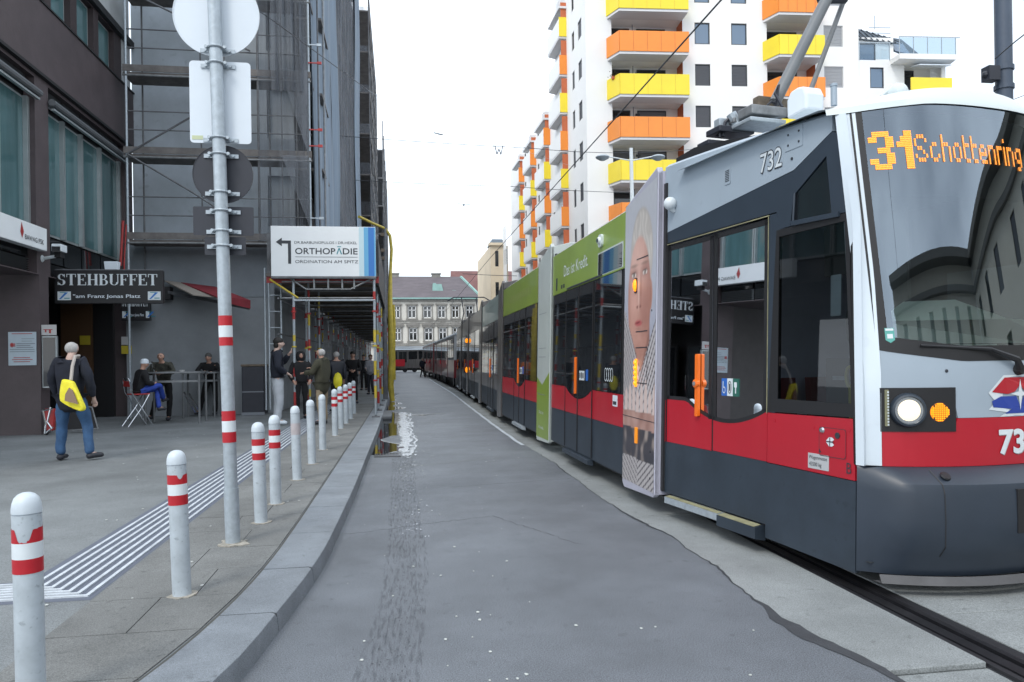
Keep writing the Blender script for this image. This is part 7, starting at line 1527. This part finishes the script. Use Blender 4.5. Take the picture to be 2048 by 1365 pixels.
def person(label, loc, rz, H=1.75, J=None, skin='skin', top=None, bottom=None, shoes='shoe', hair=None, hairm='haird', jl=.85, bulk=1.0, face=True, group=None, sleeve=True, wide=1.0, hands='curl', head_turn=0.0):
    """faces local +Y; J overrides joint positions in metres of a 1.75 m figure"""
    k = H / 1.75
    j = dict(pel=(0, 0, .96), wai=(0, .0, 1.10), che=(0, .0, 1.30), nec=(0, -.01, 1.47), hb=(0, .01, 1.53), hm=(0, .03, 1.62), ht=(0, .02, 1.70),
             sL=(-.18, 0, 1.42), eL=(-.23, -.03, 1.14), wL=(-.22, .06, .90), sR=(.18, 0, 1.42), eR=(.23, -.03, 1.14), wR=(.22, .06, .90),
             hL=(-.09, 0, .93), kL=(-.10, .02, .50), aL=(-.10, -.02, .09), hR=(.09, 0, .93), kR=(.10, .02, .50), aR=(.10, -.02, .09), fL=None, fR=None)
    if J: j.update(J)
    j = {a: (tuple(c * k for c in b) if b else None) for a, b in j.items()}
    t = thing('person', label, 'person', loc, rz, group)
    for s_ in 'LR':
        if j['f' + s_] is None: j['f' + s_] = add(j['a' + s_], ((-.03 if s_ == 'L' else .03) * k, .17 * k, -.045 * k))
    q = lambda p, a, b=None: (p, a * k, (b or a) * k)
    nose_ = add(j['hm'], (0, .105 * k, -.01 * k))
    def hand(w, e, sd):
        d = V(w) - V(e); d.normalize(); side = d.cross(V((0, 1, 0) if abs(d.y) < .8 else (0, 0, 1))).normalized(); pl = V(w) + d * .06 * k; ch = [[q(w, .024, .026), q(tuple(V(w) + d * .03 * k), .030, .018), q(tuple(pl), .034, .016)]]
        nn = d.cross(side)
        for i, ln in enumerate((.065, .075, .072, .055)):
            b0 = pl + side * (i - 1.5) * .019 * k; f1 = b0 + d * ln * .5 * k + nn * .008 * k; f2 = b0 + d * ln * .9 * k + nn * .03 * k
            ch.append([q(tuple(pl), .034, .016), q(tuple(b0 + d * .012 * k), .010), q(tuple(f1), .009), q(tuple(f2), .0075)])
        b0 = V(w) + d * .03 * k; ch.append([q(tuple(V(w) + d * .03 * k), .030, .018), q(tuple(b0 - side * .04 * k + d * .02 * k), .011), q(tuple(b0 - side * .052 * k + d * .05 * k), .009)])
        return ch
    ch = [[q(j['pel'], .12, .09), q(j['wai'], .11, .08), q(j['che'], .13, .09), q(j['nec'], .062, .06), q(j['hb'], .055, .06), q(lerp(j['hb'], j['hm'], .55), .068, .085), q(j['hm'], .078, .096), q(j['ht'], .058, .072)],
          [q(j['hm'], .078, .096), q(nose_, .014, .018)]]
    for s_, sg in (('L', -1), ('R', 1)):
        ch.append([q(j['che'], .13, .09), q(j['s' + s_], .05), q(lerp(j['s' + s_], j['e' + s_], .5), .042), q(j['e' + s_], .036), q(lerp(j['e' + s_], j['w' + s_], .5), .032), q(j['w' + s_], .024, .026)])
        ch += hand(j['w' + s_], j['e' + s_], sg)
        ch.append([q(j['pel'], .12, .09), q(j['h' + s_], .085), q(lerp(j['h' + s_], j['k' + s_], .5), .07), q(j['k' + s_], .05), q(lerp(j['k' + s_], j['a' + s_], .5), .045), q(j['a' + s_], .035), q(j['f' + s_], .03, .022)])
        ch.append([q(j['hm'], .078, .096), q(add(j['hm'], (sg * .084 * k, -.005 * k, -.005 * k)), .012, .02)])
    put('body', skinmesh(ch, 1), M[skin], t)
    if face:
        for sg in (-1, 1):
            s = MB(); s.ball(add(j['hm'], (sg * .030 * k, .088 * k, .018 * k)), .011 * k, .008 * k, .008 * k, 8); s.build('eye', M['ink'], t, world=False, smooth=True)
            s = MB(); c_ = add(j['hm'], (sg * .032 * k, .092 * k, .036 * k)); s.box(c_[0] - .02 * k, c_[0] + .02 * k, c_[1] - .01, c_[1] + .003, c_[2] - .003, c_[2] + .004); s.build('eyebrow', M[hairm], t, world=False)
        s = MB(); c_ = add(j['hm'], (0, .086 * k, -.052 * k)); s.ball(c_, .022 * k, .008 * k, .006 * k, 8); s.build('mouth', mat('lip', (.30, .10, .08), .6), t, world=False)
    B = bulk
    if top:
        hem = lerp(j['pel'], ((j['hL'][0] + j['hR'][0]) / 2, (j['hL'][1] + j['hR'][1]) / 2, min(j['hL'][2], j['hR'][2]) - .1 * k), 1.0) if jl < .9 else j['pel']
        if jl < .6: hem = add(j['pel'], (0, 0, -.30 * k))
        c2 = [[q(j['wai'], .145 * B * wide, .11 * B), q(j['pel'], .155 * B * wide, .115 * B), q(hem, .160 * B * wide, .12 * B)], [q(j['wai'], .145 * B * wide, .11 * B), q(j['che'], .165 * B * wide, .115 * B), q(lerp(j['che'], j['nec'], .75), .105 * B, .085 * B), q(j['nec'], .078 * B, .078 * B)]]
        for s_ in 'LR': c2.append([q(j['che'], .165 * B * wide, .115 * B), q(j['s' + s_], .078 * B), q(lerp(j['s' + s_], j['e' + s_], .5), .066 * B), q(j['e' + s_], .056 * B), q(lerp(j['e' + s_], j['w' + s_], .6), .050 * B), q(lerp(j['e' + s_], j['w' + s_], .93), .042 * B)])
        put('jacket', skinmesh(c2, 2), M[top], t)
    if bottom:
        bw = 1.25 if bottom == 'pale' else 1.12 if bottom == 'jeans' else 1.0
        c3 = [[q(j['pel'], .135, .105), q(lerp(j['pel'], j['wai'], .5), .125, .10)]]
        for s_ in 'LR': c3.append([q(j['pel'], .135, .105), q(j['h' + s_], .105 * bw), q(lerp(j['h' + s_], j['k' + s_], .5), .088 * bw), q(j['k' + s_], .068 * bw), q(lerp(j['k' + s_], j['a' + s_], .5), .062 * bw), q(lerp(j['k' + s_], j['a' + s_], 1.06), .064 * bw)])
        put('trousers', skinmesh(c3, 2), M[bottom], t)
    for s_ in 'LR':
        a_, f_ = j['a' + s_], j['f' + s_]; d = V(f_) - V(a_); heel = V(a_) - V((d.x, d.y, 0)).normalized() * .045 * k + V((0, 0, -.055 * k)) * (1 if abs(d.z) < .1 else .6)
        o = put('shoe', skinmesh([[q(tuple(heel), .05, .045), q(tuple(V(a_) + V((0, 0, -.04 * k))), .062, .05), q(tuple((V(a_) + V(f_)) / 2 + V((0, 0, -.015 * k))), .066, .046), q(tuple(V(f_) + (V(f_) - V(a_)) * .12), .058, .036)]], 1), M[shoes], t)
    if hair == 'short': 
        s = MB(); c_ = lerp(j['hm'], j['ht'], .30); s.ball((c_[0], c_[1] - .018 * k, c_[2] + .02 * k), .090 * k, .100 * k, .090 * k, 14); s.ball((c_[0], c_[1] - .05 * k, c_[2] - .05 * k), .078 * k, .06 * k, .085 * k, 12); s.build('hair', M[hairm], t, smooth=True, world=False)
    if hair == 'bald':
        s = MB(); c_ = j['hm']; s.ball((c_[0], c_[1] - .030 * k, c_[2] + .008 * k), .088 * k, .084 * k, .088 * k, 16); s.build('hair', M[hairm], t, smooth=True, world=False)
    if hair == 'cap':
        s = MB(); c_ = lerp(j['hm'], j['ht'], .55); n = 14
        s.lathe([(.098 * k, -.03 * k), (.098 * k, .02 * k), (.085 * k, .06 * k), (.05 * k, .085 * k), (.003, .092 * k)], n, c_); s.prism([(c_[0] + .085 * k * math.cos(R(a)), c_[1] + .04 * k + .13 * k * math.sin(R(a)), c_[2] - .03 * k) for a in lin(0, 180, 8)], (0, .01, .01)); s.build('cap', M['signback'], t, smooth=True, world=False)
    if hair == 'hood':
        s = MB(); c_ = j['hm']; s.lathe([(.095 * k, -.13 * k), (.120 * k, -.06 * k), (.122 * k, .03 * k), (.10 * k, .09 * k), (.04 * k, .122 * k), (.003, .125 * k)], 14, (c_[0], c_[1] - .045 * k, c_[2])); s.build('hood', M[top], t, smooth=True, world=False)
    return t
Z = .12
# man with the yellow bag, walking away
w1 = person('man in navy jacket and jeans walking away with a yellow shoulder bag', tuple(onG(143, 921, Z).xy) + (Z,), R(-8), 1.86, dict(
    kL=(-.15, .03, .50), aL=(-.17, .02, .09), kR=(.17, .12, .50), aR=(.25, .02, .10), fR=(.36, .15, .06), eL=(-.26, -.02, 1.15), wL=(-.22, .08, .90), eR=(.27, .0, 1.15), wR=(.27, .12, .88), che=(-.01, .03, 1.30), hb=(0, .05, 1.53), hm=(-.005, .075, 1.61), ht=(-.005, .065, 1.695)), 'skin2', 'navy', 'jeans', hair='bald', hairm='hairg', jl=.5, bulk=1.28, face=False)
b = MB(); K = 1.06
bagpts = [(-.02, -.21, 1.22), (.14, -.23, 1.18), (.22, -.24, 1.00), (.30, -.22, .80), (.26, -.22, .74), (.08, -.23, .82), (-.05, -.21, .90), (-.06, -.2, 1.02)]
b.prism([(x * K - .05, y * K, z * K) for x, y, z in [(p[0] + .13, p[1] - .02, p[2] - .03) for p in bagpts]], (0, -.13, 0)); bag = thing('shoulder_bag', 'yellow and brown shoulder bag slung on the walking man\'s back', 'bag', w1.location, R(-8))
o = b.build('bag_body', M['bagy'], bag, world=False, bevel=.045); sbm = o.modifiers.new('s', 'SUBSURF'); sbm.levels = 1; sbm.render_levels = 1
b = MB(); b.prism([(x * K - .05, (y - .03) * K, z * K) for x, y, z in ((.26, -.36, 1.06), (.31, -.365, 1.02), (.38, -.365, .83), (.20, -.365, .88), (.21, -.365, .97))], (0, -.02, 0)); b.build('brown_panel', M['bagb'], bag, world=False)
b = MB(); b.tube([(.17 * K, -.30, 1.16 * K), (.15 * K, -.22, 1.36 * K), (.13 * K, -.11, 1.50 * K), (.10 * K, .05, 1.51 * K), (.02, .16, 1.35 * K)], .024, 6); b.build('strap', M['strap'], bag, smooth=True, world=False)
b = MB(); b.lathe([(.07, 1.545), (.08, 1.53), (.075, 1.51)], 14, (0, .06, -.0)); 
# seated man in a cap on the tall folding chair, legs crossed
CX_, CY_ = -5.75, 18.3
b0 = onG(268, 852, Z)
cp_ = person('seated man in white cap, dark jacket and blue work trousers with crossed legs', (b0.x + .12, b0.y - .05, Z), R(-52), 1.72, dict(
    pel=(0, 0, .84), wai=(0, .02, .97), che=(0, .06, 1.16), nec=(0, .09, 1.33), hb=(0, .12, 1.39), hm=(0, .16, 1.48), ht=(0, .15, 1.56), sL=(-.17, .08, 1.28), sR=(.17, .08, 1.28),
    eL=(-.24, .12, 1.02), wL=(-.04, .34, .98), eR=(.24, .14, 1.02), wR=(.06, .36, 1.0), hL=(-.09, .06, .84), hR=(.09, .06, .84), kL=(-.08, .46, .86), aL=(.05, .46, .42), fL=(.09, .62, .38), kR=(.06, .48, .97), aR=(-.14, .64, .62), fR=(-.20, .78, .60)), 'skin', 'blk', 'blue_w', hair='cap', bulk=1.1)
ch_ = thing('folding_chair', 'tall chrome folding chair with red seat under the seated man', 'chair', (b0.x + .12, b0.y - .05, Z), R(-52))
b = MB()
for sx in (-.21, .21): b.tube([(sx, .25, .0), (sx, -.02, .45), (sx, -.22, .80), (sx, -.26, 1.05)], .014, 6)
b.tube([(-.21, -.26, 1.05), (-.15, -.27, 1.12), (.15, -.27, 1.12), (.21, -.26, 1.05)], .014, 6); b.build('back_frame', M['chrome'], ch_, smooth=True, world=False)
b = MB()
for sx in (-.19, .19): b.tube([(sx, -.30, 0), (sx, .02, .45), (sx, .18, .74)], .013, 6)
b.tube([(-.19, -.2, .15), (.19, -.2, .15)], .010, 6); b.build('rear_frame', M['chrome'], ch_, smooth=True, world=False)
b = MB(); b.box(-.19, .19, -.20, .20, .735, .765); b.build('seat', M['redp'], ch_, world=False, bevel=.01); b = MB(); b.box(-.19, .19, -.265, -.245, .93, 1.06); b.build('backrest', M['redp'], ch_, world=False, bevel=.008)
# standing tables
def table(lab, x0, x1, y0, y1, h):
    t = thing('standing_table', lab, 'table', ((x0 + x1) / 2, (y0 + y1) / 2, Z), group='standing tables')
    b = MB(); b.box(x0, x1, y0, y1, Z + h - .04, Z + h); b.build('tabletop', M['steel'], t, bevel=.005)
    for x in (x0 + .05, x1 - .05):
        for y in (y0 + .05, y1 - .05): b = MB(); b.tube([(x, y, Z), (x, y, Z + h - .04)], .028, 8); b.build('leg', M['steel'], t, smooth=True)
    b = MB(); b.box(x0 + .05, x1 - .05, y0 + .04, y0 + .06, Z + h - .26, Z + h - .21); b.box(x1 - .06, x1 - .04, y0 + .05, y1 - .05, Z + h - .26, Z + h - .21); b.build('rail', M['steel'], t)
    return t
tb = onY(284, 745, 19.2); tc_ = onY(401, 745, 19.2)
table('steel standing table where the man in camouflage leans', tb.x, tc_.x, 19.2, 19.95, tb.z - Z)
td = onY(384, 745, 21.0); te = onY(431, 745, 21.0)
table('steel standing table where the man in dark jacket leans', td.x - .3, te.x, 21.0, 21.6, td.z - Z)
tz = tb.z
b = MB(); c_ = onY(304, 745, 19.4); b.lathe([(.035, 0), (.035, .14), (.014, .20), (.012, .26)], 12, (c_.x, 19.4, tz)); tag(b.build('bottle', M['bott'], None, loc=(c_.x, 19.4, tz), smooth=True), 'dark bottle standing on the camouflage man\'s table', 'bottle')
b = MB(); c_ = onY(364, 745, 19.4); b.lathe([(.06, 0), (.07, .035), (.06, .04)], 12, (c_.x, 19.4, tz)); tag(b.build('ashtray', M['poster'], None, loc=(c_.x, 19.4, tz), smooth=True), 'small pale ashtray on the right part of the table', 'ashtray')
lean = dict(pel=(0, -.06, .98), wai=(0, -.02, 1.10), che=(0, .06, 1.28), nec=(0, .13, 1.43), hb=(0, .17, 1.48), hm=(0, .20, 1.56), ht=(0, .18, 1.65), sL=(-.19, .12, 1.37), sR=(.19, .12, 1.37), eL=(-.30, .22, 1.18), wL=(-.08, .42, 1.17), eR=(.30, .22, 1.18), wR=(.08, .42, 1.17), hL=(-.09, -.04, .94), hR=(.09, -.04, .94), kL=(-.14, .0, .5), kR=(.18, .05, .5), aR=(.32, -.12, .12), fR=(.42, -.02, .06))
c_ = onY(322, 745, 20.15); person('man in camouflage jacket leaning on the first standing table', (c_.x, 20.35, Z), R(180), 1.83, lean, 'skin', 'camo', 'blk', hair='bald', hairm='hair_gd', bulk=1.12)
c_ = onY(417, 745, 21.75); person('man in dark jacket bent over the second table by the hoarding', (c_.x, 21.95, Z), R(180), 1.80, lean, 'skin', 'blk', 'blk', hair='short', hairm='hair_gd', bulk=1.1)
st_ = thing('umbrella_stand', 'folded steel trestle legs leaning beneath the standing tables', 'trestle', tuple(onG(395, 835, Z)))
b = MB(); b.tube([onY(368, 785, 20.2), onY(391, 826, 20.0)], .022, 6); b.tube([onY(378, 788, 20.2), onY(401, 826, 20.0)], .022, 6); b.build('legs', M['chrome'], st_)
# three men talking
g1 = onG(556, 850, Z)
person('tall young man in black puffer jacket and wide pale trousers, hand at his chin', (g1.x, g1.y, Z), R(-75), 2.04, dict(eL=(-.25, .10, 1.18), wL=(-.05, .25, 1.42), eR=(.25, -.02, 1.14), wR=(.16, .18, 1.02), kL=(-.10, .03, .5), kR=(.11, .03, .5), hm=(0, .05, 1.62)), 'skin2', 'navy', 'pale', shoes='signback', hair='short', jl=.95, bulk=1.25)
g2 = onG(603, 838, Z)
person('man in black hooded sweatshirt standing between two talking men', (g2.x, g2.y, Z), R(195), 1.74, dict(eL=(-.27, .0, 1.14), wL=(-.20, .14, .98), eR=(.27, 0, 1.14), wR=(.20, .14, .98)), 'skin', 'blk', 'blk', hair='hood', bulk=1.2, jl=.95)
g3 = onG(645, 849, Z)
person('grey haired man in olive parka and khaki trousers gesturing', (g3.x, g3.y, Z), R(68), 1.79, dict(eL=(-.26, .10, 1.18), wL=(-.14, .36, 1.17), eR=(.26, .12, 1.18), wR=(.16, .32, 1.26), kL=(-.11, .02, .5), kR=(.12, .0, .5)), 'skin', 'olive', 'khaki', hair='bald', hairm='hairg', jl=.5, bulk=1.35)
g4 = onG(672, 826, Z); person('person in grey coat with a yellow bag behind the parka man', (g4.x, g4.y + .4, Z), R(20), 1.78, None, 'skin', 'signdark', 'blk', hair='bald', hairm='hairg', jl=.5, bulk=1.2, face=False)
b = MB(); q = onY(672, 762, g4.y + .1); b.ball((q.x + .05, q.y, q.z), .13, .10, .24, 10); tag(b.build('shopping_bag', M['bagy'], None, loc=tuple(q), smooth=True), 'yellow bag carried by the person behind the parka man', 'bag')
g5 = onG(714, 790, Z); person('man in black jacket walking toward the camera under the scaffold', (onX(712, 760, -1.55).x, 26.2, Z), R(180), 1.80, dict(eL=(-.25, .05, 1.15), wL=(-.06, .26, 1.10), eR=(.25, .05, 1.15), wR=(.06, .26, 1.10), kL=(-.08, .1, .5), aR=(.12, -.12, .12)), 'skin', 'blk', 'blk', hair='short', bulk=1.15)
person('woman in pale blouse with a bag walking under the scaffold', (onY(741, 700, 33).x, 33, Z), R(170), 1.74, dict(wL=(-.28, .1, .95), wR=(.16, .28, 1.15), kL=(-.06, .12, .5)), 'skin2', 'pale_c', 'signdark', hair='short', hairm='brownw', bulk=1.15)
person('dark clothed person far inside the scaffold walkway', (onY(727, 700, 38).x, 38, Z), R(175), 1.78, None, 'skin', 'blk', 'blk', hair='short')
wk = person('worker in orange vest by the scaffold upright', (onY(763, 700, 33.5).x, 33.5, Z), R(30), 1.76, None, 'skin', 'vest', 'signdark', hair='short', bulk=1.15, face=False)
person('person in black standing far off in the road', (onY(845, 730, 69).x, 69, 0), R(200), 1.80, dict(eL=(-.26, .1, 1.2), wL=(-.1, .25, 1.4), aR=(.2, 0, .09), aL=(-.18, 0, .09)), 'skin', 'navy', 'blk', hair='short', hairm='hair_gd', bulk=1.3)
person('tram driver in dark jacket seated behind the windscreen', tuple(FP + FU * 1.15 + FD * (FL - .95) + V((0, 0, .42))), R(-170), 1.75, dict(
    pel=(0, -.05, .62), wai=(0, -.06, .75), che=(0, -.03, .95), nec=(0, 0, 1.12), hb=(0, .02, 1.18), hm=(0, .05, 1.27), ht=(0, .03, 1.35), sL=(-.18, -.02, 1.07), sR=(.18, -.02, 1.07),
    eL=(-.25, .14, .86), wL=(-.16, .40, .92), eR=(.25, .14, .86), wR=(.20, .44, 1.05), hL=(-.09, 0, .60), hR=(.09, 0, .60), kL=(-.12, .42, .60), kR=(.12, .42, .60), aL=(-.12, .45, .15), aR=(.12, .45, .15)), 'skin', 'navy', 'blk', hair='short', hairm='hair_gd', bulk=1.15)
# things round the entrance
hc = thing('hand_cart', 'folded red and chrome hand cart at the foot of the brown pillar', 'cart', tuple(onG(95, 870, Z)))
y_ = 17.0; P_ = lambda px, py: onY(px, py, y_)
b = MB(); b.tube([P_(86, 820), P_(92, 850), P_(90, 868)], .02, 6); b.tube([P_(102, 815), P_(95, 845), P_(104, 858)], .02, 6); b.tube([P_(82, 822), P_(106, 818)], .02, 6); b.tube([P_(90, 868), P_(106, 855)], .018, 6); b.build('frame', M['chrome'], hc)
b = MB(); b.prism([P_(88, 818), P_(108, 818), P_(106, 862), P_(90, 862)], (0, .12, 0)); b.build('red_bag', M['redp'], hc, bevel=.02)
b = MB(); b.lathe([(.05, 0), (.05, .03)], 12, tuple(P_(92, 866)), ax=(0, 1, 0)); b.build('wheel', M['blk'], hc)
ab_ = thing('pavement_board', 'black pavement board with pale frame behind the walking man', 'board', tuple(onG(165, 865, Z)))
y_ = 17.3; b = MB(); 
for a, c in (((132, 808), (132, 862)), ((132, 862), (196, 858)), ((196, 858), (184, 815)), ((132, 808), (184, 815))): b.tube([P_(*a), P_(*c)], .015, 6)
b.build('frame', M['scaf'], ab_); b = MB(); b.prism([P_(134, 810), P_(182, 816), P_(194, 856), P_(134, 860)], (0, .02, 0)); b.build('panel', M['dark'], ab_)
pl = thing('balcony_plant', 'small leafy plant at the corner of the yellow balcony', 'plant', tuple(AF(1.75, 20.05, -.6)))
r3 = random.Random(2); s = MB(); o_ = AF(1.7, 20.0, -.7)
for i in range(60): p = o_ + V((r3.gauss(0, .14), r3.gauss(0, .12), abs(r3.gauss(0, .22)))); a_ = r3.random() * 6; d_ = V((math.cos(a_), math.sin(a_), r3.uniform(-.3, .8))) * .10; e_ = V((-math.sin(a_), math.cos(a_), 0)) * .04; s.poly([p - e_, p + d_, p + e_, p - d_ * .3])
s.build('foliage', mat('dry_leaves', (.09, .08, .035), .8, var=.4, vs=8), pl); s = MB(); s.lathe([(.12, -.12), (.15, .06)], 10, o_); s.build('pot', M['bred'], pl)
for o in list(bpy.data.meshes):
    if o.users == 0: bpy.data.meshes.remove(o)
